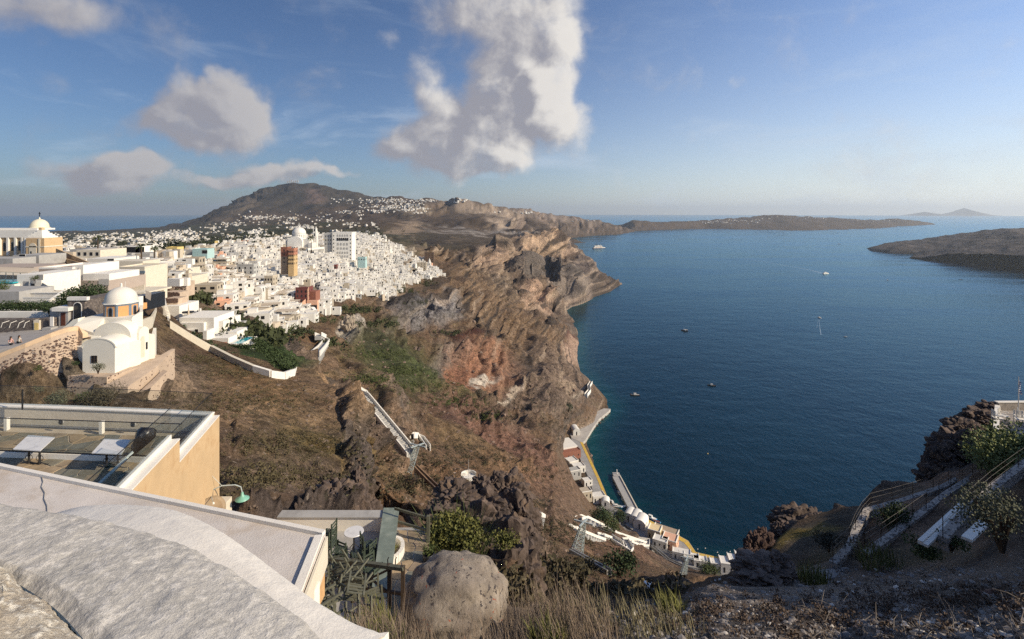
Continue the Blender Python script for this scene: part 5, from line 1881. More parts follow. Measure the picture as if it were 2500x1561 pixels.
def scatter_rocks(name, n, region, smin, smax, mat, seed, squash=.7):
    """loose stones on the ground, too many and too small to pick apart"""
    rr = random.Random(seed)
    protos = []
    for k in range(6):
        b_ = MB().blobby((0, 0, 0), 1, 1, .4, 1.2, (1, 1, squash), k * 7 + seed)
        protos.append(([p[:] for p in b_.v], b_.f))
    V, Fc, nv = [], [], 0
    got = 0
    while got < n:
        u, v = rr.uniform(region[0], region[1]), rr.uniform(region[2], region[3])
        h = hit(u, v)
        n -= 1 if h is None else 0
        if h is None or h.y > region[4]:
            got += 1
            continue
        r_ = (smin + (smax - smin) * rr.random() ** 7) * (1 if len(region) < 6 else h.y / region[5])
        pv_, pf = protos[rr.randrange(6)]
        a = rr.uniform(0, 6.28)
        ca, sa = math.cos(a) * r_, math.sin(a) * r_
        V += [(h.x + x * ca - y * sa, h.y + x * sa + y * ca, h.z + z * r_) for x, y, z in pv_]
        Fc += [tuple(i + nv for i in f_) for f_ in pf]
        nv += len(pv_)
        got += 1
    me = bpy.data.meshes.new(name)
    me.from_pydata(V, [], Fc)
    me.materials.append(mat)
    o_ = bpy.data.objects.new(name, me)
    COL.objects.link(o_)
    o_['kind'] = 'stuff'
    return o_


scatter_rocks('rubble', 5200, (1350, 2430, 1340, 1530, 24), .008, .13, pmat('grey_rubble_stones', (.20, .18, .165), .95, .45, 1.5, .01, 20, world=True), 3)
scatter_rocks('rubble', 500, (1350, 2430, 1340, 1530, 24), .02, .12, pmat('pale_pumice', (.50, .46, .41), .95, .2, 1.5, .01, 20, world=True), 4)
scatter_rocks('rubble', 1500, (520, 900, 900, 1235, 110, 50), .04, .30, pmat('slope_stones', (.13, .095, .07), .95, .45, .8, .02, 12, world=True), 5)
scatter_rocks('rubble', 3000, (820, 1420, 760, 1320, 600, 200), .12, 1.0, pmat('slope_rocks', (.17, .12, .09), .95, .45, .4, .05, 5, world=True), 6)
# twigs
rr = random.Random(12)
mb = MB()
for _ in range(150):
    u, v = rr.uniform(1900, 2430), rr.uniform(1420, 1530)
    h = hit(u, v)
    if h is None or h.y > 16:
        continue
    a, l = rr.uniform(0, 3.14), rr.uniform(.12, .55)
    d = Vector((math.cos(a), math.sin(a), rr.uniform(0, .3))) * l
    mb.tube([h + Vector((0, 0, .03)), h + d * .5 + Vector((0, 0, .06 + rr.uniform(0, .05))), h + d + Vector((rr.uniform(-.1, .1), 0, .04))], [.010, .007, .003], 4)
o_ = part('twigs', mb, pmat('bleached_twig', (.17, .145, .12), .9, .3, 5, 0, world=True))
o_['kind'] = 'stuff'
# unseen slope added right of the frame, heights shaped to shade the foreground
hx = np.linspace(9, 90, 50)
hy = np.linspace(-60, 34, 60)
HX, HY = np.meshgrid(hx, hy)
base_edge = np.maximum(HY * 1.12 + 6.0, 9)
capz = np.interp(HY, [-60, 2, 5, 13, 18, 40], [213, 214, 221, 221, 216, 214])
HZ = np.minimum(211 + np.clip((HX - base_edge) * .75, -8, 34) - np.clip(HY - 12, 0, 30) * .35, capz)
HZ += perlin(HX / 9, HY / 9, HX * 0) * 1.6 + perlin(HX / 3, HY / 3, HX * 0 + 4) * .5
keepm = (HX > HY * 1.10 + 4.0)
HC = np.ones(HZ.shape + (3,), np.float32) * rgb(.12, .10, .08)
hs = grid_mesh('shade_hillside', HX, HY, HZ, HC, GROUND, keepm)
hs['kind'] = 'structure'
print('near', round(time.time() - T0, 1))
# ================================================================== chapel on the cliff path
def pb(mb, u0, u1, vt, vb, Y, D):
    """upright box whose front face is seen between u0..u1, vt..vb at distance Y, D deep"""
    return mb.box((u0 - U0) / F * Y, (u1 - U0) / F * Y, Y, Y + D, H0 + (V0 - vb) / F * Y, H0 + (V0 - vt) / F * Y)


CZ0 = 201.6
T = thing('chapel', 'cream white chapel with a pale dome on an orange and slate blue octagonal drum', 'chapel', (-48, 60, CZ0))
CHW = pmat('chapel_whitewash', (.67, .635, .54), .82, .04, .8, .01, 6, (.68, .62, .50), .4, .4)
mb = MB()
vault(mb, -49.1, -45.4, 58, 60.6, CZ0 - 1.2, 204.55, 18, 'y', .95)
part('front_bay', mb, CHW, T, auto=35)
mb = MB()
mb.lathe((0, 0, 0), [(1.96, 0), (1.96, .14)], 18, 0, math.pi)
rim = []
for k in range(19):
    a = math.pi * k / 18
    rim.append((-47.25 - 1.97 * math.cos(a), 204.55 + 1.04 * math.sin(a)))
mb = MB()
for (x0, z0), (x1, z1) in zip(rim[:-1], rim[1:]):
    mb.add([(x0, 57.97, z0), (x1, 57.97, z1), (x1, 58.25, z1), (x0, 58.25, z0), (x0 * .94 - 47.25 * .06, 57.97, z0 - .12), (x1 * .94 - 47.25 * .06, 57.97, z1 - .12), (x1 * .94 - 47.25 * .06, 58.25, z1 - .12), (x0 * .94 - 47.25 * .06, 58.25, z0 - .12)],
           [(0, 1, 5, 4), (3, 7, 6, 2), (0, 3, 2, 1), (4, 5, 6, 7)])
part('gable_rim', mb, CHW, T)
mb = MB()
vault(mb, -50.0, -45.55, 60.6, 62.2, CZ0 - 1.2, 205.2, 18, 'y', 1.6)
part('middle_bay', mb, CHW, T, auto=35)
part('buttress', MB().prism([(-45.56, 60.0), (-45.0, 60.7), (-45.0, 61.5), (-45.56, 61.5)], CZ0 - 1.2, [204.6, 204.4, 204.4, 204.6]), CHW, T)
mb = MB()
mb.prism([(-52.7, 62.2), (-46.6, 62.2), (-46.5, 63.9), (-48.9, 67.2), (-52.7, 67.2)], CZ0 - 1.2, 207.0)
part('crossing', mb, CHW, T)
part('parapet', MB().prism([(-46.9, 62.25), (-46.58, 62.25), (-46.48, 63.9), (-48.9, 67.2), (-49.2, 67.0), (-46.8, 63.8)], 207.002, [207.05, 207.15, 207.5, 207.7, 207.7, 207.5]), CHW, T)
# curved left shoulder falling to the retaining wall
prof = [(-52.7, 207.1), (-53.3, 206.95), (-53.9, 206.4), (-54.6, 205.9), (-55.5, 205.6), (-55.5, CZ0 - 1), (-52.7, CZ0 - 1)]
mb = MB()
n = len(prof)
mb.add([(x, 61.6, z) for x, z in prof] + [(x, 62.6, z) for x, z in prof], [tuple(range(n)), tuple(range(2 * n - 1, n - 1, -1))] + [(i, n + i, n + (i + 1) % n, (i + 1) % n) for i in range(n)])
mb.prism([(-52.7, 60.9), (-50.0, 60.6), (-50.0, 62.2), (-52.7, 62.2)], CZ0 - 1, [206.3, 205.6, 207.0, 207.0])
mb.prism([(-54.9, 60.2), (-52.7, 60.0), (-52.7, 61.6), (-55.3, 61.6)], CZ0 - 1, [203.9, 204.4, 206.6, 205.4])
mb.prism([(-52.7, 59.9), (-49.9, 59.0), (-49.1, 60.6), (-52.7, 61.2)], CZ0 - 1, [204.2, 204.3, 205.2, 206.4])
part('left_shoulder', mb, CHW, T)
mb = MB()
vault(mb, -46.6, -45.3, 61.6, 63.3, CZ0 - 1.2, 205.2, 14, 'x', .7)
part('right_arm', mb, CHW, T, auto=35)
mb = MB()
arch_prism(mb, (-45.32, 62.2, CZ0 + .6), .7, 2.6, .1, R(90))
part('niche', mb, CREAM, T)
part('side_window', MB().box(-45.31, -45.27, 62.75, 63.05, 203.0, 203.9), DARKG, T)
part('yard_wall', MB().prism([(-45.7, 63.31), (-45.0, 63.9), (-46.4, 66.2), (-46.8, 66.2), (-45.5, 64.1), (-46.0, 63.6)], 201, [204.9, 204.6, 204.9, 204.9, 204.6, 204.9]), CHW, T)
w = part('window', MB().box(-48.08, -47.42, 57.965, 58.0, 202.75, 203.6), DARKG, T)
mb = MB()
for a in (.0, .33, .66):
    mb.box(-48.08 + a - (.012 if a else 0), -48.08 + a + .03, 57.94, 57.963, 202.75, 203.6)
mb.box(-48.08, -47.42, 57.942, 57.961, 203.15, 203.18)
part('window_frame', mb, BROWNW, w)
DX, DY = -49.75, 64.6
DR = 1.84
drum = []
octp = [(DX + DR * math.cos(R(22.5 + 45 * k)), DY + DR * math.sin(R(22.5 + 45 * k))) for k in range(8)]
part('drum', MB().prism(octp, 207.0, 208.5), ORANGE, T)
mb = MB()
for k in range(8):
    a = Vector(octp[k]).to_3d()
    c0 = Vector((DX, DY, 0))
    o_ = (a - c0).normalized()
    q = a + o_ * .015
    mb.prism([tuple((q + Matrix.Rotation(R(67.5), 3, 'Z') @ o_ * s_ * .17).xy) if False else tuple((q.lerp(Vector(octp[(k + s_) % 8]).to_3d() + o_ * .015, .13)).xy) for s_ in (-1, 0, 1)][:3] + [tuple(a.lerp(c0, .08).xy)], 207.0, 208.5)
part('corner_strip', mb, SLATE, T)
mb = MB()
for k in range(8):
    a, b = octp[k], octp[(k + 1) % 8]
    mb.wall(a, b, .06, 208.3, 208.505, 0)
part('top_band', mb, SLATE, T)
for k in range(8):
    a, b = Vector(octp[k]).to_3d(), Vector(octp[(k + 1) % 8]).to_3d()
    m_ = (a + b) / 2
    nrm = (m_ - Vector((DX, DY, 0))).normalized()
    if nrm.y > .2 or k % 2 == 0 and nrm.y < -.99:
        pass
    ang = math.atan2(nrm.x, -nrm.y)
    if k in (5, 7, 3, 1):
        mb = arch_prism(MB(), m_ + nrm * .02 + Vector((0, 0, 207.05)), .58, 1.15, .05, ang)
        wf = part('arched_window', mb, SLATE, T)
        mb = arch_prism(MB(), m_ + nrm * .03 + Vector((0, 0, 207.05)), .38, 1.03, .05, ang)
        part('pane', mb, DARKG, wf)
octp2 = [(DX + (DR + .16) * math.cos(R(22.5 + 45 * k)), DY + (DR + .16) * math.sin(R(22.5 + 45 * k))) for k in range(8)]
part('cornice', MB().prism(octp2, 208.507, 208.61), WHITE, T)
dome_prof = [(1.78, 0), (1.75, .28)] + [(1.72 * math.cos(R(a)), .28 + 1.6 * math.sin(R(a))) for a in range(8, 88, 6)] + [(.14, 1.92), (.09, 2.08), (.0, 2.1)]
part('dome', MB().lathe((DX, DY, 208.61), dome_prof, 48), pmat('dome_plaster', (.60, .565, .49), .7, .05, .8, .006, 6, (.62, .58, .50), .6, .4), T, auto=40)
part('finial', MB().lathe((DX, DY, 210.65), [(.14, 0), (.12, .12), (.15, .16), (.06, .3), (0, .32)], 12), WHITE, T, smooth=True)

# stone platform round the chapel
T = thing('chapel_platform', 'rubble stone platform stepping down the cliff round the chapel', 'platform', (-45, 60, 199))
def st_block(name, poly, z0, z1, n, seed, cap=True):
    mb = MB().prism(poly, z0, z1)
    o_ = part(name, mb, STONEW, T)
    qs = []
    k = len(poly)
    zz = z1 if isinstance(z1, list) else [z1] * k
    for i in range(k):
        a, b = poly[i], poly[(i + 1) % k]
        q = (Vector((a[0], a[1], z0)), Vector((b[0], b[1], z0)), Vector((b[0], b[1], zz[(i + 1) % k])), Vector((a[0], a[1], zz[i])))
        nn_ = (q[1] - q[0]).cross(q[3] - q[0])
        if nn_.y < 0 or nn_.x > 0:
            qs.append(q)
    stones_on(T, qs, n, seed, .05, .14)
st_block('upper_terrace', [(-50, 57.0), (-45.2, 56.6), (-44.2, 60.5), (-44.6, 65), (-47, 66), (-50, 60)], 197.5, 201.6, 320, 1)
st_block('bastion', [(-44.6, 55.2), (-41.8, 55.2), (-42.6, 61), (-44.2, 66.5), (-44.6, 66.5), (-44.2, 60.3)], 196, [201.0, 201.0, 201.5, 202.1, 202.1, 201.6], 320, 2)
st_block('lower_wall', [(-43.8, 51.4), (-39.6, 50.9), (-39.4, 53.2), (-43.6, 53.6)], 195, 198.3, 300, 3)
st_block('side_spur', [(-41.2, 54), (-40.4, 54.0), (-41.4, 61), (-42.3, 61.5)], 194, [199.4, 199.4, 200.9, 200.9], 200, 4)

# retaining wall of the path
T = thing('retaining_wall', 'tall pinkish rubble retaining wall below the path, full of dark stones', 'wall', (-55, 58, 199))
WL = [(-66.5, 55.5, 203.6), (-60, 56, 204.2), (-56.6, 56.4, 204.7), (-53.4, 57.4, 205.7), (-51.2, 59.2, 206.3), (-50.6, 60.4, 206.3)]
WL = []
for (u, v, Y) in [(-220, 905, 54), (-80, 862, 55), (0, 836, 56), (60, 812, 56.5), (120, 788, 57.5), (160, 775, 58.5), (186, 772, 60), (196, 790, 59.6)]:
    p = P(u, v, Y)
    WL.append(p)
mb, quads, caps = MB(), [], MB()
NRM = []
for i in range(len(WL)):
    d = (WL[min(i + 1, len(WL) - 1)] - WL[max(i - 1, 0)]).normalized()
    NRM.append(Vector((-d.y, d.x, 0)).normalized())
for i in range(len(WL) - 1):
    a, b, na_, nb_ = WL[i], WL[i + 1], NRM[i], NRM[i + 1]
    lo = Vector((0, 0, 8))
    mb.add([a - na_ * 1.5 - lo, b - nb_ * 1.5 - lo, b - Vector((0, 0, .5)), a - Vector((0, 0, .5)), a + na_ * .8 - lo, b + nb_ * .8 - lo, b + nb_ * .8 - Vector((0, 0, .5)), a + na_ * .8 - Vector((0, 0, .5))],
           [(0, 1, 2, 3), (3, 2, 6, 7), (4, 7, 6, 5)])
    quads.append((a - na_ * 1.51 - lo, b - nb_ * 1.51 - lo, b - nb_ * .1 - Vector((0, 0, .95)), a - na_ * .1 - Vector((0, 0, .95))))
    caps.prism([(a - na_ * .02).xy[:], (b - nb_ * .02).xy[:], (b + nb_ * .5).xy[:], (a + na_ * .5).xy[:]], [a.z - .5, b.z - .5, b.z - .5, a.z - .5], [a.z, b.z, b.z, a.z])
part('masonry', mb, STONEW, T)
part('rendered_top', caps, pmat('path_wall_render', (.58, .42, .27), .9, .12, 1.2, .02, 7, (.45, .33, .22), .7, .6), T)
stones_on(T, quads, 2300, 8, .05, .17)
stones_on(T, quads, 500, 9, .05, .15, pmat('grey_rubble_inset', (.20, .17, .15), .95, .3, 3, .02, 14), name='pale_rubble')
bush('wall_tuft', 'small green tuft growing high on the rubble retaining wall', P(87, 880, 55.2), .45, LEAFM, 220, .10, 1.1, 3)
bush('wall_tuft', 'dark tuft on the rubble retaining wall near the chapel corner', P(178, 868, 57), .5, LEAFD, 220, .10, .8, 4)
bush('wall_tuft', 'grey tuft halfway down the retaining wall', P(95, 930, 54.0), .6, LEAFG, 260, .10, 1.0, 5)
bush('slope_bush', 'big grey brown bush under the chapel platform', P(255, 968, 50.5), 2.1, pmat('grey_brown_scrub', (.085, .072, .045), .9, .4, 1.2, 0, world=True), 3600, .12, .8, 6, lobes=8)
bush('slope_bush', 'brown bush beside the big one at the foot of the retaining wall', P(120, 972, 50.5), 1.5, LEAFG, 1800, .12, .8, 7)
bush('slope_bush', 'green weedy bush between the big bush and the retaining wall', P(195, 960, 51.5), 1.1, LEAFM, 1000, .12, .8, 8)
bush('slope_bush', 'light feathery bush below the chapel window', P(232, 882, 56.2), .8, LEAFG, 500, .10, 1.0, 9)
solo('dark_stone', MB().blobby(P(338, 985, 49), .42, 3, .25, 1.2, (1, 1, .8), 3), pmat('blue_grey_stone', (.07, .08, .085), .9, .3, 2, .02, 8), 'single blue grey stone lying in front of the lower platform wall', 'stone', P(338, 993, 49), auto=30)
# path
T = solo('cliff_path', MB().prism([(-70, 56.4), (-60.2, 56.6), (-56.5, 57.6), (-53, 59.4), (-51.5, 62), (-56, 68), (-66, 64.5), (-74, 62)], [202.6] * 8, [203.75, 204.05, 204.6, 205.4, 205.6, 205.6, 204.6, 203.75]), pmat('path_paving', (.30, .28, .26), .9, .15, 1.5, .02, 8), 'paved cliff path behind the retaining wall where two people walk', 'path', (-60, 60, 203))
T['kind'] = 'structure'


# ---- people
def person(label, base, h, top, bottom, hair, pose, rz=0.0, extra=None):
    """standing or walking figure grown from a skinned skeleton"""
    t = thing('person', label, 'person', base, rz)
    bmh = bmesh.new()
    sk = bmh.verts.layers.skin.new() if False else None
    me = bpy.data.meshes.new('body')
    s = h / 1.7
    st = pose
    J = {'pel': (0, 0, .93, .125), 'bel': (0, 0, 1.06, .115), 'che': (0, .01, 1.26, .13), 'nek': (0, 0, 1.42, .058), 'hd0': (0, -.01, 1.50, .07), 'hd1': (0, -.015, 1.60, .095), 'hd2': (0, -.01, 1.68, .055)}
    for sd, nm in ((-1, 'l'), (1, 'r')):
        f = st * sd
        J['h' + nm] = (.09 * sd, 0, .88, .095)
        J['k' + nm] = (.10 * sd, -.10 * f - .02, .48, .062)
        J['a' + nm] = (.10 * sd, -.16 * f + .04, .08, .040)
        J['t' + nm] = (.11 * sd, -.16 * f - .12, .03, .034)
        J['s' + nm] = (.17 * sd, 0, 1.37, .055)
        J['e' + nm] = (.22 * sd, .05 + .06 * f, 1.12, .038)
        J['w' + nm] = (.21 * sd, -.06 + .10 * f, .90, .026)
        J['f' + nm] = (.205 * sd, -.10 + .12 * f, .80, .022)
    E = [('pel', 'bel'), ('bel', 'che'), ('che', 'nek'), ('nek', 'hd0'), ('hd0', 'hd1'), ('hd1', 'hd2')]
    for nm in 'lr':
        E += [('pel', 'h' + nm), ('h' + nm, 'k' + nm), ('k' + nm, 'a' + nm), ('a' + nm, 't' + nm), ('che', 's' + nm), ('s' + nm, 'e' + nm), ('e' + nm, 'w' + nm), ('w' + nm, 'f' + nm)]
    keys = list(J)
    me.from_pydata([(J[k][0] * s, J[k][1] * s, J[k][2] * s) for k in keys], [(keys.index(a), keys.index(b)) for a, b in E], [])
    ob = bpy.data.objects.new('body', me)
    COL.objects.link(ob)
    m1 = ob.modifiers.new('skin', 'SKIN')
    for i, k in enumerate(keys):
        me.skin_vertices[0].data[i].radius = (J[k][3] * s,) * 2
    me.skin_vertices[0].data[0].use_root = True
    m2 = ob.modifiers.new('sub', 'SUBSURF')
    m2.levels = m2.render_levels = 1
    dg = bpy.context.evaluated_depsgraph_get()
    me2 = bpy.data.meshes.new_from_object(ob.evaluated_get(dg))
    ob.modifiers.clear()
    ob.data = me2
    me2.materials.clear()
    me2.materials.append(SKIN)
    me2.materials.append(top)
    me2.materials.append(bottom)
    for p_ in me2.polygons:
        z = p_.center.z / s
        x = abs(p_.center.x) / s
        p_.use_smooth = True
        if z < .10:
            p_.material_index = 2
        elif z < 1.0 and not (x > .16 and z > .75):
            p_.material_index = 2
        elif z < 1.42 and not (x > .19 and z < 1.25):
            p_.material_index = 1
        else:
            p_.material_index = 0
    me2.name = 'body'
    ob.parent = t
    hb = MB().blobby((0, .03 * s, 1.62 * s), .105 * s, 2, .05, 2, (1, 1.05, 1.05))
    hb.tube([(0, .09 * s, 1.62 * s), (0, .11 * s, 1.45 * s), (0, .10 * s, 1.33 * s)], [.07 * s, .06 * s, .03 * s], 8)
    part('hair', hb, hair, t, smooth=True, local=True)
    if extra:
        extra(t, s)
    return t


SKIN = pmat('skin', (.42, .24, .16), .6, .05, 4, 0)
HAIR = pmat('dark_hair', (.03, .02, .015), .7, .2, 6, 0)
def shirt_bag(t, s):
    part('jacket_at_waist', MB().blobby((.05 * s, -.02, 1.0 * s), .17 * s, 2, .1, 2, (1.1, .9, .55)), WHITE, t, smooth=True, local=True)
def bag(t, s):
    part('shoulder_bag', MB().blobby((.27 * s, 0, .92 * s), .12 * s, 2, .08, 2, (.5, .9, 1)), BLACKM, t, smooth=True, local=True)
    part('wide_trousers', MB().lathe((0, 0, 0), [(.17 * s, .06 * s), (.19 * s, .4 * s), (.17 * s, .75 * s), (.135 * s, 1.0 * s)], 14), BLACKM, t, smooth=True, local=True)
p1, p2 = P(26, 822, 58.5), P(46, 816, 58.9)
person('person in a pink top with a white jacket at the waist and black trousers', (p1.x, p1.y, 203.95), 1.72, pmat('pink_cloth', (.50, .30, .26), .9, .1, 4, 0), BLACKM, HAIR, .6, R(190), shirt_bag)
person('person in a cream top and wide black trousers with a shoulder bag', (p2.x, p2.y, 204.0), 1.70, CREAM, BLACKM, HAIR, .3, R(175), bag)

# ---- buildings along the path
DARKST = pmat('dark_dry_stone', (.095, .08, .072), .95, .5, 2.5, .06, 5, (.32, .27, .22), 3.5, .8)


def windows_on(parent, lst, Y, frame=WHITE, glass=DARKG, arch=False, name='window', proud=.03):
    """windows on a wall facing the viewer at distance Y: (u, v centre, w m, h m)"""
    for (u, v, w, h) in lst:
        p = P(u, v, Y)
        if arch:
            o_ = part(name, arch_prism(MB(), (p.x, p.y - proud, p.z - h / 2), w + .16, h + .1, .05), frame, parent)
            part('pane', arch_prism(MB(), (p.x, p.y - proud - .02, p.z - h / 2), w, h, .05), glass, o_)
        else:
            o_ = part(name, MB().box(p.x - w / 2 - .08, p.x + w / 2 + .08, p.y - proud, p.y + .01, p.z - h / 2 - .08, p.z + h / 2 + .08), frame, parent)
            part('pane', MB().box(p.x - w / 2, p.x + w / 2, p.y - proud - .015, p.y - proud - .003, p.z - h / 2, p.z + h / 2), glass, o_)


def windows_side(parent, X, lst, frame=WHITE, glass=DARKG):
    """windows on a wall facing +X: (y, z, w, h)"""
    for (y, z, w, h) in lst:
        o_ = part('window', MB().box(X - .01, X + .03, y - w / 2 - .08, y + w / 2 + .08, z - h / 2 - .08, z + h / 2 + .08), frame, parent)
        part('pane', MB().box(X + .033, X + .045, y - w / 2, y + w / 2, z - h / 2, z + h / 2), glass, o_)


def building(name, label, cat, boxes, mat, wins=(), arch=(), parapet=None, extra=None, frame=WHITE, glass=DARKG):
    b = boxes[0]
    base = P((b[0] + b[1]) / 2, b[3], b[4])
    t = thing(name, label, cat, base)
    for i, bx in enumerate(boxes):
        u0, u1, vt, vb, Y, D = bx[:6]
        mm = bx[6] if len(bx) > 6 else mat
        part(('wall', 'annexe')[i > 0], pb(MB(), u0, u1, vt, vb, Y, D), mm, t)
        if parapet and i == 0:
            x0, x1, z1 = (u0 - U0) / F * Y, (u1 - U0) / F * Y, H0 + (V0 - vt) / F * Y
            mb = MB()
            mb.box(x0 - .03, x1 + .03, Y - .03, Y + .22, z1 + .002, z1 + parapet).box(x1 - .22, x1 + .03, Y + .22, Y + D, z1 + .002, z1 + parapet).box(x0 - .03, x0 + .22, Y + .22, Y + D, z1 + .002, z1 + parapet).box(x0 + .22, x1 - .22, Y + D - .22, Y + D, z1 + .002, z1 + parapet)
            part('parapet', mb, mm if mm is not TAUPE else WHITE, t)
    if cat in ('house', 'building') and not wins and not arch:
        n_ = max(2, int((b[1] - b[0]) / 14))
        wins = [(b[0] + (b[1] - b[0]) * (k + .5) / n_, b[2] + (b[3] - b[2]) * .45, .012 * b[4] * .5, .014 * b[4] * .5) for k in range(n_)]
    windows_on(t, wins, boxes[0][4], frame, glass)
    windows_on(t, arch, boxes[0][4], frame, glass, True)
    if extra:
        extra(t)
    return t


def ex_stonehouse(t):
    part('cornice', pb(MB(), 158, 205, 703, 711, 65.9, .5), WHITE, t)
    part('door_surround', pb(MB(), 139, 161, 736, 784, 65.6, .4), GREYP, t)
    part('door', pb(MB(), 144, 154, 740, 782, 65.55, .2), pmat('red_brown_door', (.10, .035, .022), .6, .2, 6, .004, 30), t)
    part('porch', pb(MB(), 122, 161, 728, 737, 65.2, 2.0), WHITE, t)
building('stone_house', 'dark rubble stone house with a tall arched white window beside the tree', 'house', [(160, 200, 711, 766, 66, 6), (118, 160, 730, 786, 66, 5, GREYP)], DARKST, arch=[(184, 738, .95, 2.4)], extra=ex_stonehouse)
def ex_door(t):
    part('door_frame', pb(MB(), 79, 93, 758, 806, 64.4, .5), CREAM, t)
    part('door', pb(MB(), 81, 90, 764, 803, 64.35, .2), GOLDP, t)
    part('notice_board', pb(MB(), 118, 126, 750, 772, 64.2, .1), WHITE, t)
    part('band', pb(MB(), -40, 122, 738, 752, 68.2, .6), WHITE, t)
    part('steps', pb(MB(), 100, 120, 776, 796, 63.6, 1.0), GREYP, t)
building('dark_stone_shop', 'long dark dry stone wall with a cream door behind the two walkers', 'wall', [(-60, 79, 756, 822, 64.5, 1), (93, 118, 754, 800, 64.6, 1), (-60, 122, 745, 775, 68.8, 4, WHITE)], DARKST, extra=ex_door)
T = thing('pergola', 'bent white metal pergola frame in front of the dark stone wall', 'pergola', P(30, 780, 62.5))
for a in (0, 22, 44, 60):
    part('pipe', MB().tube([P(2 + a * .9, 775, 63.4), P(6 + a * .9, 764, 63.4), P(22 + a * .8, 759, 64.2)], .035, 6), WHITE, T)
# hedge with red flowers
T = thing('hedge', 'dark green hedge with red flowers along the white garden wall', 'hedge', P(60, 745, 69))
mb = MB()
for k in range(15):
    leaf_cloud(mb, P(-20 + k * 10.5, 726 + 3 * math.sin(k * 2.1), 70 + .4 * math.sin(k)), 1.0, 330, .17, .8, k, .3)
part('foliage', mb, LEAFD, T)
mb = MB()
rr = random.Random(3)
for k in range(60):
    leaf_cloud(mb, P(rr.uniform(40, 120), rr.uniform(738, 746), 69), .08, 5, .09, 1, k)
part('flowers', mb, pmat('red_petals', (.35, .025, .02), .7, .3, 5, 0), T)
bush('fig_tree', 'large dense dark green tree between the stone house and the chapel dome', P(192, 752, 72), 3.0, LEAFD, 9000, .26, .95, 11, cat='tree', lobes=14)
bush('conifer', 'small dark bushy tree at the right end of the flowering hedge', P(118, 748, 67), 1.1, LEAFD, 900, .16, 1.1, 12, cat='tree')

# white stairs and balustrades above the hedge
def ex_bal(t):
    mb = MB()
    for k in range(46):
        p = P(60 + k * 1.75, 697, 80)
        mb.box(p.x - .05, p.x + .03, p.y - .1, p.y - .02, p.z - .5, p.z + .35)
    part('balusters', mb, WHITE, t)
    pa, pb_ = P(60, 693, 79.9), P(141, 693, 79.9)
    part('hand_rail', MB().bar(pa, pb_, .18, .14), WHITE, t)
    mb = MB()
    for k in range(34):
        p = P(56 + k * 2.6, 710, 76)
        mb.box(p.x - .06, p.x + .04, p.y - .05, p.y + .03, p.z - .4, p.z + .35)
    part('balusters', mb, WHITE, t)
    part('hand_rail', MB().bar(P(54, 704, 76), P(146, 704, 76), .16, .12), WHITE, t)
    part('stair_rail', MB().bar(P(118, 712, 75), P(152, 688, 80), .3, .35), WHITE, t)
    part('window', pb(MB(), 73, 81, 668, 686, 87.9, .2), DARKG, t)
    part('stair_wall', MB().prism([P(92, 664, 89).xy[:], P(140, 692, 84).xy[:], P(138, 692, 84.6).xy[:], P(90, 664, 89.6).xy[:]], 204, [P(92, 664, 89).z, P(140, 692, 84).z, P(140, 692, 84).z, P(92, 664, 89).z]), WHITE, t)
building('white_terrace_house', 'white house with two rows of white balusters and a sloping stair wall', 'house', [(40, 98, 650, 720, 88, 8), (-60, 45, 690, 716, 78, 6, GREYP), (45, 150, 698, 722, 80.5, 5, CREAM)], WHITE, extra=ex_bal)
def ex_can(t):
    for k in range(6):
        p = P(-20 + k * 17, 664, 92)
        part('post', MB().tube([(p.x, p.y, p.z - 1.6), (p.x, p.y, P(0, 642, 92).z)], .06, 6), WHITE, t)
    a = [P(-60, 640, 90), P(66, 645, 90), P(88, 634, 96), P(-60, 630, 99)]
    mb = MB()
    mb.add([q for q in a] + [q - Vector((0, 0, .12)) for q in a], [(0, 1, 2, 3), (7, 6, 5, 4), (0, 4, 5, 1), (1, 5, 6, 2), (2, 6, 7, 3), (3, 7, 4, 0)])
    part('canopy', mb, CANVAS, t)
    part('pool', pb(MB(), -60, 30, 668, 671, 87, 3.5), POOLW, t)
    for k in range(3):
        q = P(54 + k * 17, 672 - k * 8, 86)
        part('rail_panel', MB().box(q.x, q.x + 1.0, q.y, q.y + .04, q.z - .5, q.z + .45), GREYP, t)
building('pool_terrace', 'pool terrace under a wide beige awning at the left edge', 'terrace', [(-60, 34, 673, 720, 87, 6), (-60, 92, 652, 672, 97, 8, CREAM)], WHITE, extra=ex_can)
bush('round_topiary', 'small ball shaped bush on the rail beside the beige awning', P(81, 664, 85), .6, LEAFM, 350, .12, 1, 3)
bush('edge_bush', 'rounded bush at the left edge below the pool', P(0, 700, 80), 1.6, LEAFM, 900, .16, 1, 4)

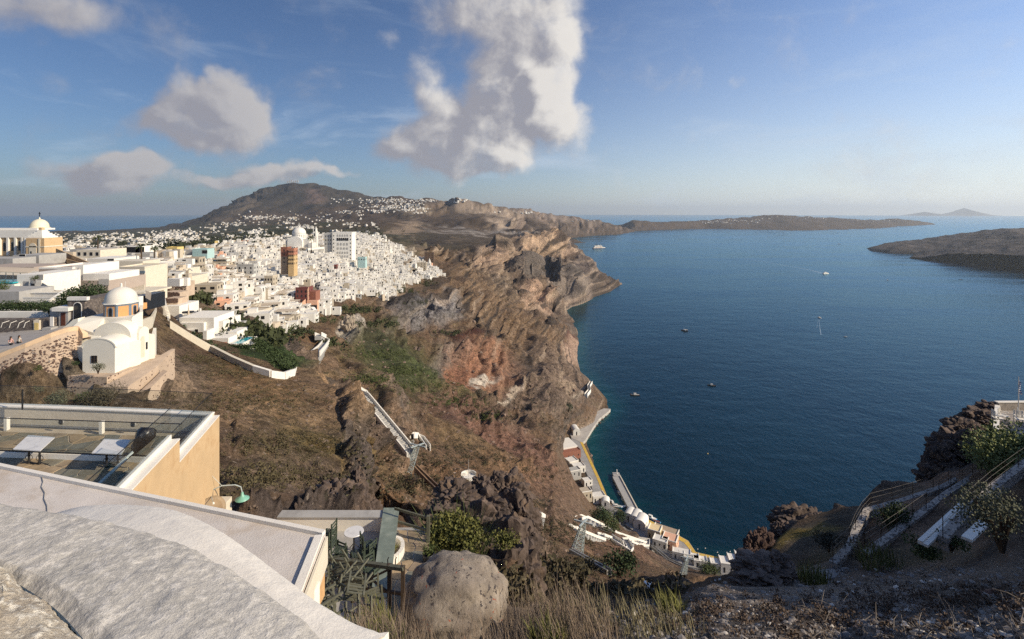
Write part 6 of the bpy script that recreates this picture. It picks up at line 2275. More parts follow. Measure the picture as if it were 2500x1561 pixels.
# taupe house with its sign
def ex_taupe(t):
    part('pool_deck', pb(MB(), 196, 258, 648, 664, 98.3, 8), WHITE, t)
    part('pool', pb(MB(), 212, 250, 646.5, 647.7, 99.5, 3.5), POOLW, t)
    part('white_block', pb(MB(), 171, 197, 628, 664, 98.6, 9), WHITE, t)
    part('column', pb(MB(), 184, 186, 634, 664, 98.2, .3), GREYP, t)
    p = P(233, 668, 97.9)
    part('glass_rail', MB().box(p.x, p.x + 2.0, p.y, p.y + .03, p.z - .6, p.z + .6), GREYP, t)
    # brush lettering and red swoosh of the house sign
    cu = bpy.data.curves.new('sign_text', 'FONT')
    cu.body = 'ava'
    cu.size = 2.1
    cu.shear = .5
    cu.extrude = .02
    tmp = bpy.data.objects.new('tmp', cu)
    COL.objects.link(tmp)
    me = bpy.data.meshes.new_from_object(tmp.evaluated_get(bpy.context.evaluated_depsgraph_get()))
    bpy.data.objects.remove(tmp)
    s0 = P(237, 703.5, 97.85)
    me.transform(Matrix.Translation(s0 - Vector(t.location)) @ Matrix.Rotation(R(90), 4, 'X') @ Matrix.Scale(.62, 4, (0, 1, 0)))
    me.materials.append(BLACKM)
    o_ = bpy.data.objects.new('sign_lettering', me)
    COL.objects.link(o_)
    o_.parent = t
    part('sign_swoosh', MB().tube([P(238, 699, 97.85), P(243, 695.5, 97.85), P(249, 694.5, 97.85), P(254, 697.5, 97.85)], [.03, .07, .07, .03], 6), REDP, t)
building('taupe_house', 'tall taupe house with one small window and a pool deck behind the tree', 'house', [(92, 171, 637, 720, 98, 10), (171, 256, 664, 720, 98, 10, TAUPE), (75, 92, 645, 700, 99, 8, GREYP)], TAUPE, wins=[(155, 651, .9, 1.2)], parapet=.35, extra=ex_taupe)

# yellow cathedral at the left edge
def ex_cath(t):
    x = lambda u: (u - U0) / F * 150
    z = lambda v: H0 + (V0 - v) / F * 150
    part('entablature', MB().box(x(-60), x(92), 149.6, 153, z(562), z(545)), WHITE, t)
    part('roof', MB().box(x(-60), x(80), 151, 157, z(544.8), z(541)), WHITE, t)
    for k, u in enumerate((2, 21, 39, 55, 62, 70)):
        part('pilaster', MB().box(x(u) - .28, x(u) + .28, 149.5, 149.99, z(604), z(562.1)), WHITE, t)
    part('dome', MB().lathe((x(34), 158, z(544)), [(2.7, 0), (2.7, .5), (2.4, .5)] + [(2.35 * math.cos(R(a)), .6 + 2.5 * math.sin(R(a))) for a in range(0, 86, 6)] + [(.25, 3.15), (.12, 3.6), (0, 3.7)], 40), pmat('pale_yellow_dome', (.60, .55, .41), .7, .05, .6, .01, 6), t, auto=40)
    part('cross', MB().box(x(34) - .08, x(34) + .08, 157.9, 158.1, z(544) + 3.9, z(544) + 5.3).box(x(34) - .35, x(34) + .35, 157.92, 158.08, z(544) + 4.7, z(544) + 4.85), BLACKM, t)
    tw = MB().box(x(92), x(134), 146, 152, z(625), z(562))
    part('tower', tw, YELLOW, t)
    for k in range(5):
        w_ = 2.55 - k * .45
        cx_ = x(106)
        part('tower_step', MB().box(cx_ - w_, cx_ + w_, 149 - w_, 149 + w_, z(562) + k * .45 + .002, z(562) + (k + 1) * .45), WHITE, t)
    part('tower_cap', MB().box(x(106) - .45, x(106) + .45, 148.5, 149.5, z(562) + 2.26, z(562) + 3.0), YELLOW, t)
    part('string_course', MB().box(x(92) - .1, x(134) + .1, 145.9, 152.1, z(583), z(580.5)), CREAM, t)
    part('corner_pilaster', MB().box(x(121), x(125), 145.85, 145.99, z(612), z(563)), CREAM, t)
    o_ = part('arched_opening', arch_prism(MB(), (x(108), 145.95, z(606)), 2.1, 4.1, .1), CREAM, t)
    part('pane', MB().box(x(103), x(106), 145.85, 145.89, z(600), z(592)), DARKG, o_)
building('yellow_cathedral', 'yellow and white cathedral with a pale dome at the far left', 'church', [(-60, 98, 560, 612, 150, 3)], YELLOW, arch=[(11, 584, .8, 2.6), (30, 583, .8, 2.6), (47, 582, .8, 2.8), (66, 576, .6, 2.2)], frame=CREAM, extra=ex_cath)
T = thing('ramp_wall', 'orange yellow ramp wall sloping down to the right of the cathedral', 'wall', P(190, 640, 140))
part('wall_body', MB().prism([P(132, 590, 147).xy[:], P(248, 640, 125).xy[:], P(250, 640, 125.5).xy[:], P(134, 590, 147.6).xy[:]], 195, [P(132, 588, 147).z, P(248, 637, 125).z, P(248, 637, 125).z, P(132, 588, 147).z]), YELLOW, T)
part('lower_stage', MB().prism([P(135, 612, 142).xy[:], P(205, 640, 130).xy[:], P(206, 640, 130.4).xy[:], P(136, 612, 142.6).xy[:]], 195, [P(135, 606, 142).z, P(205, 626, 130).z, P(205, 626, 130).z, P(135, 606, 142).z]), YELLOW, T)
part('pier', pb(MB(), 251, 257, 618, 640, 125, .7), CREAM, T)
building('grey_roof_block', 'low grey and white block with solar panels below the cathedral arches', 'building', [(30, 92, 604, 628, 130, 8), (-60, 30, 612, 640, 122, 6, GREYP), (-60, 80, 632, 648, 112, 8, TAUPE)], GREYP, wins=[(53, 612, 1.5, 2.2), (15, 640, 1.0, 1.5)])
SPEC = [
 ('cream_slab_house', 'wide cream house with an orange and slate striped front', 'house', [(278, 342, 634, 690, 120, 8), (262, 338, 618, 632, 128, 6, CREAM), (278, 342, 641, 647, 119.9, .2, SLATE), (300, 336, 650, 664, 119.85, .2, ORANGE)], CREAM, [], []),
 ('white_hall', 'long plain white hall behind the end of the ramp wall', 'building', [(180, 237, 592, 612, 205, 14), (165, 232, 590, 596, 215, 12, GREYP)], CREAM, [], []),
 ('low_white_hall', 'low white hall with a grey roof in front of the long plain one', 'building', [(205, 270, 612, 622, 180, 12), (232, 262, 614, 620, 185, 8, GREYP)], WHITE, [(262, 616, 2.2, 1.0)], []),
 ('glass_cube_house', 'white house with a glazed rooftop cube behind the palms', 'house', [(280, 352, 600, 616, 235, 10), (302, 336, 583, 600, 237, 8)], WHITE, [(314, 591, 6, 2.6), (331, 591, 4, 2.6)], [(338, 608, 2.2, 2.6), (346, 608, 2.2, 2.6)]),
 ('golden_cube', 'small golden yellow cube house beyond the palms', 'house', [(393, 419, 586, 602, 300, 6)], GOLDP, [], []),
 ('mint_house', 'pale turquoise cube house at the edge of the upper town', 'house', [(455, 490, 590, 612, 330, 8), (420, 455, 592, 604, 335, 6, GREYP)], TURQ, [(484, 596, 3.5, 2.2)], []),
 ('restaurant_terrace', 'two storey cream restaurant with planted terraces and sign boards', 'building', [(350, 448, 655, 676, 165, 10), (335, 440, 636, 652, 178, 8, CREAM)], CREAM, [(398, 664, 4, 1.6), (425, 662, 3, 1.6)], []),
 ('pergola_restaurant', 'restaurant under long white beams and a black terrace behind', 'building', [(334, 420, 630, 640, 190, 9, GREYP), (300, 334, 622, 640, 176, 8)], GREYP, [(350, 636, 3, 1.5), (378, 636, 3, 1.5)], []),
 ('white_garden_wall_house', 'bright white walled yard above the curved path', 'house', [(336, 362, 652, 684, 140, 3)], WHITE, [], []),
 ('plain_gable_wall', 'tall cream gable wall above the stone garden terraces', 'wall', [(370, 388, 672, 706, 128, 1.2)], CREAM, [], []),
 ('louvred_canopy', 'louvred roof of long pale beams behind the striped cupola', 'canopy', [(280, 342, 692, 696, 100, 8)], CREAM, [], []),
 ('shop_row', 'shaded souvenir shop with a tilted tan awning beside the curved path', 'shop', [(318, 345, 700, 735, 90, 5, DARKG)], CREAM, [], []),
]
for nm, lab, cat, bx, mt_, wn, ar in SPEC:
    building(nm, lab, cat, bx, mt_, wn, ar, parapet=.3 if cat == 'house' else None)
T = bpy.data.objects['louvred_canopy']
for k in range(9):
    a, b = P(282, 667 + k * 3.0, 108 - k), P(342, 672 + k * 3.0, 108 - k)
    part('beam', MB().bar(a, b, .14, .22), CREAM, T)
T = bpy.data.objects['restaurant_terrace']
rr = random.Random(2)
for k in range(16):
    q = P(362 + k * 5, 652 + rr.uniform(-2, 2), 166)
    leafm = MB()
    leaf_cloud(leafm, q, .55, 60, .22, .9, k)
    part('potted_plant', leafm, LEAFD, T)
for k in range(7):
    q = P(342 + k * 17, 626 + k * 1.2, 186)
    part('beam', MB().bar(q, P(360 + k * 16, 634 + k * 1.2, 170), .22), WHITE, T)
part('awning', pb(MB(), 410, 446, 640, 655, 168, .3), CANVAS, T)
T = bpy.data.objects['shop_row']
part('awning', MB().prism([P(344, 688, 92).xy[:], P(358, 694, 90).xy[:], P(356, 710, 86).xy[:], P(344, 704, 88).xy[:]], [P(344, 688, 92).z, P(358, 694, 90).z, P(356, 712, 86).z, P(344, 706, 88).z], [P(344, 688, 92).z + .1, P(358, 694, 90).z + .1, P(356, 712, 86).z + .1, P(344, 706, 88).z + .1]), CANVAS, T)
part('counter', pb(MB(), 322, 338, 718, 732, 88, 1), ORANGE, T)
# striped cupola and little white bell gable behind the dome
c = P(296, 693, 84)
T = thing('striped_cupola', 'little white cupola with slate blue ribs peeping over the dome', 'cupola', c)
part('drum', MB().lathe(c - Vector((0, 0, 1.2)), [(.7, 0), (.7, 1.2), (.85, 1.25)], 16), ORANGE, T)
part('dome', MB().lathe(c, [(.8 * math.cos(R(a)), .95 * math.sin(R(a))) for a in range(0, 91, 10)], 20), WHITE, T, smooth=True)
for k in range(8):
    a = k * math.pi / 4 + .2
    part('rib', MB().tube([c + Vector((.82 * math.cos(R(b)) * math.cos(a), .82 * math.cos(R(b)) * math.sin(a), .97 * math.sin(R(b)))) for b in range(0, 90, 20)], .06, 5), SLATE, T)
part('cross', MB().bar(c + Vector((0, 0, .9)), c + Vector((0, 0, 1.9)), .05), WHITE, T)
part('gable', pb(MB(), 303, 318, 705, 730, 84, 2), WHITE, T)
# curved cliff path with its walls
pl = [P(352, 668, 152), P(362, 690, 135), P(368, 712, 118), P(366, 735, 103), P(356, 752, 92), P(330, 762, 84)]
T = thing('curved_path', 'grey curved cliff path between cream walls behind the chapel', 'path', pl[3])
mb, w1 = MB(), MB()
for i, (a, b) in enumerate(zip(pl[:-1], pl[1:])):
    mb.prism([(a.x, a.y), (b.x, b.y), (b.x - 4.5, b.y + .5), (a.x - 4.5, a.y + .5)], [a.z - 3.5, b.z - 3.5, b.z - 3.5, a.z - 3.5], [a.z - .6, b.z - .6, b.z - .6, a.z - .6])
    w1.prism([(a.x, a.y), (b.x, b.y), (b.x + .4, b.y), (a.x + .4, a.y)], [a.z - 4.5, b.z - 4.5, b.z - 4.5, a.z - 4.5], [a.z + .3, b.z + .3, b.z + .3, a.z + .3])
part('paving', mb, pmat('worn_path_grey', (.20, .185, .17), .9, .15, .8, .02, 4), T)
part('parapet', w1, CREAM, T)
T['label'] = 'grey curved cliff path edged by a cream parapet behind the chapel'
# white steps down to the villa
a, b = P(372, 706, 116), P(384, 745, 104)
T = thing('stairway', 'white stairway going down from the curved path to the villa', 'stairs', b)
for k in range(14):
    q = a.lerp(b, k / 13)
    part('step', MB().box(q.x - .9, q.x + .9, q.y, q.y + 1.1, q.z - 1.8, q.z), CREAM, T)
q0, q1 = P(386, 700, 118), P(396, 752, 103)
part('side_wall', MB().prism([q0.xy[:], q1.xy[:], (q1.x + .4, q1.y), (q0.x + .4, q0.y)], [q0.z - 5, q1.z - 5, q1.z - 5, q0.z - 5], [q0.z, q1.z, q1.z, q0.z]), WHITE, T)
# rubble garden terraces right of it
T = thing('garden_terraces', 'ruined rubble garden terraces right of the curved path', 'wall', P(410, 700, 140))
for i, (u0, u1, vt, vb, Y) in enumerate([(376, 440, 668, 690, 145), (384, 424, 692, 705, 136), (388, 420, 707, 716, 130)]):
    mb = pb(MB(), u0, u1, vt, vb + 12, Y, 4)
    part('terrace_wall', mb, STONEW, T)
    x0, x1 = (u0 - U0) / F * Y, (u1 - U0) / F * Y
    z0, z1 = H0 + (V0 - vb) / F * Y, H0 + (V0 - vt) / F * Y
    stones_on(T, [(Vector((x0, Y, z0)), Vector((x1, Y, z0)), Vector((x1, Y, z1)), Vector((x0, Y, z1)))], 260, 30 + i, .12, .3)
print('left', round(time.time() - T0, 1))

# ================================================================== white villa with pool
def ex_villa(t):
    Y = 122
    for (u0, u1, vt, vb, YY, D, mm, nm) in [
        (424, 506, 752, 800, 122, 9, WHITE, 'main_block'), (424, 482, 764, 786, 121, 1.0, WHITE, 'vault_block'), (424, 462, 780, 790, 120.3, .7, WHITE, 'bench_block'),
        (388, 424, 724, 760, 128, 8, WHITE, 'stair_block'), (404, 470, 738, 752, 131, 2, WHITE, 'upper_parapet'), (506, 528, 760, 800, 124, 8, WHITE, 'tower_block'),
        (485, 540, 800, 830, 117, 7, WHITE, 'lower_block'), (480, 489, 783, 818, 115, 3, WHITE, 'chimney_block'), (540, 560, 785, 800, 121, 5, WHITE, 'garden_block'), (528, 560, 768, 786, 128, 5, GREYP, 'lounge_deck')]:
        part(nm, pb(MB(), u0, u1, vt, vb, YY, D), mm, t)
    part('roof_deck', pb(MB(), 426, 474, 751, 753.5, 123.5, 8), pmat('blue_grey_deck', (.20, .23, .27), .7, .1, 2, 0), t)
    for (u0, u1, vt, vb, YY, D) in [(423, 427, 739, 752, 131, .4), (470, 474, 730, 752, 130.5, .4)]:
        part('deck_wall', pb(MB(), u0, u1, vt, vb, YY, D), WHITE, t)
    mb = MB()
    x0, x1 = (540 - U0) / F * 119, (604 - U0) / F * 119
    z_ = H0 + (V0 - 812) / F * 117
    part('pool_terrace', MB().box(x0, x1 - 3.2, 116.5, 123, z_ - 3.0, z_), WHITE, t)
    X0, X1 = (553 - U0) / F * 119, (583 - U0) / F * 119
    part('pool_basin', MB().box(X0 - .3, X1 + .3, 116.4, 123.4, z_ - 3, z_ - .05), WHITE, t)
    part('pool_surface', MB().box(X0 + 1.0, X1 + .05, 116.9, 122.8, z_ - .045, z_ + .02), POOLW, t)
    part('pool_rim', MB().box(X1 + .06, X1 + .31, 116.4, 123.4, z_ - .049, z_ + .06).box(X0 + .7, X1 + .05, 122.85, 123.2, z_ - .048, z_ + .05), WHITE, t)
    p = P(541, 824, 115.5)
    part('wooden_bench', MB().box(X0 - 3.4, X0 - .5, 116.9, 117.9, z_ + .002, z_ + .25), TERRAC, t)
    w_ = part('window', pb(MB(), 461, 468, 779, 787, 120.25, .1), DARKG, t)
    part('hot_tub', MB().lathe(P(445, 737, 127.5) - Vector((0, 0, .3)), [(0, 0), (1.3, 0), (1.35, .3), (1.0, .35), (0, .35)], 24), BLACKM, t)
    q = P(446, 752, 126)
    part('parasol_mast', MB().tube([q, q + Vector((0, 0, 3.4))], [.28, .05], 10), CANVAS, t)
    for k in range(10):
        s_ = P(408 + k * .8, 757 + k * 3.6, 124 - k * .4)
        part('stair_step', MB().box(s_.x - 1.2, s_.x + 1.2, s_.y, s_.y + .9, s_.z - 1.5, s_.z), GREYP, t)
    for s0 in ((432, 748, 126), (440, 750, 125.4)):
        q = P(*s0)
        part('lounger', MB().box(q.x, q.x + 1.9, q.y, q.y + .6, q.z, q.z + .3), WHITE, t)
T = thing('white_villa', 'angular bright white villa with a turquoise pool and dark hot tub', 'villa', P(470, 800, 122))
ex_villa(T)
# curved garden wall and ivy slope
gw = [seat(u, v + 10, Y, 2.0) for u, v, Y in [(402, 762, 122), (450, 792, 116), (500, 820, 111), (550, 846, 107), (600, 868, 104.5), (640, 880, 104), (672, 884, 105), (694, 876, 108)]] + [P(703, 866, 112), P(700, 856, 116)]
T = thing('garden_wall', 'long curved cream garden wall ending in a white rounded tip below the villa', 'wall', gw[4])
for i, (a, b) in enumerate(zip(gw[:-1], gw[1:])):
    d = (b - a).normalized()
    n_ = Vector((-d.y, d.x, 0)).normalized() * .3
    part('wall_panel', MB().prism([(a - n_).xy[:], (b - n_).xy[:], (b + n_).xy[:], (a + n_).xy[:]], [a.z - 3, b.z - 3, b.z - 3, a.z - 3], [a.z + .1, b.z + .1, b.z + .1, a.z + .1]), CREAM if i < 4 else WHITE, T)
part('cross_wall', MB().box(*[(545 - U0) / F * 115, (599 - U0) / F * 115], 115, 115.6, P(0, 862, 115).z, P(0, 826, 115).z), CREAM, T)
T = thing('ivy_slope', 'dark green slope of clipped creeper inside the curved garden wall', 'hedge', P(640, 845, 112))
mb = MB()
rr = random.Random(8)
for _ in range(420):
    a, b = rr.random(), rr.random()
    u = 600 + a * 92
    v = 800 + a * 52 + b * (66 - a * 46)
    Yq = 121 - a * 6 - b * 13
    leaf_cloud(mb, P(u, v, Yq), 1.0, 26, .38, .45, rr.random(), 1.2)
part('foliage', mb, pmat('creeper_leaves', (.034, .052, .016), .75, .4, 1.4, 0, world=True), T)
mb = MB()
for _ in range(40):
    leaf_cloud(mb, P(rr.uniform(545, 592), rr.uniform(818, 826), 114.3), .8, 30, .3, .7, rr.random())
T = thing('clipped_hedge', 'dark clipped hedge on the wall below the villa pool', 'hedge', P(568, 826, 114.3))
part('foliage', mb, LEAFD, T)
for i, (u, v, Y, r) in enumerate([(470, 806, 112, .9), (490, 822, 110.5, 1.1), (505, 832, 109, 1.0), (522, 842, 109, 1.2), (548, 852, 107.5, 1.1), (562, 858, 107, 1.0), (580, 866, 106, 1.0), (455, 797, 113, .7), (432, 782, 116, .8), (418, 772, 117, .7)]):
    bush('cactus_clump', 'dark cactus clump %s along the garden wall' % ('first', 'second', 'third', 'fourth', 'fifth', 'sixth', 'seventh', 'behind the villa end', 'near the top', 'topmost')[i], P(u, v, Y), r, pmat('cactus_green', (.045, .062, .028), .7, .4, 1.5, 0, world=True), 160, .34, 1.0, i)
bush('small_conifer', 'dark spiky tree standing alone outside the garden wall', P(626, 905, 99), 1.25, LEAFD, 500, .26, 1.5, 31, cat='tree')
# ================================================================== the town on the rim
def house_proto(kind, mat, w, d, h, roof='flat', stor=2, seed=0, awn=None):
    rr = random.Random(seed)
    t = thing('cliff_house', 'x', 'house', (0, 0, 0), 0, 'houses of the cliff town')
    mb = MB()
    if roof == 'vault':
        vault(mb, -w / 2, w / 2, -d / 2, d / 2, -5, h - w * .28, 12, 'y', w * .34)
    else:
        mb.box(-w / 2, w / 2, -d / 2, d / 2, -5, h)
    part('wall', mb, mat, t, local=True)
    if roof == 'flat':
        p_ = .45
        mb = MB().box(-w / 2 - .02, w / 2 + .02, -d / 2 - .02, -d / 2 + .25, h + .002, h + p_).box(-w / 2 - .02, w / 2 + .02, d / 2 - .25, d / 2 + .02, h + .002, h + p_).box(-w / 2 - .02, -w / 2 + .25, -d / 2 + .25, d / 2 - .25, h + .002, h + p_).box(w / 2 - .25, w / 2 + .02, -d / 2 + .25, d / 2 - .25, h + .002, h + p_)
        part('parapet', mb, mat, t, local=True)
        if seed % 2:
            part('roof_room', MB().box(-w * .4, -w * .05, 0, d * .4, h + .003, h + 2.1), mat, t, local=True)
    if roof == 'dome':
        part('dome', MB().lathe((0, 0, h), [(w * .36, 0), (w * .36, .5)] + [(w * .36 * math.cos(R(a)), .5 + w * .36 * math.sin(R(a))) for a in range(0, 91, 12)], 18), mat, t, smooth=True, local=True)
    if roof == 'pergola':
        for x in (-w * .45, w * .45):
            for y in (-d * .45, d * .45):
                part('post', MB().bar((x, y, h), (x, y, h + 2.3), .14), WHITE, t, local=True)
        part('awning', MB().box(-w * .5, w * .5, -d * .5, d * .5, h + 2.3, h + 2.42), awn or CANVAS, t, local=True)
        part('parapet', MB().box(-w / 2, w / 2, -d / 2 - .02, -d / 2 + .15, h + .002, h + .8), mat, t, local=True)
    for s in range(stor):
        z = h - 1.5 - s * 3.0
        n = max(1, int(w / 2.6))
        for k in range(n):
            if rr.random() < .85:
                x = -w / 2 + (k + .5) * w / n + rr.uniform(-.25, .25)
                if s == stor - 1 and k == 0:
                    part('door', MB().box(x - .5, x + .5, -d / 2 - .03, -d / 2 + .02, z - 1.3, z + .7), rr.choice([DARKG, BLUEP, BROWNW, DARKG]), t, local=True)
                else:
                    ww, hh = rr.uniform(.45, .85), rr.uniform(.6, .95)
                    part('window', MB().box(x - ww, x + ww, -d / 2 - .03, -d / 2 + .02, z - hh, z + hh), DARKG, t, local=True)
        n = max(1, int(d / 2.8))
        for k in range(n):
            if rr.random() < .85:
                y = -d / 2 + (k + .5) * d / n + rr.uniform(-.25, .25)
                ww, hh = rr.uniform(.45, .85), rr.uniform(.6, .95)
                part('window', MB().box(w / 2 - .02, w / 2 + .03, y - ww, y + ww, z - hh, z + hh), DARKG, t, local=True)
    if seed % 3 == 0:
        z = h - 3.1
        part('balcony', MB().box(-w / 2, w / 2, -d / 2 - 1.3, -d / 2 - .031, z, z + .2).box(-w / 2, w / 2, -d / 2 - 1.3, -d / 2 - 1.2, z + .2, z + 1.0), mat, t, local=True)
    return t, kind


BW = pmat('bright_whitewash', (.64, .61, .55), .8, .08, .5, .01, 4, each=.17)
PW = pmat('pale_sand_plaster', (.46, .395, .30), .85, .07, .5, .01, 4, each=.35)
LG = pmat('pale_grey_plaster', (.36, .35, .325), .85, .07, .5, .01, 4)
PRO = [
 house_proto(('small flat roofed', 'white'), BW, 6, 6, 4.2, 'flat', 1, 1), house_proto(('wide flat roofed', 'white'), BW, 10, 6.5, 5.5, 'flat', 2, 2),
 house_proto(('vaulted', 'white'), BW, 5.5, 8, 4.5, 'vault', 1, 3), house_proto(('balconied flat roofed', 'white'), BW, 8, 7, 6.6, 'flat', 2, 6),
 house_proto(('domed', 'white'), BW, 6, 6, 4.4, 'dome', 1, 4), house_proto(('awning topped', 'white'), BW, 8, 6, 4.2, 'pergola', 1, 5),
 house_proto(('tall flat roofed', 'white'), BW, 7, 7, 8.6, 'flat', 3, 7), house_proto(('flat roofed', 'sand coloured'), PW, 8, 7, 5.0, 'flat', 2, 8),
 house_proto(('awning topped', 'sand coloured'), PW, 9, 7, 4.5, 'pergola', 1, 9), house_proto(('flat roofed', 'pale grey'), LG, 8, 6, 4.8, 'flat', 1, 10),
 house_proto(('flat roofed', 'peach'), PINKP, 7, 6.5, 5.0, 'flat', 2, 11), house_proto(('vaulted', 'sand coloured'), PW, 6, 8, 4.6, 'vault', 1, 12),
 house_proto(('flat roofed', 'golden yellow'), GOLDP, 6.5, 6, 5.0, 'flat', 2, 14), house_proto(('awning topped', 'pale grey'), LG, 10, 7, 4.2, 'pergola', 1, 15)]
SN = [(snapshot(t), k) for t, k in PRO]
W_WHITE = [6, 5, 4, 6, 1.0, 1.2, 3, .7, .3, .4, .12, .4, .15, .2]
W_SAND = [2, 1.5, 1, 1.5, .2, 2.2, .7, 4, 4, 1.5, .5, 1.2, .2, 2]


def inpoly(u, v, poly):
    c = False
    for i in range(len(poly)):
        (x0, y0), (x1, y1) = poly[i], poly[i - 1]
        if (y0 > v) != (y1 > v) and u < (x1 - x0) * (v - y0) / (y1 - y0) + x0:
            c = not c
    return c


TOWN = [(352, 640), (450, 604), (520, 588), (600, 578), (660, 570), (760, 562), (860, 560), (925, 582), (975, 600), (1010, 625), (1046, 652), (1000, 665), (950, 676), (915, 712),
        (872, 700), (845, 690), (838, 708), (780, 712), (770, 735), (742, 752), (735, 762), (700, 772), (668, 800), (604, 790), (572, 768), (548, 742), (520, 728), (486, 700), (452, 690), (430, 668), (380, 672)]
KEEPOUT = [(845, 700, 16, 22)]
LANDM = [(698, 550, 24), (806, 548, 40), (681, 603, 19), (724, 705, 34), (745, 557, 12), (500, 640, 14)]
rr = random.Random(21)
cand = []
step = 6.9
for i in range(-45, 5):
    for j in range(22, 140):
        x = i * step + (j % 2) * step / 2 + rr.uniform(-1.3, 1.3)
        y = j * step + rr.uniform(-1.3, 1.3)
        z = gz_at(x, y)
        u, v = U0 + F * x / y, V0 - F * (z - H0) / y
        if not inpoly(u, v, TOWN):
            continue
        if any(abs(u - a) < b * .9 and -30 < v - c_ < 14 for a, c_, b in LANDM):
            continue
        if rr.random() < .05:
            continue
        cand.append((y, x, z, u, v))
cand.sort()
NEAR = [('behind the garden terraces', lambda u, v: u < 470), ('above the gully', lambda u, v: u < 560 and v > 690), ('left of the brick red tower', lambda u, v: u < 640 and v < 660),
        ('beyond the villa pool', lambda u, v: u < 640), ('just left of the red mansion', lambda u, v: u < 700 and v > 650), ('below the domed cathedral', lambda u, v: u < 760 and v < 660),
        ('around the red mansion', lambda u, v: u < 760), ('below the white hotel', lambda u, v: u < 840 and v > 600), ('beside the big white hotel', lambda u, v: u < 860), ('at the right cliff edge', lambda u, v: True)]
ROWN = ['lowest', 'lower', 'middle', 'upper', 'highest']
used = set()
made, rest = 0, []
LIMIT = 292
first_used = [False] * len(PRO)
for (y, x, z, u, v) in cand:
    sand = max(0, min(1, (640 - u) / 120)) if v < 720 else max(0, min(.8, (700 - u) / 140))
    wts = [a * (1 - sand) + b * sand for a, b in zip(W_WHITE, W_SAND)]
    k = rr.choices(range(len(PRO)), wts)[0]
    rz = rr.gauss(.22, .13)
    s = rr.uniform(.78, 1.08)
    if made >= LIMIT:
        rest.append((k, x, y, z, rz, s))
        continue
    zone = next(n for n, f in NEAR if f(u, v))
    kd = PRO[k][1]
    sz = 'small ' if s < .8 and 'small' not in kd[0] else ''
    lab = '%s%s %s house %s' % (sz, kd[0], kd[1], zone)
    sc_ = (s * rr.uniform(.95, 1.3), s, s * rr.uniform(.7, 1.05))
    if not first_used[k]:
        o_ = PRO[k][0]
        o_.location, o_.rotation_euler, o_.scale = (x, y, z), (0, 0, rz), sc_
        first_used[k] = True
        o_['label'] = lab
    else:
        o_ = copy_thing(PRO[k][0], (x, y, z), rz, sc_, lab, None, SN[k][0])
    o_['group'] = 'houses of the cliff town'
    made += 1
_by = {}
for o_ in bpy.data.objects:
    if o_.get('category') == 'house' and o_.get('group') == 'houses of the cliff town' and o_.location.length > 1:
        _by.setdefault(o_['label'], []).append(o_)
ORD = 'first second third fourth fifth sixth seventh eighth ninth tenth eleventh twelfth thirteenth fourteenth fifteenth sixteenth seventeenth eighteenth nineteenth twentieth'.split()
for lab, os_ in _by.items():
    if len(os_) > 1:
        os_.sort(key=lambda q: q.location.x / q.location.y)
        for k, q in enumerate(os_[:20]):
            q['label'] = ORD[k] + ' from left, ' + lab
for k, f in enumerate(first_used):
    if not f:
        for o_, pi in SN[k][0][::-1]:
            bpy.data.objects.remove(o_)
print('houses', made, len(rest))


class MM:
    """joined small pieces with a few materials"""

    def __init__(self):
        self.v, self.f, self.m = [], [], []

    def box(self, M, x0, x1, y0, y1, z0, z1, mi, faces=((4, 5, 6, 7), (0, 1, 5, 4), (1, 2, 6, 5), (2, 3, 7, 6), (3, 0, 4, 7))):
        n = len(self.v)
        self.v += [M @ Vector(p) for p in ((x0, y0, z0), (x1, y0, z0), (x1, y1, z0), (x0, y1, z0), (x0, y0, z1), (x1, y0, z1), (x1, y1, z1), (x0, y1, z1))]
        for f in faces:
            self.f.append(tuple(i + n for i in f))
            self.m.append(mi)

    def quad(self, M, pts_, mi):
        n = len(self.v)
        self.v += [M @ Vector(p) for p in pts_]
        self.f.append(tuple(range(n, n + len(pts_))))
        self.m.append(mi)

    def build(self, name, mats):
        me = bpy.data.meshes.new(name)
        me.from_pydata([p[:] for p in self.v], [], self.f)
        for m_ in mats:
            me.materials.append(m_)
        me.polygons.foreach_set('material_index', self.m)
        o_ = bpy.data.objects.new(name, me)
        COL.objects.link(o_)
        o_['kind'] = 'stuff'
        return o_


def small_house(mm, x, y, z, rz, w, d, h, mi, rr, wins=True):
    M = Matrix.Translation((x, y, z)) @ Matrix.Rotation(rz, 4, 'Z')
    mm.box(M, -w / 2, w / 2, -d / 2, d / 2, -3, h, mi)
    if rr.random() < .5:
        mm.box(M, -w / 2 + rr.uniform(0, w * .3), w * .1, -d * .1, d / 2, h, h + rr.uniform(1.5, 3), mi)
    if wins:
        for k in range(max(1, int(w / 2.4))):
            for s in range(max(1, int(h / 2.8))):
                if rr.random() < .8:
                    xx = -w / 2 + 1 + k * 2.4
                    zz = h - 1.3 - s * 2.8
                    mm.quad(M, [(xx - .5, -d / 2 - .04, zz - .7), (xx + .5, -d / 2 - .04, zz - .7), (xx + .5, -d / 2 - .04, zz + .7), (xx - .5, -d / 2 - .04, zz + .7)], 6)
        for k in range(max(1, int(d / 2.4))):
            if rr.random() < .8:
                yy = -d / 2 + 1 + k * 2.4
                zz = h - 1.3
                mm.quad(M, [(w / 2 + .04, yy - .5, zz - .7), (w / 2 + .04, yy + .5, zz - .7), (w / 2 + .04, yy + .5, zz + .7), (w / 2 + .04, yy - .5, zz + .7)], 6)


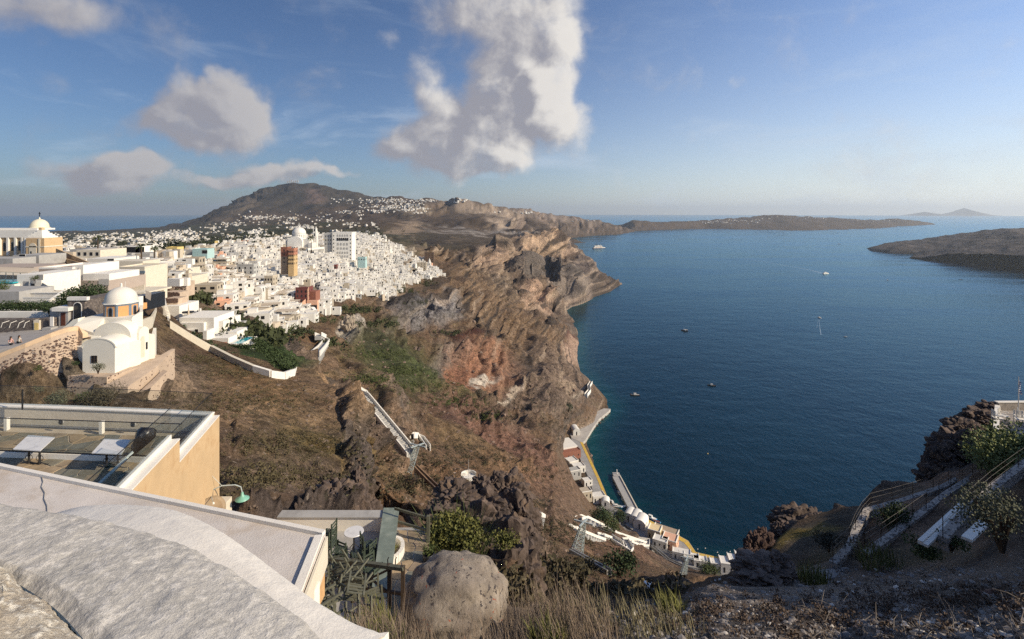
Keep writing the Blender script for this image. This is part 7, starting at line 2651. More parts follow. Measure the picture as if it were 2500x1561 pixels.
BW2 = pmat('shaded_whitewash', (.50, .475, .43), .8, .1, .5, .01, 4)
TM = [BW, PW, LG, PINKP, GOLDP, CANVAS, DARKG, BW2]
mm = MM()
K2M = [0, 0, 0, 0, 0, 0, 0, 1, 1, 2, 3, 1, 4, 2]
for (k, x, y, z, rz, s) in rest:
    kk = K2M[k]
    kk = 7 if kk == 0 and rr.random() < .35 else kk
    small_house(mm, x, y, z, rz, rr.uniform(5, 9) * s, rr.uniform(5, 8) * s, rr.uniform(3.2, 7.5), kk, rr)
# extra rooms, stairs and terraces between the houses
for (y, x, z, u, v) in cand:
    for _ in range(2):
        M = Matrix.Translation((x + rr.uniform(-4, 4), y + rr.uniform(-4, 4), z)) @ Matrix.Rotation(rr.gauss(.25, .3), 4, 'Z')
        w_, d_ = rr.uniform(1.5, 5), rr.uniform(1.5, 4)
        mm.box(M, -w_ / 2, w_ / 2, -d_ / 2, d_ / 2, -3, rr.uniform(.5, 4.5), rr.choices([0, 1, 2, 5], [7, 1 + 3 * (u < 620), 1, .6 + 2 * (u < 620)])[0])
    if rr.random() < .45:       # long terraces following the slope
        M = Matrix.Translation((x + rr.uniform(-3, 3), y + rr.uniform(-3, 3), z)) @ Matrix.Rotation(rr.gauss(.22, .1) + (1.35 if rr.random() < .4 else 0), 4, 'Z')
        w_ = rr.uniform(9, 18)
        hh_ = rr.uniform(1.0, 3.2)
        mi_ = rr.choices([0, 1, 2], [7, 1 + 4 * (u < 620), 1])[0]
        mm.box(M, -w_ / 2, w_ / 2, -1.6, 1.6, -3, hh_, mi_)
        for q_ in range(int(w_ / 2.2)):
            if rr.random() < .7:
                xx = -w_ / 2 + 1.2 + q_ * 2.2
                mm.quad(M, [(xx - .5, -1.65, hh_ - 1.9), (xx + .5, -1.65, hh_ - 1.9), (xx + .5, -1.65, hh_ - .4), (xx - .5, -1.65, hh_ - .4)], 6)
mm.build('town_houses', TM)
# far settlements over the plain and along the rim
mm = MM()
FAR = [(60, 470, 545, 605, 900, 520, 4500, 1), (300, 900, 528, 575, 620, 600, 4500, 1), (560, 860, 500, 530, 260, 3000, 6000, 1), (760, 870, 470, 484, 45, 4800, 6500, 1), (880, 1110, 471, 480, 170, 3000, 6000, 1),
       (880, 1010, 482, 505, 190, 2800, 4800, 1), (1150, 1330, 486, 505, 130, 3500, 5600, 1), (850, 960, 470, 500, 120, 3500, 6500, 1), (1330, 1600, 510, 524, 70, 4800, 8000, 1), (1620, 1800, 518, 530, 120, 6000, 9000, 1), (1790, 1960, 505, 520, 140, 7000, 9000, 1), (2000, 2190, 515, 526, 30, 7000, 9500, 1)]
made_far = 0
for (u0, u1, v0, v1, n, Ya, Yb, q) in FAR:
    cl = [(rr.uniform(u0, u1), rr.uniform(v0, v1)) for _ in range(max(5, n // 28))]
    for _ in range(n):
        if rr.random() < .75:
            a = rr.choice(cl)
            u, v = a[0] + rr.gauss(0, 16), a[1] + rr.gauss(0, 2.2)
        else:
            u, v = rr.uniform(u0, u1), rr.uniform(v0, v1)
        if not (u0 - 10 < u < u1 + 10 and v0 - 1 < v < v1 + 1):
            continue
        h_ = hit(u, v)
        if h_ is None or h_.y < Ya or h_.y > Yb or h_.z < 3:
            continue
        sc_ = min(1.25, .72 + h_.y / 11000)
        small_house(mm, h_.x, h_.y, h_.z, rr.uniform(-.6, .6), rr.uniform(7, 15) * sc_, rr.uniform(7, 12) * sc_, rr.uniform(3.5, 7) * sc_, rr.choices([0, 1, 2], [8, 2, 1])[0], rr, h_.y < 1500)
        made_far += 1
mm.build('distant_houses', TM)
print('far', made_far, round(time.time() - T0, 1))


# ---- landmarks of the town
def facade_arches(t, x0, x1, y, z, n, w, h, mat=DARKG, name='arch'):
    for k in range(n):
        x = x0 + (k + .5) * (x1 - x0) / n
        part(name, arch_prism(MB(), (x, y, z), w, h, .15), mat, t)


Yc = 545
zc = H0 + (V0 - 592) / F * Yc
sx = lambda u, Y: (u - U0) / F * Y
T = thing('domed_cathedral', 'big white cathedral with a ribbed dome rising over the town', 'church', (sx(700, Yc), Yc, zc))
x = sx(700, Yc)
part('nave', MB().box(x - 11, x + 14, Yc, Yc + 16, zc - 6, zc + 12), BW, T)
mb = MB()
vault(mb, x - 8, x + 8, Yc - 3, Yc + 4, zc - 6, zc + 9, 16, 'y', 6)
part('front_arch', mb, BW, T, auto=35)
part('drum', MB().lathe((x, Yc + 8, zc + 12), [(7, 0), (7, 5.5), (7.4, 5.7), (7.4, 6)], 24), BW, T, auto=35)
for k in range(10):
    a = math.pi * (1 + (k + .5) / 10)
    p = Vector((x + 7.05 * math.cos(a), Yc + 8 + 7.05 * math.sin(a), zc + 12.8))
    part('arched_window', arch_prism(MB(), p, 1.2, 3.8, .2, math.atan2(math.cos(a), -math.sin(a))), LG, T)
part('dome', MB().lathe((x, Yc + 8, zc + 18), [(7.1 * math.cos(R(a)), 6.4 * math.sin(R(a))) for a in range(0, 88, 6)] + [(.5, 6.6), (.4, 7.6), (0, 7.8)], 30), BW, T, auto=40)
part('cross', MB().box(x - .15, x + .15, Yc + 7.9, Yc + 8.1, zc + 25.5, zc + 29.5).box(x - 1, x + 1, Yc + 7.92, Yc + 8.08, zc + 27.6, zc + 28), BW, T)
part('corner_gable', MB().box(x + 14, x + 18, Yc - 2, Yc + 10, zc - 6, zc + 8), BW, T)
x0, x1 = sx(724, 530), sx(768, 560)
T = thing('arcade', 'long white arcade of tall narrow arches beside the cathedral', 'arcade', (x0, 535, zc))
part('wall', MB().wall((x0, 532), (x1, 556), 3, zc - 12, zc + 3, 0), BW, T)
for k in range(13):
    a = Vector((x0, 532, 0)).lerp(Vector((x1, 556, 0)), (k + .5) / 13)
    part('arch', arch_prism(MB(), (a.x + .9, a.y - 1.5, zc - 7), 1.1, 8, .4, math.atan2(24, x1 - x0)), DARKG, T)
xb, Yb = sx(744, 556), 556
T = thing('bell_tower', 'slender white bell tower beside the arcade', 'tower', (xb, Yb, zc))
for k, (w_, h0_, h1_) in enumerate([(4.4, -6, 14), (3.9, 14.002, 19), (3.4, 19.002, 23)]):
    part('stage', MB().box(xb - w_ / 2, xb + w_ / 2, Yb, Yb + w_, zc + h0_, zc + h1_), BW, T)
    if k:
        part('belfry_arch', arch_prism(MB(), (xb, Yb - .05, zc + h0_ + .8), 1.2, 3, .2), DARKG, T)
part('turret', MB().box(xb - 1.9, xb - 1.0, Yb, Yb + .9, zc + 23.002, zc + 25).box(xb + 1.0, xb + 1.9, Yb, Yb + .9, zc + 23.002, zc + 25), BW, T)
Yh = 565
xh0, xh1 = sx(784, Yh), sx(832, Yh)
zh = H0 + (V0 - 600) / F * Yh
T = thing('white_hotel', 'large cream white hotel with rows of arched loggias and a shaded left side', 'hotel', ((xh0 + xh1) / 2, Yh, zh))
zt = H0 + (V0 - 551) / F * Yh
part('wall', MB().box(xh0 + 1, xh1, Yh, Yh + 14, zh - 8, zt), WHITE, T)
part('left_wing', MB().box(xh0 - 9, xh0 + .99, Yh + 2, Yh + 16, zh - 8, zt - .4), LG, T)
part('cornice', MB().box(xh0 + .8, xh1 + .2, Yh - .2, Yh + 14.2, zt + .002, zt + .7), WHITE, T)
for z_, n_, w_, h_ in ((zt - 4.2, 5, 1.7, 2.6), (zt - 8.8, 6, 2.0, 3.3), (zt - 14.0, 4, 2.0, 3.0), (zt - 18.6, 4, 2.2, 2.6), (zt - 23.2, 5, 1.6, 2.4), (zt - 27.4, 5, 1.6, 2.4)):
    facade_arches(T, xh0 + 5.5, xh1 - 3.5, Yh - .08, z_, n_, w_, h_, DARKG if n_ == 6 else GREYP)
for k in range(7):
    for x_ in (xh0 + 2.5, xh1 - 1.5):
        part('window', MB().box(x_ - .5, x_ + .5, Yh - .06, Yh, zt - 4 - k * 4.2, zt - 2.4 - k * 4.2), DARKG, T)
for k in range(3):
    for j in range(3):
        x_ = xh0 - 7 + j * 2.6
        part('window', MB().box(x_ - .5, x_ + .5, Yh + 1.94, Yh + 2, zt - 5 - k * 4.2, zt - 3 - k * 4.2), DARKG, T)
q = P(806, 540, Yh)
part('mast', MB().tube([(q.x, Yh + 3, zt), (q.x, Yh + 3, zt + 4)], .2, 6), WHITE, T)
def tower_house(name, label, u0, u1, vt, vb, Y, D, layers, n):
    xa, xb_ = sx(u0, Y), sx(u1, Y)
    z0, z1 = H0 + (V0 - vb) / F * Y, H0 + (V0 - vt) / F * Y
    t = thing(name, label, 'house', ((xa + xb_) / 2, Y, z0))
    hs_ = [z0 - 6] + [z0 + (z1 - z0) * f for f, _ in layers]
    for k, (f, mt_) in enumerate(layers):
        part('storey', MB().box(xa, xb_, Y, Y + D, hs_[k] + .002, hs_[k + 1]), mt_, t)
    part('parapet', MB().box(xa - .1, xb_ + .1, Y - .1, Y + .4, z1 + .002, z1 + .9).box(xb_ - .4, xb_ + .1, Y + .4, Y + D, z1 + .002, z1 + .9), layers[-1][1], t)
    for k in range(int((z1 - z0) / 3.1)):
        for j in range(n):
            xx = xa + (xb_ - xa) * (j + .5) / n
            part('window', MB().box(xx - .5, xx + .5, Y - .05, Y, z1 - 2.6 - 3.1 * k, z1 - 1.1 - 3.1 * k), DARKG, t)
        for j in range(2):
            yy = Y + D * (j + .5) / 2
            part('window', MB().box(xb_, xb_ + .05, yy - .5, yy + .5, z1 - 2.6 - 3.1 * k, z1 - 1.1 - 3.1 * k), DARKG, t)
    return t
tower_house('brick_red_tower_house', 'tall house, brick red above and tawny below, left of the palm', 664, 680, 587, 632, 400, 7, [(.55, pmat('tawny_plaster', (.26, .19, .13), .85, .1, 1, 0)), (1, BRICKR)], 1)
tower_house('ochre_tower_house', 'ochre front with an orange top attached to the brick red tower house', 681.5, 695, 590, 636, 398, 7, [(.7, pmat('ochre_wash', (.46, .32, .16), .85, .1, .5, 0)), (1, pmat('orange_red_plaster', (.36, .16, .10), .85, .1, 1, 0))], 3)
tower_house('red_mansion', 'dark red mansion with cream corner strips at the cliff edge', 699, 728, 683, 722, 338, 9, [(1, REDP)], 3)
T = bpy.data.objects['red_mansion']
part('corner_strip', MB().box(sx(727, 338), sx(730, 338), 337.9, 338.4, P(0, 735, 338).z, P(0, 680, 338).z), PINKP, T)
part('side_wing', MB().box(sx(729, 340), sx(748, 342), 341, 349, P(0, 735, 341).z, P(0, 690, 341).z), BRICKR, T)
part('arcade_wall', MB().box(sx(724, 334), sx(752, 336), 335, 337.5, P(0, 742, 334).z - 3, P(0, 712, 334).z), PINKP, T)
facade_arches(T, sx(729, 334), sx(751, 336), 334.9, P(0, 738, 334).z, 5, 1.2, 4.5)
part('stair_wall', MB().prism([P(690, 742, 330).xy[:], P(722, 712, 334).xy[:], P(723, 712, 335).xy[:], P(691, 742, 331).xy[:]], 145, [P(690, 738, 330).z, P(722, 708, 334).z, P(722, 708, 334).z, P(690, 738, 330).z]), PINKP, T)
for (nm, lab, u0, u1, vt, vb, Y, mt_) in [('small_red_house', 'small bright red house in the middle of the white houses', 788, 796, 628, 638, 490, REDP), ('turquoise_house', 'turquoise house on the terrace below the white hotel', 846, 864, 610, 621, 560, TURQ),
        ('brown_ruin', 'roofless brown ruin at the right end of the town', 1004, 1026, 598, 622, 830, pmat('brown_ruin_stone', (.12, .08, .055), .95, .2, .6, .05, 3)), ('peach_house', 'peach coloured house next to the golden house at the cliff edge', 930, 945, 632, 648, 720, PINKP),
        ('golden_house', 'golden house with arches on the right half of town', 946, 960, 638, 656, 715, GOLDP), ('peach_retaining_wall', 'long peach retaining wall under the right end of town', 984, 1026, 655, 672, 720, pmat('peach_wall', (.66, .44, .24), .85, .1, .5, 0)),
        ('cream_apartments', 'cream apartment house with balconies at the right of town', 985, 1008, 622, 652, 735, PW),
        ('ochre_corner_house', 'ochre fronted house on the left edge of the gully', 476, 490, 660, 682, 262, pmat('ochre_plaster', (.62, .38, .17), .85, .08, 1, 0)), ('grey_gallery_house', 'big grey and cream house with dark glazed gallery', 560, 600, 628, 655, 360, LG), ('sand_gable_house', 'sand coloured house with a high blank gable', 625, 645, 655, 680, 345, PW)]:
    tower_house(nm, lab, u0, u1, vt, vb, Y, 7 if 'kiosk' not in nm else 3, [(1, mt_)], 3)
for i, (u, v, Y, s_) in enumerate([(915, 588, 760, 1.0), (927, 596, 760, .8), (1015, 622, 800, 1.1)]):
    p = P(u, v, Y)
    T = thing('church_tower', ('pointed white church tower above the cliff houses', 'small white belfry right of the pointed tower', 'white church tower in front of the brown ruin')[i], 'tower', p - Vector((0, 0, 8)))
    part('shaft', MB().box(p.x - 2.2 * s_, p.x + 2.2 * s_, p.y, p.y + 4.4 * s_, p.z - 10, p.z), BW, T)
    part('spire', MB().lathe((p.x, p.y + 2.2 * s_, p.z), [(2.3 * s_, 0), (1.6 * s_, 2.5 * s_), (.7 * s_, 5 * s_), (0, 6.5 * s_)], 8), BW, T)
    part('opening', arch_prism(MB(), (p.x, p.y - .05, p.z - 3.5), 1.2, 2.8, .2), DARKG, T)


def palm(label, base, h, seed):
    t = thing('palm_tree', label, 'tree', base)
    b = Vector(base)
    top = b + Vector((0, 0, h))
    part('trunk', MB().tube([b, b + Vector((.1, 0, h * .5)), top], [.35, .25, .22], 8), BROWNW, t)
    rr_ = random.Random(seed)
    mb = MB()
    for k in range(26):
        a = rr_.uniform(0, 6.28)
        e = rr_.uniform(-.3, 1.1)
        d = Vector((math.cos(a) * math.cos(e), math.sin(a) * math.cos(e), math.sin(e)))
        l = h * .36 * rr_.uniform(.8, 1.1)
        m_ = top + d * l * .6
        tip_ = m_ + d * l * .45 - Vector((0, 0, l * .4))
        s_ = Vector((-math.sin(a), math.cos(a), 0)) * l * .13
        mb.add([top, m_ - s_ - Vector((0, 0, .1)), tip_, m_ + s_ - Vector((0, 0, .1)), m_ + Vector((0, 0, .15))], [(0, 1, 4), (0, 4, 3), (1, 2, 4), (4, 2, 3)])
    part('fronds', mb, pmat('palm_fronds', (.055, .065, .028), .75, .3, 1, 0, world=True), t)
    return t


palm('tall palm standing in front of the cathedral arcade', P(738 - 2, 600, 500), 15, 1)
palm('palm beside the long plain white hall', P(231, 604, 215), 7, 2)
palm('palm in front of the white house with the glazed cube', P(334, 622, 190), 6, 3)
palm('palm right of the glazed cube house', P(365, 622, 200), 5.5, 4)
palm('low palm among the town houses near the gully', P(552, 730, 262), 7, 5)
# trees and dark tree masses on the plain and in gullies
tm = MB()
rr = random.Random(77)
def tree_mass(name, spots, mat, n, size, seed):
    mb = MB()
    r_ = random.Random(seed)
    for (u, v, rpx, cnt) in spots:
        for _ in range(cnt):
            h_ = hit(u + r_.gauss(0, rpx), v + r_.gauss(0, rpx * .2))
            if h_ is None or (name == 'far_trees' and h_.y < 450):
                continue
            s_ = size * r_.uniform(.6, 1.4)
            leaf_cloud(mb, h_ + Vector((0, 0, s_ * .5)), s_, n, s_ * .45, .7, r_.random(), .4)
    o_ = part(name, mb, mat)
    o_['kind'] = 'stuff'
    return o_


tree_mass('far_trees', [(430, 585, 40, 70), (520, 575, 50, 60), (600, 568, 40, 50), (380, 575, 40, 40), (250, 575, 60, 60), (880, 548, 30, 30), (460, 598, 40, 50), (640, 562, 40, 30), (160, 560, 40, 40), (560, 550, 80, 60)], pmat('far_tree_leaves', (.028, .034, .016), .9, .4, .2, 0, world=True), 34, 5.5, 1)
tree_mass('gully_scrub', [(480, 715, 22, 30), (540, 765, 22, 26), (575, 790, 22, 24), (620, 808, 22, 22), (660, 812, 20, 18), (700, 790, 18, 14), (1000, 672, 16, 20), (960, 690, 22, 22), (865, 735, 20, 22), (900, 770, 22, 24), (830, 735, 22, 16), (760, 760, 20, 14), (880, 700, 10, 12), (780, 815, 22, 14), (990, 720, 16, 10), (1060, 790, 16, 14)],
          pmat('gully_leaves', (.048, .056, .022), .9, .45, .3, 0, world=True), 40, 2.3, 2)
tree_mass('slope_scrub', [(900, 840, 40, 220), (960, 880, 40, 220), (1010, 915, 40, 180), (1080, 950, 40, 150), (1150, 985, 30, 110), (880, 900, 30, 100)], pmat('slope_leaves', (.068, .082, .026), .9, .5, .3, 0, world=True), 22, .9, 3)
tree_mass('low_scrub', [(600, 950, 90, 330), (700, 1050, 90, 300), (560, 880, 60, 200), (470, 850, 30, 90), (640, 1130, 90, 280)], pmat('dry_slope_scrub', (.085, .070, .036), .95, .45, .8, 0, world=True), 20, .33, 4)
tree_mass('mid_scrub', [(1000, 1150, 80, 160), (1100, 1080, 100, 330), (1200, 1200, 60, 220), (1300, 1250, 90, 330), (1300, 1120, 60, 140), (1200, 950, 80, 160), (1400, 1280, 60, 120), (1380, 1340, 60, 120), (1150, 780, 80, 120), (1300, 1000, 50, 120)], pmat('mid_slope_scrub', (.060, .052, .028), .95, .5, .5, 0, world=True), 20, .8, 5)
tree_mass('ground_cover', [(1750, 1450, 160, 150), (2050, 1430, 160, 200), (2300, 1420, 90, 140), (1550, 1470, 90, 70), (2000, 1490, 200, 90)], pmat('reddish_tufts', (.095, .068, .050), .95, .5, 3, 0, world=True), 26, .11, 9)
tree_mass('near_scrub', [(1320, 1400, 60, 60), (1450, 1400, 60, 60), (1250, 1380, 40, 40), (1380, 1350, 40, 40)], pmat('near_slope_scrub', (.085, .070, .040), .95, .45, .8, 0, world=True), 60, .5, 6)
print('town', round(time.time() - T0, 1))

mm = MM()
rr = random.Random(99)
for k in range(150):
    u, v = rr.uniform(100, 440), rr.uniform(598, 668)
    Yq = 250 - (v - 598) * 1.9
    p = P(u, v, Yq)
    M = Matrix.Translation(p) @ Matrix.Rotation(rr.gauss(0, .1), 4, 'Z')
    s_ = Yq / 150
    w_, h_ = rr.uniform(.4, 2.2) * s_, rr.uniform(.4, 1.3) * s_
    mm.box(M, -w_, w_, 0, 1.5 * s_, -1.2 * s_, h_, rr.choice([0, 0, 1, 1, 2, 5]))
    if rr.random() < .5:
        mm.quad(M, [(-w_ * .4, -.03, 0), (w_ * .1, -.03, 0), (w_ * .1, -.03, h_ * .7), (-w_ * .4, -.03, h_ * .7)], 6)
mm.build('roof_clutter', TM)

kp = seat(796, 744, 330)
kb = thing('blue_kiosk', 'small slate blue roofed kiosk beside the red mansion terrace', 'kiosk', kp)
part('wall', MB().box(kp.x - 2.2, kp.x + 2.2, kp.y, kp.y + 3, kp.z - 1, kp.z + 1.6), LG, kb)
part('roof', MB().prism([(kp.x - 2.6, kp.y - .4), (kp.x + 2.6, kp.y - .4), (kp.x + 2.6, kp.y + 3.4), (kp.x - 2.6, kp.y + 3.4)], kp.z + 1.602, [kp.z + 1.9, kp.z + 1.9, kp.z + 2.6, kp.z + 2.6]), pmat('slate_blue_roof', (.07, .16, .26), .7, .1, 2, 0), kb)
# ================================================================== old port at the foot of the cliff
def S(u, v, z=0.0):
    """point on the level z seen at (u, v)"""
    Y = (H0 - z) * F / (v - V0)
    return Vector(((u - U0) / F * Y, Y, z))


QZ = 3.1
QM = pmat('quay_paving', (.27, .26, .245), .9, .18, .25, .03, 1.5)
YM = pmat('yellow_quay_edge', (.52, .34, .055), .85, .15, .4, .01, 3, (.34, .27, .13), .5, .6)
T = thing('quay', 'grey paved quay of the old port edged with a broad yellow band', 'quay', S(1600, 1310))
inner1 = [(1345, 1008), (1352, 1040), (1372, 1085), (1392, 1130), (1402, 1160), (1408, 1180)]
edge1 = [(1396, 1015), (1379, 1047), (1398, 1087), (1418, 1130), (1432, 1164), (1440, 1186)]
inner2 = [(1478, 1240), (1520, 1272), (1570, 1308), (1620, 1338), (1680, 1352), (1765, 1356)]
edge2 = [(1508, 1216), (1560, 1242), (1628, 1279), (1646, 1306), (1690, 1316), (1775, 1327)]
for i, (a, b) in enumerate(((inner1, edge1), (inner2, edge2))):
    mb, ye = MB(), MB()
    A_, B_ = [S(u, v, QZ) for u, v in a], [S(u, v, QZ) for u, v in b]
    for k in range(len(A_) - 1):
        mb.prism([A_[k].xy[:], A_[k + 1].xy[:], B_[k + 1].xy[:], B_[k].xy[:]], -4, QZ)
        if not (i == 0 and k == 0):
            w_ = .30 if i == 0 else .20
            a0, a1 = B_[k].lerp(A_[k], w_ * .9), B_[k + 1].lerp(A_[k + 1], w_ * .9)
            b0_, b1_ = B_[k].lerp(A_[k], .02), B_[k + 1].lerp(A_[k + 1], .02)
            d_ = (b1_ - b0_)
            ye.prism([(a0 + d_ * .01).xy[:], (a1 - d_ * .01).xy[:], (b1_ - d_ * .01).xy[:], (b0_ + d_ * .01).xy[:]], QZ + .01, QZ + .12)
    part('paving', mb, QM, T)
    part('yellow_band', ye, YM, T)
T = thing('pier', 'straight concrete mole reaching out into the harbour', 'pier', S(1478, 1165))
a, b = S(1458, 1127, 2.2), S(1504, 1216, 2.2)
part('deck', MB().wall(a, b, 6.5, -5, 2.2, 0), GREYP, T)
part('pier_head', MB().wall(S(1450, 1122, 2.3), S(1466, 1122, 2.3), 6, -5, 2.35, 0), GREYP, T)
part('kerb', MB().wall(a + Vector((3, 0, 0)), b + Vector((3, 0, 0)), .8, 2.21, 2.9, 0), CREAM, T)
q = S(1459, 1121, 2.4)
part('beacon', MB().tube([q, q + Vector((0, 0, 3.5))], .35, 8), WHITE, T)
# gravel car park on the point
T = thing('car_park', 'pale gravel car park on the little point beyond the red brick works', 'car park', S(1380, 1010))
cp = [(1340, 1010), (1372, 990), (1408, 975), (1428, 966), (1444, 967), (1438, 974), (1418, 990), (1402, 1012), (1385, 1040), (1377, 1048), (1352, 1036)]
part('gravel', MB().prism([S(u, v, 3.2).xy[:] for u, v in cp], -4, 3.2), pmat('pale_gravel', (.36, .33, .29), .95, .2, .3, .03, 2), T)
c_ = [S(u, v, 3.2) for u, v in [(1338, 1012), (1348, 1000), (1362, 993), (1376, 990)]]
mb = MB()
for a, b in zip(c_[:-1], c_[1:]):
    mb.wall(a, b, .6, 3.2, 5.0, 0)
part('white_wall', mb, WHITE, T)
CARC = [('dark blue', (.03, .05, .10)), ('black', (.015, .015, .018)), ('silver', (.35, .36, .37)), ('dark grey', (.06, .06, .07)), ('white', (.6, .6, .6)), ('dark green', (.03, .06, .05))]
for i, (cn, cc) in enumerate(CARC):
    q = S(1357 + i * 6.3, 1003 - i * 1.9, 3.2)
    t = thing('parked_car', '%s car, %s from the left in the row on the gravel point' % (cn, ('first', 'second', 'third', 'fourth', 'fifth', 'sixth')[i]), 'car', q, .5, 'cars parked on the gravel point')
    m_ = pmat('car_paint_' + cn.replace(' ', '_'), cc, .3, .03, 1, 0, spec=.6)
    mb = MB()
    prof_ = [(-2.1, .35), (2.1, .35), (2.1, .8), (1.3, .95), (.7, 1.45), (-1.2, 1.45), (-1.8, .95), (-2.1, .9)]
    mb.add([(-.85, y, z) for y, z in prof_] + [(.85, y, z) for y, z in prof_], [tuple(range(8)), tuple(range(15, 7, -1))] + [(k, 8 + k, 8 + (k + 1) % 8, (k + 1) % 8) for k in range(8)])
    part('body', mb, m_, t, local=True)
    part('window', MB().box(-.87, .87, -1.1, .7, 1.0, 1.35), DARKG, t, local=True)
    for x_ in (-.8, .8):
        for y_ in (-1.3, 1.3):
            part('wheel', MB().lathe((0, 0, 0), [(0, -.1), (.33, -.1), (.33, .1), (0, .1)], 12), BLACKM, t, local=True).matrix_local = Matrix.Translation((x_, y_, .34)) @ Matrix.Rotation(R(90), 4, 'Y')


def port_house(name, label, u, v, w, d, h, mat, rz=.4, roof='flat', z=QZ, extra=None, nw=3):
    q = S(u, v, z)
    t = thing(name, label, 'house', q, rz)
    if roof == 'vault':
        mb = MB()
        vault(mb, -w / 2, w / 2, 0, d, -3, h - w * .3, 12, 'y', w * .35)
        part('wall', mb, mat, t, local=True, auto=35)
    else:
        part('wall', MB().box(-w / 2, w / 2, 0, d, -3, h), mat, t, local=True)
        part('parapet', MB().box(-w / 2 - .05, w / 2 + .05, -.05, .35, h + .002, h + .6).box(w / 2 - .35, w / 2 + .05, .35, d, h + .002, h + .6).box(-w / 2 - .05, -w / 2 + .3, .35, d, h + .002, h + .6), WHITE if mat is not BRICKR else mat, t, local=True)
    for k in range(nw):
        x = -w / 2 + w * (k + .5) / nw
        part('window' if k % 2 else 'door', MB().box(x - .5, x + .5, -.06, 0, (h * .35 if k % 2 else .1), h * .35 + 1.4), DARKG, t, local=True)
        part('window', MB().box(w / 2, w / 2 + .06, d * (k + .4) / nw, d * (k + .4) / nw + .9, h * .4, h * .4 + 1.2), DARKG, t, local=True)
    if extra:
        extra(t)
    return t


def chimney(t):
    part('chimney', MB().tube([(-3, 16, 5), (-3, 16, 17)], [1.0, .7], 10), BRICKR, t, local=True)
    part('white_roof', MB().box(-5, 9.4, 6, 24, 6.61, 8), WHITE, t, local=True)
PH = [('harbour_chapel', 'small white barrel roofed chapel beside the gravel point', 1364, 1030, 7, 11, 6, BW, .15, 'vault', 3.2, None, 1),
      ('brick_works', 'brick red waterfront works with a tall chimney and white roofs', 1351, 1087, 19, 25, 6.6, BRICKR, .35, 'flat', QZ, chimney, 4),
      ('waterfront_house', 'narrow white waterfront house just below the brick red works', 1358, 1106, 9, 9, 5, BW, .45, 'flat', QZ, None, 3),
      ('waterfront_house', 'white waterfront house with a dark opening, second below the brick works', 1372, 1118, 10, 8, 4.5, BW, .3, 'flat', QZ, None, 3),
      ('waterfront_house', 'grey roofed white house set back against the slope', 1359, 1128, 12, 7, 4.5, LG, .35, 'flat', 6, None, 3),
      ('waterfront_house', 'small white house in front of the dark bushes by the quay', 1392, 1150, 7, 6, 4, BW, .3, 'flat', QZ, None, 2),
      ('waterfront_house', 'pinkish roofed house at the foot of the slope by the inner harbour', 1388, 1180, 9, 7, 5, PW, .3, 'flat', 7, None, 3),
      ('waterfront_house', 'low white house on the corner of the inner harbour', 1418, 1188, 10, 7, 4, BW, .2, 'flat', QZ, None, 3),
      ('waterfront_house', 'white vaulted boathouse on the left of the mole', 1432, 1198, 6, 7, 4, BW, -.2, 'vault', QZ, None, 1),
      ('waterfront_house', 'leftmost of the three vaulted white houses right of the mole', 1486, 1232, 7, 9, 5, BW, -.5, 'vault', QZ, None, 1),
      ('waterfront_house', 'middle of the three vaulted white houses right of the mole', 1500, 1240, 7, 10, 5.5, BW, -.5, 'vault', QZ, None, 1),
      ('waterfront_house', 'rightmost of the three vaulted white houses right of the mole', 1512, 1252, 8, 10, 6, BW, -.5, 'vault', QZ, None, 1),
      ('waterfront_house', 'cream yellow house beside the open shelter on the lower quay', 1546, 1276, 8, 8, 5.5, pmat('cream_yellow', (.66, .52, .30), .85, .08, .5, 0), -.5, 'flat', QZ, None, 3),
      ('harbour_shelter', 'long tan roofed shelter on the lower quay', 1572, 1272, 16, 7, 3.8, pmat('tan_roof', (.34, .26, .18), .9, .1, .5, 0), -.55, 'flat', QZ, None, 4),
      ('waterfront_house', 'orange fronted house with a white roof terrace on the lower quay', 1582, 1302, 9, 9, 6, PINKP, -.5, 'flat', QZ, None, 3),
      ('waterfront_house', 'white house stepping down left of the orange fronted house', 1560, 1296, 9, 7, 4, BW, -.5, 'flat', QZ + 2, None, 3),
      ('waterfront_house', 'white terrace house at the bend of the lower quay', 1612, 1324, 11, 6, 3.5, BW, -.35, 'flat', QZ, None, 3),
      ('waterfront_house', 'low white house behind the bend of the lower quay', 1636, 1334, 9, 6, 3.2, BW, -.3, 'flat', QZ, None, 3),
      ('waterfront_house', 'low white house left of the harbour trees', 1658, 1342, 8, 6, 3.2, BW, -.2, 'flat', QZ, None, 2),
      ('waterfront_house', 'white canopy house right of the harbour trees', 1702, 1352, 10, 6, 4, BW, -.2, 'flat', QZ, None, 3),
      ('waterfront_house', 'first of the stepped white roofs at the right end of the quay', 1722, 1356, 8, 8, 5, BW, -.2, 'flat', QZ, None, 2),
      ('waterfront_house', 'second of the stepped white roofs at the right end of the quay', 1742, 1352, 8, 8, 5.5, BW, -.2, 'flat', QZ, None, 2),
      ('waterfront_house', 'last stepped white roof partly hidden by the dark boulder', 1760, 1348, 8, 8, 6, BW, -.2, 'flat', QZ, None, 2)]
for a in PH:
    port_house(*a)
for i, (u, v) in enumerate([(1606, 1325), (1697, 1330), (1650, 1322), (1727, 1328), (1668, 1300 + 20), (1516, 1246)]):
    q = S(u, v, QZ)
    t = thing('harbour_lamp', '%s thin lamp post along the lower quay' % ('first', 'fourth', 'second', 'rightmost', 'third', 'leftmost')[i], 'lamp', q, 0, 'lamp posts on the quay')
    part('post', MB().tube([(0, 0, 0), (0, 0, 6)], .09, 6), BLACKM, t, local=True)
    part('lantern', MB().blobby((0, 0, 6.1), .35, 1, 0), WHITE, t, local=True)


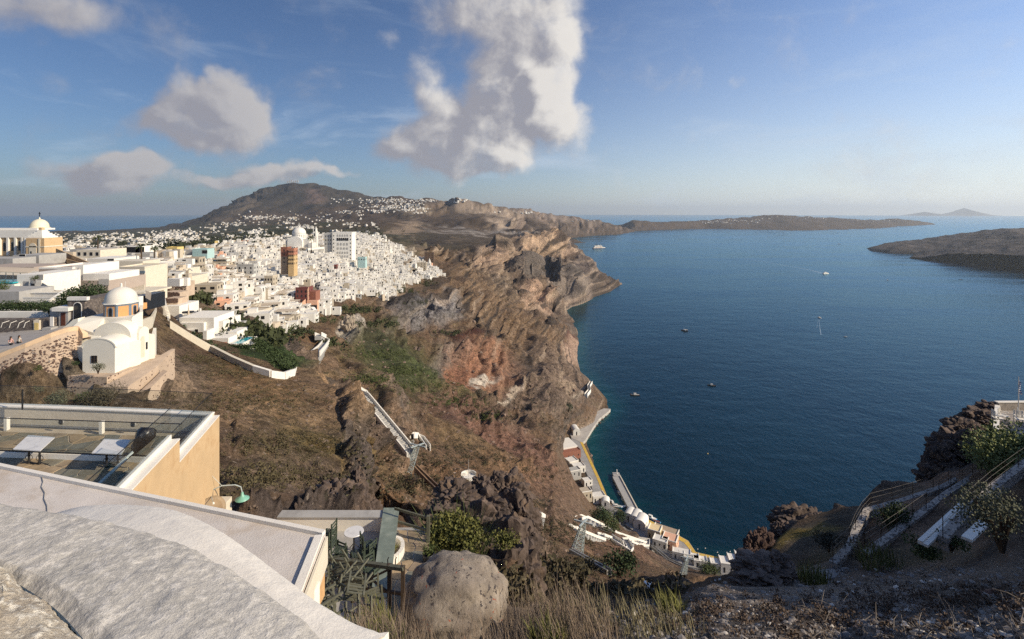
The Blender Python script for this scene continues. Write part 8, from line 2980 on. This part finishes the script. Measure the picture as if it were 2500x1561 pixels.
def boat(label, u, v, L, rz, hull, deck, cabin=True, cover=None, z=0.0, group=None, wakeL=0):
    q = S(u, v, z)
    t = thing('boat', label, 'boat', q, rz, group)
    mb = MB()
    st = [(-.5, .30, .55), (-.25, .42, .5), (.1, .42, .5), (.35, .26, .6), (.5, .02, .8)]
    w = L * .36
    vs, fs = [], []
    for (y, hw, ht) in st:
        vs += [(-hw * w, y * L, ht * L * .16), (-hw * w * .7, y * L, -.35), (hw * w * .7, y * L, -.35), (hw * w, y * L, ht * L * .16)]
    for k in range(4):
        for j in range(3):
            fs.append((k * 4 + j, k * 4 + j + 1, k * 4 + j + 5, k * 4 + j + 4))
    fs.append((0, 3, 2, 1))
    part('hull', mb.add(vs, fs), hull, t, local=True)
    dv_ = [(-hw * w * .9, y * L, ht * L * .13) for y, hw, ht in st] + [(hw * w * .9, y * L, ht * L * .13) for y, hw, ht in st][::-1]
    part('deck', MB().add(dv_, [tuple(range(len(dv_)))]), deck, t, local=True)
    if cabin:
        c_ = part('cabin', MB().box(-w * .22, w * .22, -L * .15, L * .12, L * .07, L * .22), WHITE, t, local=True)
        part('window', MB().box(-w * .225, w * .225, -L * .1, L * .125, L * .14, L * .19), DARKG, c_, local=True)
    if cover:
        part('awning', MB().box(-w * .3, w * .3, -L * .42, -L * .12, L * .2, L * .215), cover, t, local=True)
    return t


boat('white open boat nearest the head of the mole', 1464, 1167, 6.5, .2, WHITE, GREYP)
boat('white boat tied along the middle of the mole', 1476, 1185, 6, .5, WHITE, LG, False)
boat('white boat moored against the inner quay wall', 1448, 1189, 7, .3, WHITE, LG)
boat('longer white boat lying crosswise in the inner harbour', 1457, 1198.5, 8, 1.5, WHITE, LG)
boat('blue and white boat beside the longer white boat', 1477, 1198.5, 7, -1.2, BLUEP, WHITE, False)
boat('bright blue fishing boat moored outside the yellow quay edge', 1538, 1225, 9.5, .9, pmat('sky_blue_paint', (.07, .33, .62), .5, .05, 2, 0), WHITE, True)
boat('blue boat with a red stern tied behind the bright blue one', 1551, 1233, 7, .9, BLUEP, REDP, False)
boat('dark moored boat nearest the rocky point', 1501.6, 935, 11, 1.5, pmat('brown_hull', (.09, .05, .03), .7, .1, 3, 0), GREYP)
boat('dark boat at anchor in the middle of the bay', 1683, 912.5, 10, 1.3, pmat('black_hull', (.02, .02, .022), .6, .1, 3, 0), BROWNW)
boat('dark boat at anchor farther out, left', 1619, 783, 13, .9, pmat('navy_hull', (.02, .03, .05), .6, .1, 3, 0), BROWNW, cover=CANVAS)
boat('white motor boat heading out, trailed by ripples', 1938, 752, 10, .15, WHITE, LG, True)
boat('small white boat right of the rippled trail', 2000, 797, 6.5, 1.3, WHITE, LG, True)
boat('white sailing boat near the dark island', 2099, 663, 12, -.5, WHITE, LG, True)
boat('tiny white boat far out in the middle of the bay', 1984, 578, 20, 1.2, WHITE, LG, True)
boat('tiny dark boat just off the dark island shore', 2272, 662, 10, 1.2, BLACKM, LG, True)
q = S(1674, 1074)
solo('buoy', MB().blobby(q + Vector((0, 0, .3)), .55, 2, 0), GOLDP, 'small yellow buoy floating alone off the quay', 'buoy', q)
# motor yacht with a wake
q = S(1953, 648)
T = thing('motor_yacht', 'white motor yacht pulling a long pale wake', 'yacht', q, R(-75))
part('hull', MB().prism([(-3, -12), (3, -12), (3.2, 4), (1.5, 11), (0, 14), (-1.5, 11), (-3.2, 4)], -.5, 2.6), WHITE, T, local=True)
part('cabin', MB().prism([(-2.4, -9), (2.4, -9), (2.4, 4), (0, 8), (-2.4, 4)], 2.602, 4.8), WHITE, T, local=True)
part('window_band', MB().prism([(-2.45, -8), (2.45, -8), (2.45, 4.05), (0, 8.1), (-2.45, 4.05)], 3.3, 4.1), DARKG, T, local=True)
part('flybridge', MB().box(-1.8, 1.8, -6, 2, 4.803, 6.4), WHITE, T, local=True)
part('mast', MB().tube([(0, -2, 6.4), (0, -3, 9)], .15, 6), WHITE, T, local=True)
# cruise ship
q = S(1417, 588.5)
T = thing('cruise_ship', 'white cruise ship with a dark blue hull steaming off the headland', 'ship', q, R(-68))
HB = pmat('navy_hull_paint', (.02, .035, .08), .5, .05, 1, 0)
hp = [(-6.5, -42), (6.5, -42), (7.2, -30), (7.2, 18), (5, 32), (0, 44), (-5, 32), (-7.2, 18), (-7.2, -30)]
part('hull', MB().prism(hp, -2, 4.2), HB, T, local=True)
part('upper_hull', MB().prism([(x * .995, y * .99) for x, y in hp], 4.202, 7.0), WHITE, T, local=True)
for k in range(5):
    s_ = 1 - k * .05
    z = 7.002 + k * 2.5
    part('deck', MB().box(-6.6 * s_, 6.6 * s_, -38 + k * 1.5, 28 - k * 4, z, z + 2.4), WHITE, T, local=True)
    part('window_band', MB().box(-6.65 * s_, 6.65 * s_, -36 + k * 1.5, 26.5 - k * 4, z + .9, z + 1.7), pmat('ship_glass', (.07, .09, .11), .2, .05, 1, 0), T, local=True)
part('bridge', MB().box(-7, 7, 9, 14, 17.1, 19.6), WHITE, T, local=True)
part('funnel', MB().prism([(-2, -22), (2, -22), (1.6, -15), (-1.6, -15)], 19.2, 25.5), HB, T, local=True)
part('funnel', MB().box(-1.5, 1.5, -8, -4, 19.2, 23), WHITE, T, local=True)
part('mast', MB().tube([(0, 10, 19.6), (0, 9, 27)], .35, 6), WHITE, T, local=True)
for k in range(8):
    part('lifeboat', MB().box(7.2, 8.2, -30 + k * 6.2, -26 + k * 6.2, 8.0, 9.6), pmat('lifeboat_orange', (.55, .18, .05), .6, .05, 2, 0), T, local=True)
# wakes: foam lying on the water
def foam_mat():
    m, t, b = new_mat('wake_foam')
    pos = objpos(t, True)
    t.links.new(mixc(t, maprange(t, noise(t, pos, .25, 6, .7), .4, .65), (.06, .14, .20), (.55, .62, .66)), b.inputs['Base Color'])
    b.inputs['Roughness'].default_value = .35
    return m
FM = foam_mat()
def wake(pts_, w0, w1):
    pp = [S(u, v, .06) for u, v in pts_]
    mb = MB()
    n = len(pp)
    L_, R_ = [], []
    for i, p in enumerate(pp):
        d = (pp[min(i + 1, n - 1)] - pp[max(i - 1, 0)]).normalized()
        w = w0 + (w1 - w0) * i / (n - 1)
        nn_ = Vector((-d.y, d.x, 0)) * w / 2
        L_.append(p + nn_)
        R_.append(p - nn_)
    mb.add(L_ + R_, [(i, i + 1, n + i + 1, n + i) for i in range(n - 1)])
    o_ = part('wake', mb, FM)
    o_['kind'] = 'stuff'
wake([(1946, 646.5), (1920, 640), (1890, 634), (1860, 629), (1820, 622), (1760, 612)], 6, 1.2)
wake([(1946, 648), (1920, 643.5), (1880, 638.5), (1840, 634), (1780, 626)], 1.6, .6)
wake([(2104, 664), (2140, 667), (2180, 671), (2230, 676), (2300, 684)], 2, .8)
wake([(1938, 756), (1939, 775), (1942, 792)], .25, .9)
wake([(1936, 756), (1932, 776)], .2, .35)
wake([(1400, 588.5), (1385, 588), (1368, 587.5)], 4, 2)
wake([(1445, 571.5), (1462, 569.5), (1475, 568)], 6, 3)

# ================================================================== stairs, pylons and lookouts on the slope
def stair_run(name, label, pts_, w, wall_h=1.0, drop=.6, mat=WHITE, nstep=10, sides=(1, 1)):
    dn_ = 2.6 if name == 'white_stairway' else 1.2
    if name == 'zigzag_path':
        wall_h, dn_ = .75, .5
    """stepped path along (u, v, Y) points with white side walls"""
    ys = [seat(*q).y for q in pts_]
    fit = np.polyfit(range(len(ys)), ys, 1 if len(ys) > 5 and name == 'white_stairway' else min(2, len(ys) - 1))
    kk_ = min(y / float(np.polyval(fit, k)) for k, y in enumerate(ys)) if name == 'white_stairway' else 1
    pp = [P(q[0], q[1], float(np.polyval(fit, k)) * .985 * kk_) for k, q in enumerate(pts_)]
    t = thing(name, label, 'stairs' if 'wall' not in name else 'wall', pp[0])
    L_, R_ = [], []
    n = len(pp)
    for i, p in enumerate(pp):
        d = (pp[min(i + 1, n - 1)] - pp[max(i - 1, 0)])
        d.z = 0
        d.normalize()
        nn_ = Vector((-d.y, d.x, 0)) * w / 2
        L_.append(p + nn_)
        R_.append(p - nn_)
    for s_, E_ in ((sides[0], L_), (sides[1], R_)):
        if not s_:
            continue
        mb = MB()
        for a, b in zip(E_[:-1], E_[1:]):
            mb.prism([(a.x, a.y), (b.x, b.y), (b.x + .32, b.y + .1), (a.x + .32, a.y + .1)], [a.z - dn_, b.z - dn_, b.z - dn_, a.z - dn_], [a.z + wall_h, b.z + wall_h, b.z + wall_h, a.z + wall_h])
        part('side_wall', mb, mat, t)
    for i in range(n - 1):
        for k in range(nstep):
            f0, f1 = k / nstep, (k + 1) / nstep
            a, b = L_[i].lerp(L_[i + 1], f0), L_[i].lerp(L_[i + 1], f1)
            c, d = R_[i].lerp(R_[i + 1], f1), R_[i].lerp(R_[i + 1], f0)
            z = min(a.z, b.z) - .1 + .3 * ((k % 2) * .5)
            part('step', MB().prism([(a.x, a.y), (b.x, b.y), (c.x, c.y), (d.x, d.y)], z - 2, z), GREYP, t)
    return t


stair_run('white_stairway', 'long straight white walled stairway running down the middle of the slope', [(838, 930, 186), (862, 940, 184), (890, 974, 181), (918, 1008, 178), (946, 1042, 176), (972, 1074, 174)], 3.2, 1.0, nstep=9, sides=(1, 1))
stair_run('stair_head', 'rounded white wall at the top of the long stairway', [(830, 934, 185), (834, 922, 188), (850, 920, 190), (864, 930, 188), (872, 944, 184)], 1.2, .9, nstep=3)
stair_run('winding_stair', 'short curved white stair below the rock pillar at the town edge', [(752, 790, 236), (766, 796, 234), (771, 806, 230), (760, 820, 222), (744, 836, 214)], 3.0, .8, nstep=6)
stair_run('curved_wall', 'white curved wall behind the upper lattice pylon', [(974, 1030, 186), (984, 1030, 188), (998, 1040, 188), (1012, 1060, 186)], 1.5, 1.2, nstep=2)
stair_run('zigzag_path', 'top leg of the white walled zigzag path above the harbour', [(1368, 1226, 270), (1382, 1222, 276), (1420, 1240, 272), (1462, 1262, 266), (1505, 1276, 262), (1530, 1284, 262)], 3.2, 1.1, nstep=4)
stair_run('zigzag_path', 'left hairpin of the white walled zigzag path', [(1354, 1246, 250), (1380, 1258, 248), (1405, 1268, 246), (1424, 1276, 247), (1420, 1264, 252), (1440, 1270, 252)], 3.0, 1.1, nstep=4)
stair_run('zigzag_path', 'middle hairpin of the white walled zigzag path', [(1440, 1268, 252), (1466, 1284, 246), (1484, 1302, 242), (1490, 1296, 246), (1478, 1276, 254), (1500, 1276, 256)], 3.0, 1.1, nstep=4)
stair_run('zigzag_path', 'rightmost rounded hairpin of the white walled zigzag path', [(1488, 1280, 256), (1512, 1290, 250), (1530, 1290, 248), (1532, 1278, 256), (1512, 1276, 260)], 2.6, 1.3, nstep=4)
stair_run('zigzag_path', 'short white wall on the brown slope left of the zigzag path', [(1258, 1210, 215), (1272, 1217, 213), (1284, 1222, 212)], 1.4, .9, nstep=3)
stair_run('brown_wall', 'straight brown wall dropping below the upper lattice pylon', [(982, 1108, 150), (1014, 1140, 140), (1046, 1172, 132)], 1.2, .9, mat=pmat('brown_wall_stone', (.20, .13, .085), .9, .15, .8, .02, 4), nstep=3)
stair_run('long_wall', 'long thin wall running down to the right below the zigzag path', [(1350, 1305, 190), (1410, 1340, 180), (1440, 1356, 176)], 1.0, .8, mat=GREYP, nstep=3)
stair_run('road_wall', 'road wall curving behind the harbour houses', [(1540, 1290, 285), (1580, 1325, 280), (1640, 1352, 280), (1700, 1368, 282), (1740, 1378, 284)], 2.0, .8, mat=GREYP, nstep=3)
stair_run('cliff_house_walls', 'white stepped wall high on the point above the gravel car park', [(1398, 905, 585), (1392, 915, 580), (1394, 925, 575), (1386, 935, 572)], 3, 2.2, nstep=3)


def pylon(label, ut, vt, ub, vb, Y, w0=2.6, w1=1.1):
    a = seat(ub, vb, Y, -1)
    Y = a.y
    b = P(ut, vt, Y)
    t = thing('cable_pylon', label, 'pylon', a, 0, 'lattice pylons of the cable car')
    def ring(f, w):
        c = a.lerp(b, f)
        return [c + Vector((x * w / 2, y * w / 2, 0)) for x, y in ((-1, -1), (1, -1), (1, 1), (-1, 1))]
    n = 7
    rings = [ring(k / n, w0 + (w1 - w0) * k / n) for k in range(n + 1)]
    for j in range(4):
        part('leg', MB().bar(rings[0][j], rings[n][j], .22), GALV, t)
    mb = MB()
    for k in range(n):
        for j in range(4):
            mb.bar(rings[k][j], rings[k + 1][(j + 1) % 4], .11)
            mb.bar(rings[k][(j + 1) % 4], rings[k + 1][j], .11)
            mb.bar(rings[k + 1][j], rings[k + 1][(j + 1) % 4], .1)
    part('bracing', mb, GALV, t)
    top = b
    part('crossarm', MB().bar(top + Vector((-2.6, 1.2, .3)), top + Vector((2.6, -1.2, .3)), .35), GALV, t)
    part('walkway', MB().bar(top + Vector((-1.5, -3, 1.0)), top + Vector((1.5, 3, -.4)), .5, .2), GALV, t)
    return t


pylon('upper lattice pylon at the foot of the long white stairway', 987, 1056, 965, 1112, 165, 2.6, 1.3)
pylon('middle lattice pylon in front of the zigzag path', 1380, 1238, 1364, 1305, 205, 3.2, 1.2)
pylon('lowest lattice pylon behind the white plastic sheet', 1625, 1322, 1615, 1358, 215, 2.6, 1.0)
ca = [P(987, 1056, 165), P(1380, 1238, 205), P(1625, 1322, 215), P(1690, 1345, 300)]
for dx_, nm in ((-1.2, 'first of the two thin cables strung between the pylons'), (1.2, 'second of the two thin cables strung between the pylons')):
    mb = MB()
    for a, b in zip(ca[:-1], ca[1:]):
        pts_ = [a.lerp(b, k / 8) + Vector((dx_, 0, .6 - 14 * (k / 8) * (1 - k / 8) * .12)) for k in range(9)]
        mb.tube(pts_, .03, 4)
    solo('cable', mb, BLACKM, nm, 'cable', ca[0])
q = seat(1108, 1130, 158)
T = thing('lookout', 'round white lookout platform with a parapet on the slope', 'lookout', q)
part('platform', MB().lathe(q - Vector((0, 0, 3)), [(2.6, 0), (2.7, 3), (0, 3)], 24), WHITE, T)
part('parapet', MB().lathe(q, [(2.5, 0), (2.5, 1), (2.75, 1), (2.75, 0)], 24, R(20), R(300)), WHITE, T)
part('ramp', MB().wall(q + Vector((-6, 1, 0)), q + Vector((-1, 1, 0)), .5, q.z - 2, q.z + .8, 0), WHITE, T)
part('mast', MB().tube([q, q + Vector((0, 0, 6))], .07, 6), GREYP, T)
# pale rock pillar under the town, harbour trees
crag('rock_pillar', 'pale fluted rock pillar under the town edge', [(826, 785, 298, 5.0, (.9, .8, 1.7)), (822, 802, 296, 4.0, (.9, .8, 1.0)), (834, 790, 296, 3.0, (.8, .8, 1.6))], pmat('pale_pillar_rock', (.30, .25, .19), .95, .3, .25, .25, 1.2), P(826, 815, 296), 41)
crag('shore_rocks', 'black boulders heaped along the gravel point', [(1402 + k * 7, 1016 - k * 7.5, 264000 / (1016 - k * 7.5 - 502) + 1, 2.0, (1.2, 1, .7)) for k in range(6)], LAVA, S(1420, 990), 43)
for i, (u, v, Y, r, lab) in enumerate([(1415, 1225, 330, 6, 'dark tree above the inner harbour, left of the big clump'), (1440, 1235, 320, 7, 'largest tree of the clump above the inner harbour'), (1462, 1225, 330, 6, 'dark tree closest to the inner harbour wall'), (1450, 1255, 290, 5, 'tree just above the top leg of the zigzag path'),
        (1466, 1352, 205, 4.2, 'round dark tree on the ochre slope left of the cypress'), (1520, 1372, 170, 4.0, 'olive tree on the slope right of the round dark tree'), (1580, 1385, 120, 3.6, 'brownish bushy tree behind the white plastic sheet'), (1672, 1350, 290, 4.5, 'left harbour tree among the white quay houses'), (1690, 1352, 292, 4, 'right harbour tree among the white quay houses'), (1752, 1372, 270, 3.5, 'dark bush below the stepped white roofs'),
        (1345, 965, 520, 6, 'grey green tree on the slope above the gravel point')]):
    bush('slope_tree', lab, seat(u, v + 8, Y, 0), r, (LEAFD, LEAFM, LEAFD, LEAFM, LEAFD, LEAFM, DRYB, LEAFM, LEAFM, LEAFD, LEAFG)[i], 900, r * .13, .8, 50 + i, cat='tree', lobes=7)
bush('cypress', 'slim dark cypress on the ochre slope', seat(1486, 1352, 205, 0), 1.6, LEAFD, 400, .4, 2.2, 71, cat='tree')

# ================================================================== islands in the bay
coast = [(2058, 594), (2100, 599), (2162, 602), (2150, 610), (2132, 617), (2160, 623), (2212, 628), (2216, 634), (2262, 640), (2330, 648), (2345, 655), (2422, 658), (2560, 668)]
CP_ = [S(u, v) for u, v in coast]
poly = [(p.x, p.y) for p in CP_] + [(3300, 1900), (4300, 3000), (4200, 3900), (3300, 3900), (2600, 3450), (2150, 3080)]
gx_ = np.linspace(1900, 4400, 340)
gy_ = np.linspace(1550, 4000, 300)
IX, IY = np.meshgrid(gx_, gy_)
ins = np.zeros(IX.shape, bool)
dist = np.full(IX.shape, 1e9)
for i in range(len(poly)):
    (x0, y0), (x1, y1) = poly[i], poly[i - 1]
    c1 = ((y0 > IY) != (y1 > IY)) & (IX < (x1 - x0) * (IY - y0) / (y1 - y0 + 1e-9) + x0)
    ins ^= c1
    dx, dy = x1 - x0, y1 - y0
    tt = np.clip(((IX - x0) * dx + (IY - y0) * dy) / (dx * dx + dy * dy + 1e-9), 0, 1)
    dist = np.minimum(dist, np.hypot(IX - x0 - tt * dx, IY - y0 - tt * dy))
iu = U0 + F * IX / IY
hm_ = np.interp(iu, [2050, 2130, 2200, 2260, 2340, 2390, 2430, 2560, 2800], [4, 34, 48, 72, 96, 112, 108, 90, 60])
nI = perlin(IX / 180, IY / 180, IX * 0) * 14 + perlin(IX / 60, IY / 60, IX * 0 + 3) * 7 + np.abs(perlin(IX / 25, IY / 25, IX * 0 + 6)) * 6
hz_ = np.where(ins, np.minimum(hm_, 6 + dist * .22) * np.clip(dist / 14, 0, 1) + nI * np.clip(dist / 50, 0, 1), -5)
IC = np.ones(IX.shape + (3,), np.float32) * rgb(.050, .043, .040)
IC *= (1 + .5 * perlin(IX / 90, IY / 90, IX * 0 + 2))[..., None]
o_ = grid_mesh('dark_island', IX, IY, hz_, np.clip(IC, .01, 1), GROUND, hz_ > -4)
tag(o_, 'low dark lava island at the right edge of the bay', 'island')
for i, (u0, u1, pk, zz, Yq) in enumerate([(2170, 2215, 2186, 250, 32000), (2236, 2318, 2283, 470, 32000)]):
    mb = MB()
    xa, xb_ = (u0 - U0) / F * Yq, (u1 - U0) / F * Yq
    xp = (pk - U0) / F * Yq
    n = 24
    tp_ = []
    for k in range(n + 1):
        x = xa + (xb_ - xa) * k / n
        f = (x - xa) / (xp - xa) if x < xp else (xb_ - x) / (xb_ - xp)
        tp_.append((x, Yq, max(0, f) ** 1.3 * zz * (1 + .12 * math.sin(k * 2.1))))
    mb.add([(x, Yq - 1800, 0) for x, y, z in tp_] + tp_ + [(x, Yq + 1800, 0) for x, y, z in tp_], [(k, k + 1, n + 2 + k, n + 1 + k) for k in range(n)] + [(n + 1 + k, n + 2 + k, 2 * n + 3 + k, 2 * n + 2 + k) for k in range(n)])
    o_ = solo('far_island', mb, pmat('far_island_rock', (.10, .09, .08), .95, .2, .001, 0, world=True), ('smaller of the two faint islands on the right horizon', 'larger peaked faint island on the right horizon')[i], 'island', (xp, Yq, 0))
# summit station on the mountain
q = P(690, 430, 6400)
mb = MB()
for k in range(6):
    mb.box(q.x - 60 + k * 26, q.x - 48 + k * 26, q.y - 5, q.y + 5, q.z - 12, q.z + 6 + (k % 3) * 7)
solo('summit_station', mb, LG, 'tiny radar station on the summit of the mountain', 'station', q)
print('done', round(time.time() - T0, 1))
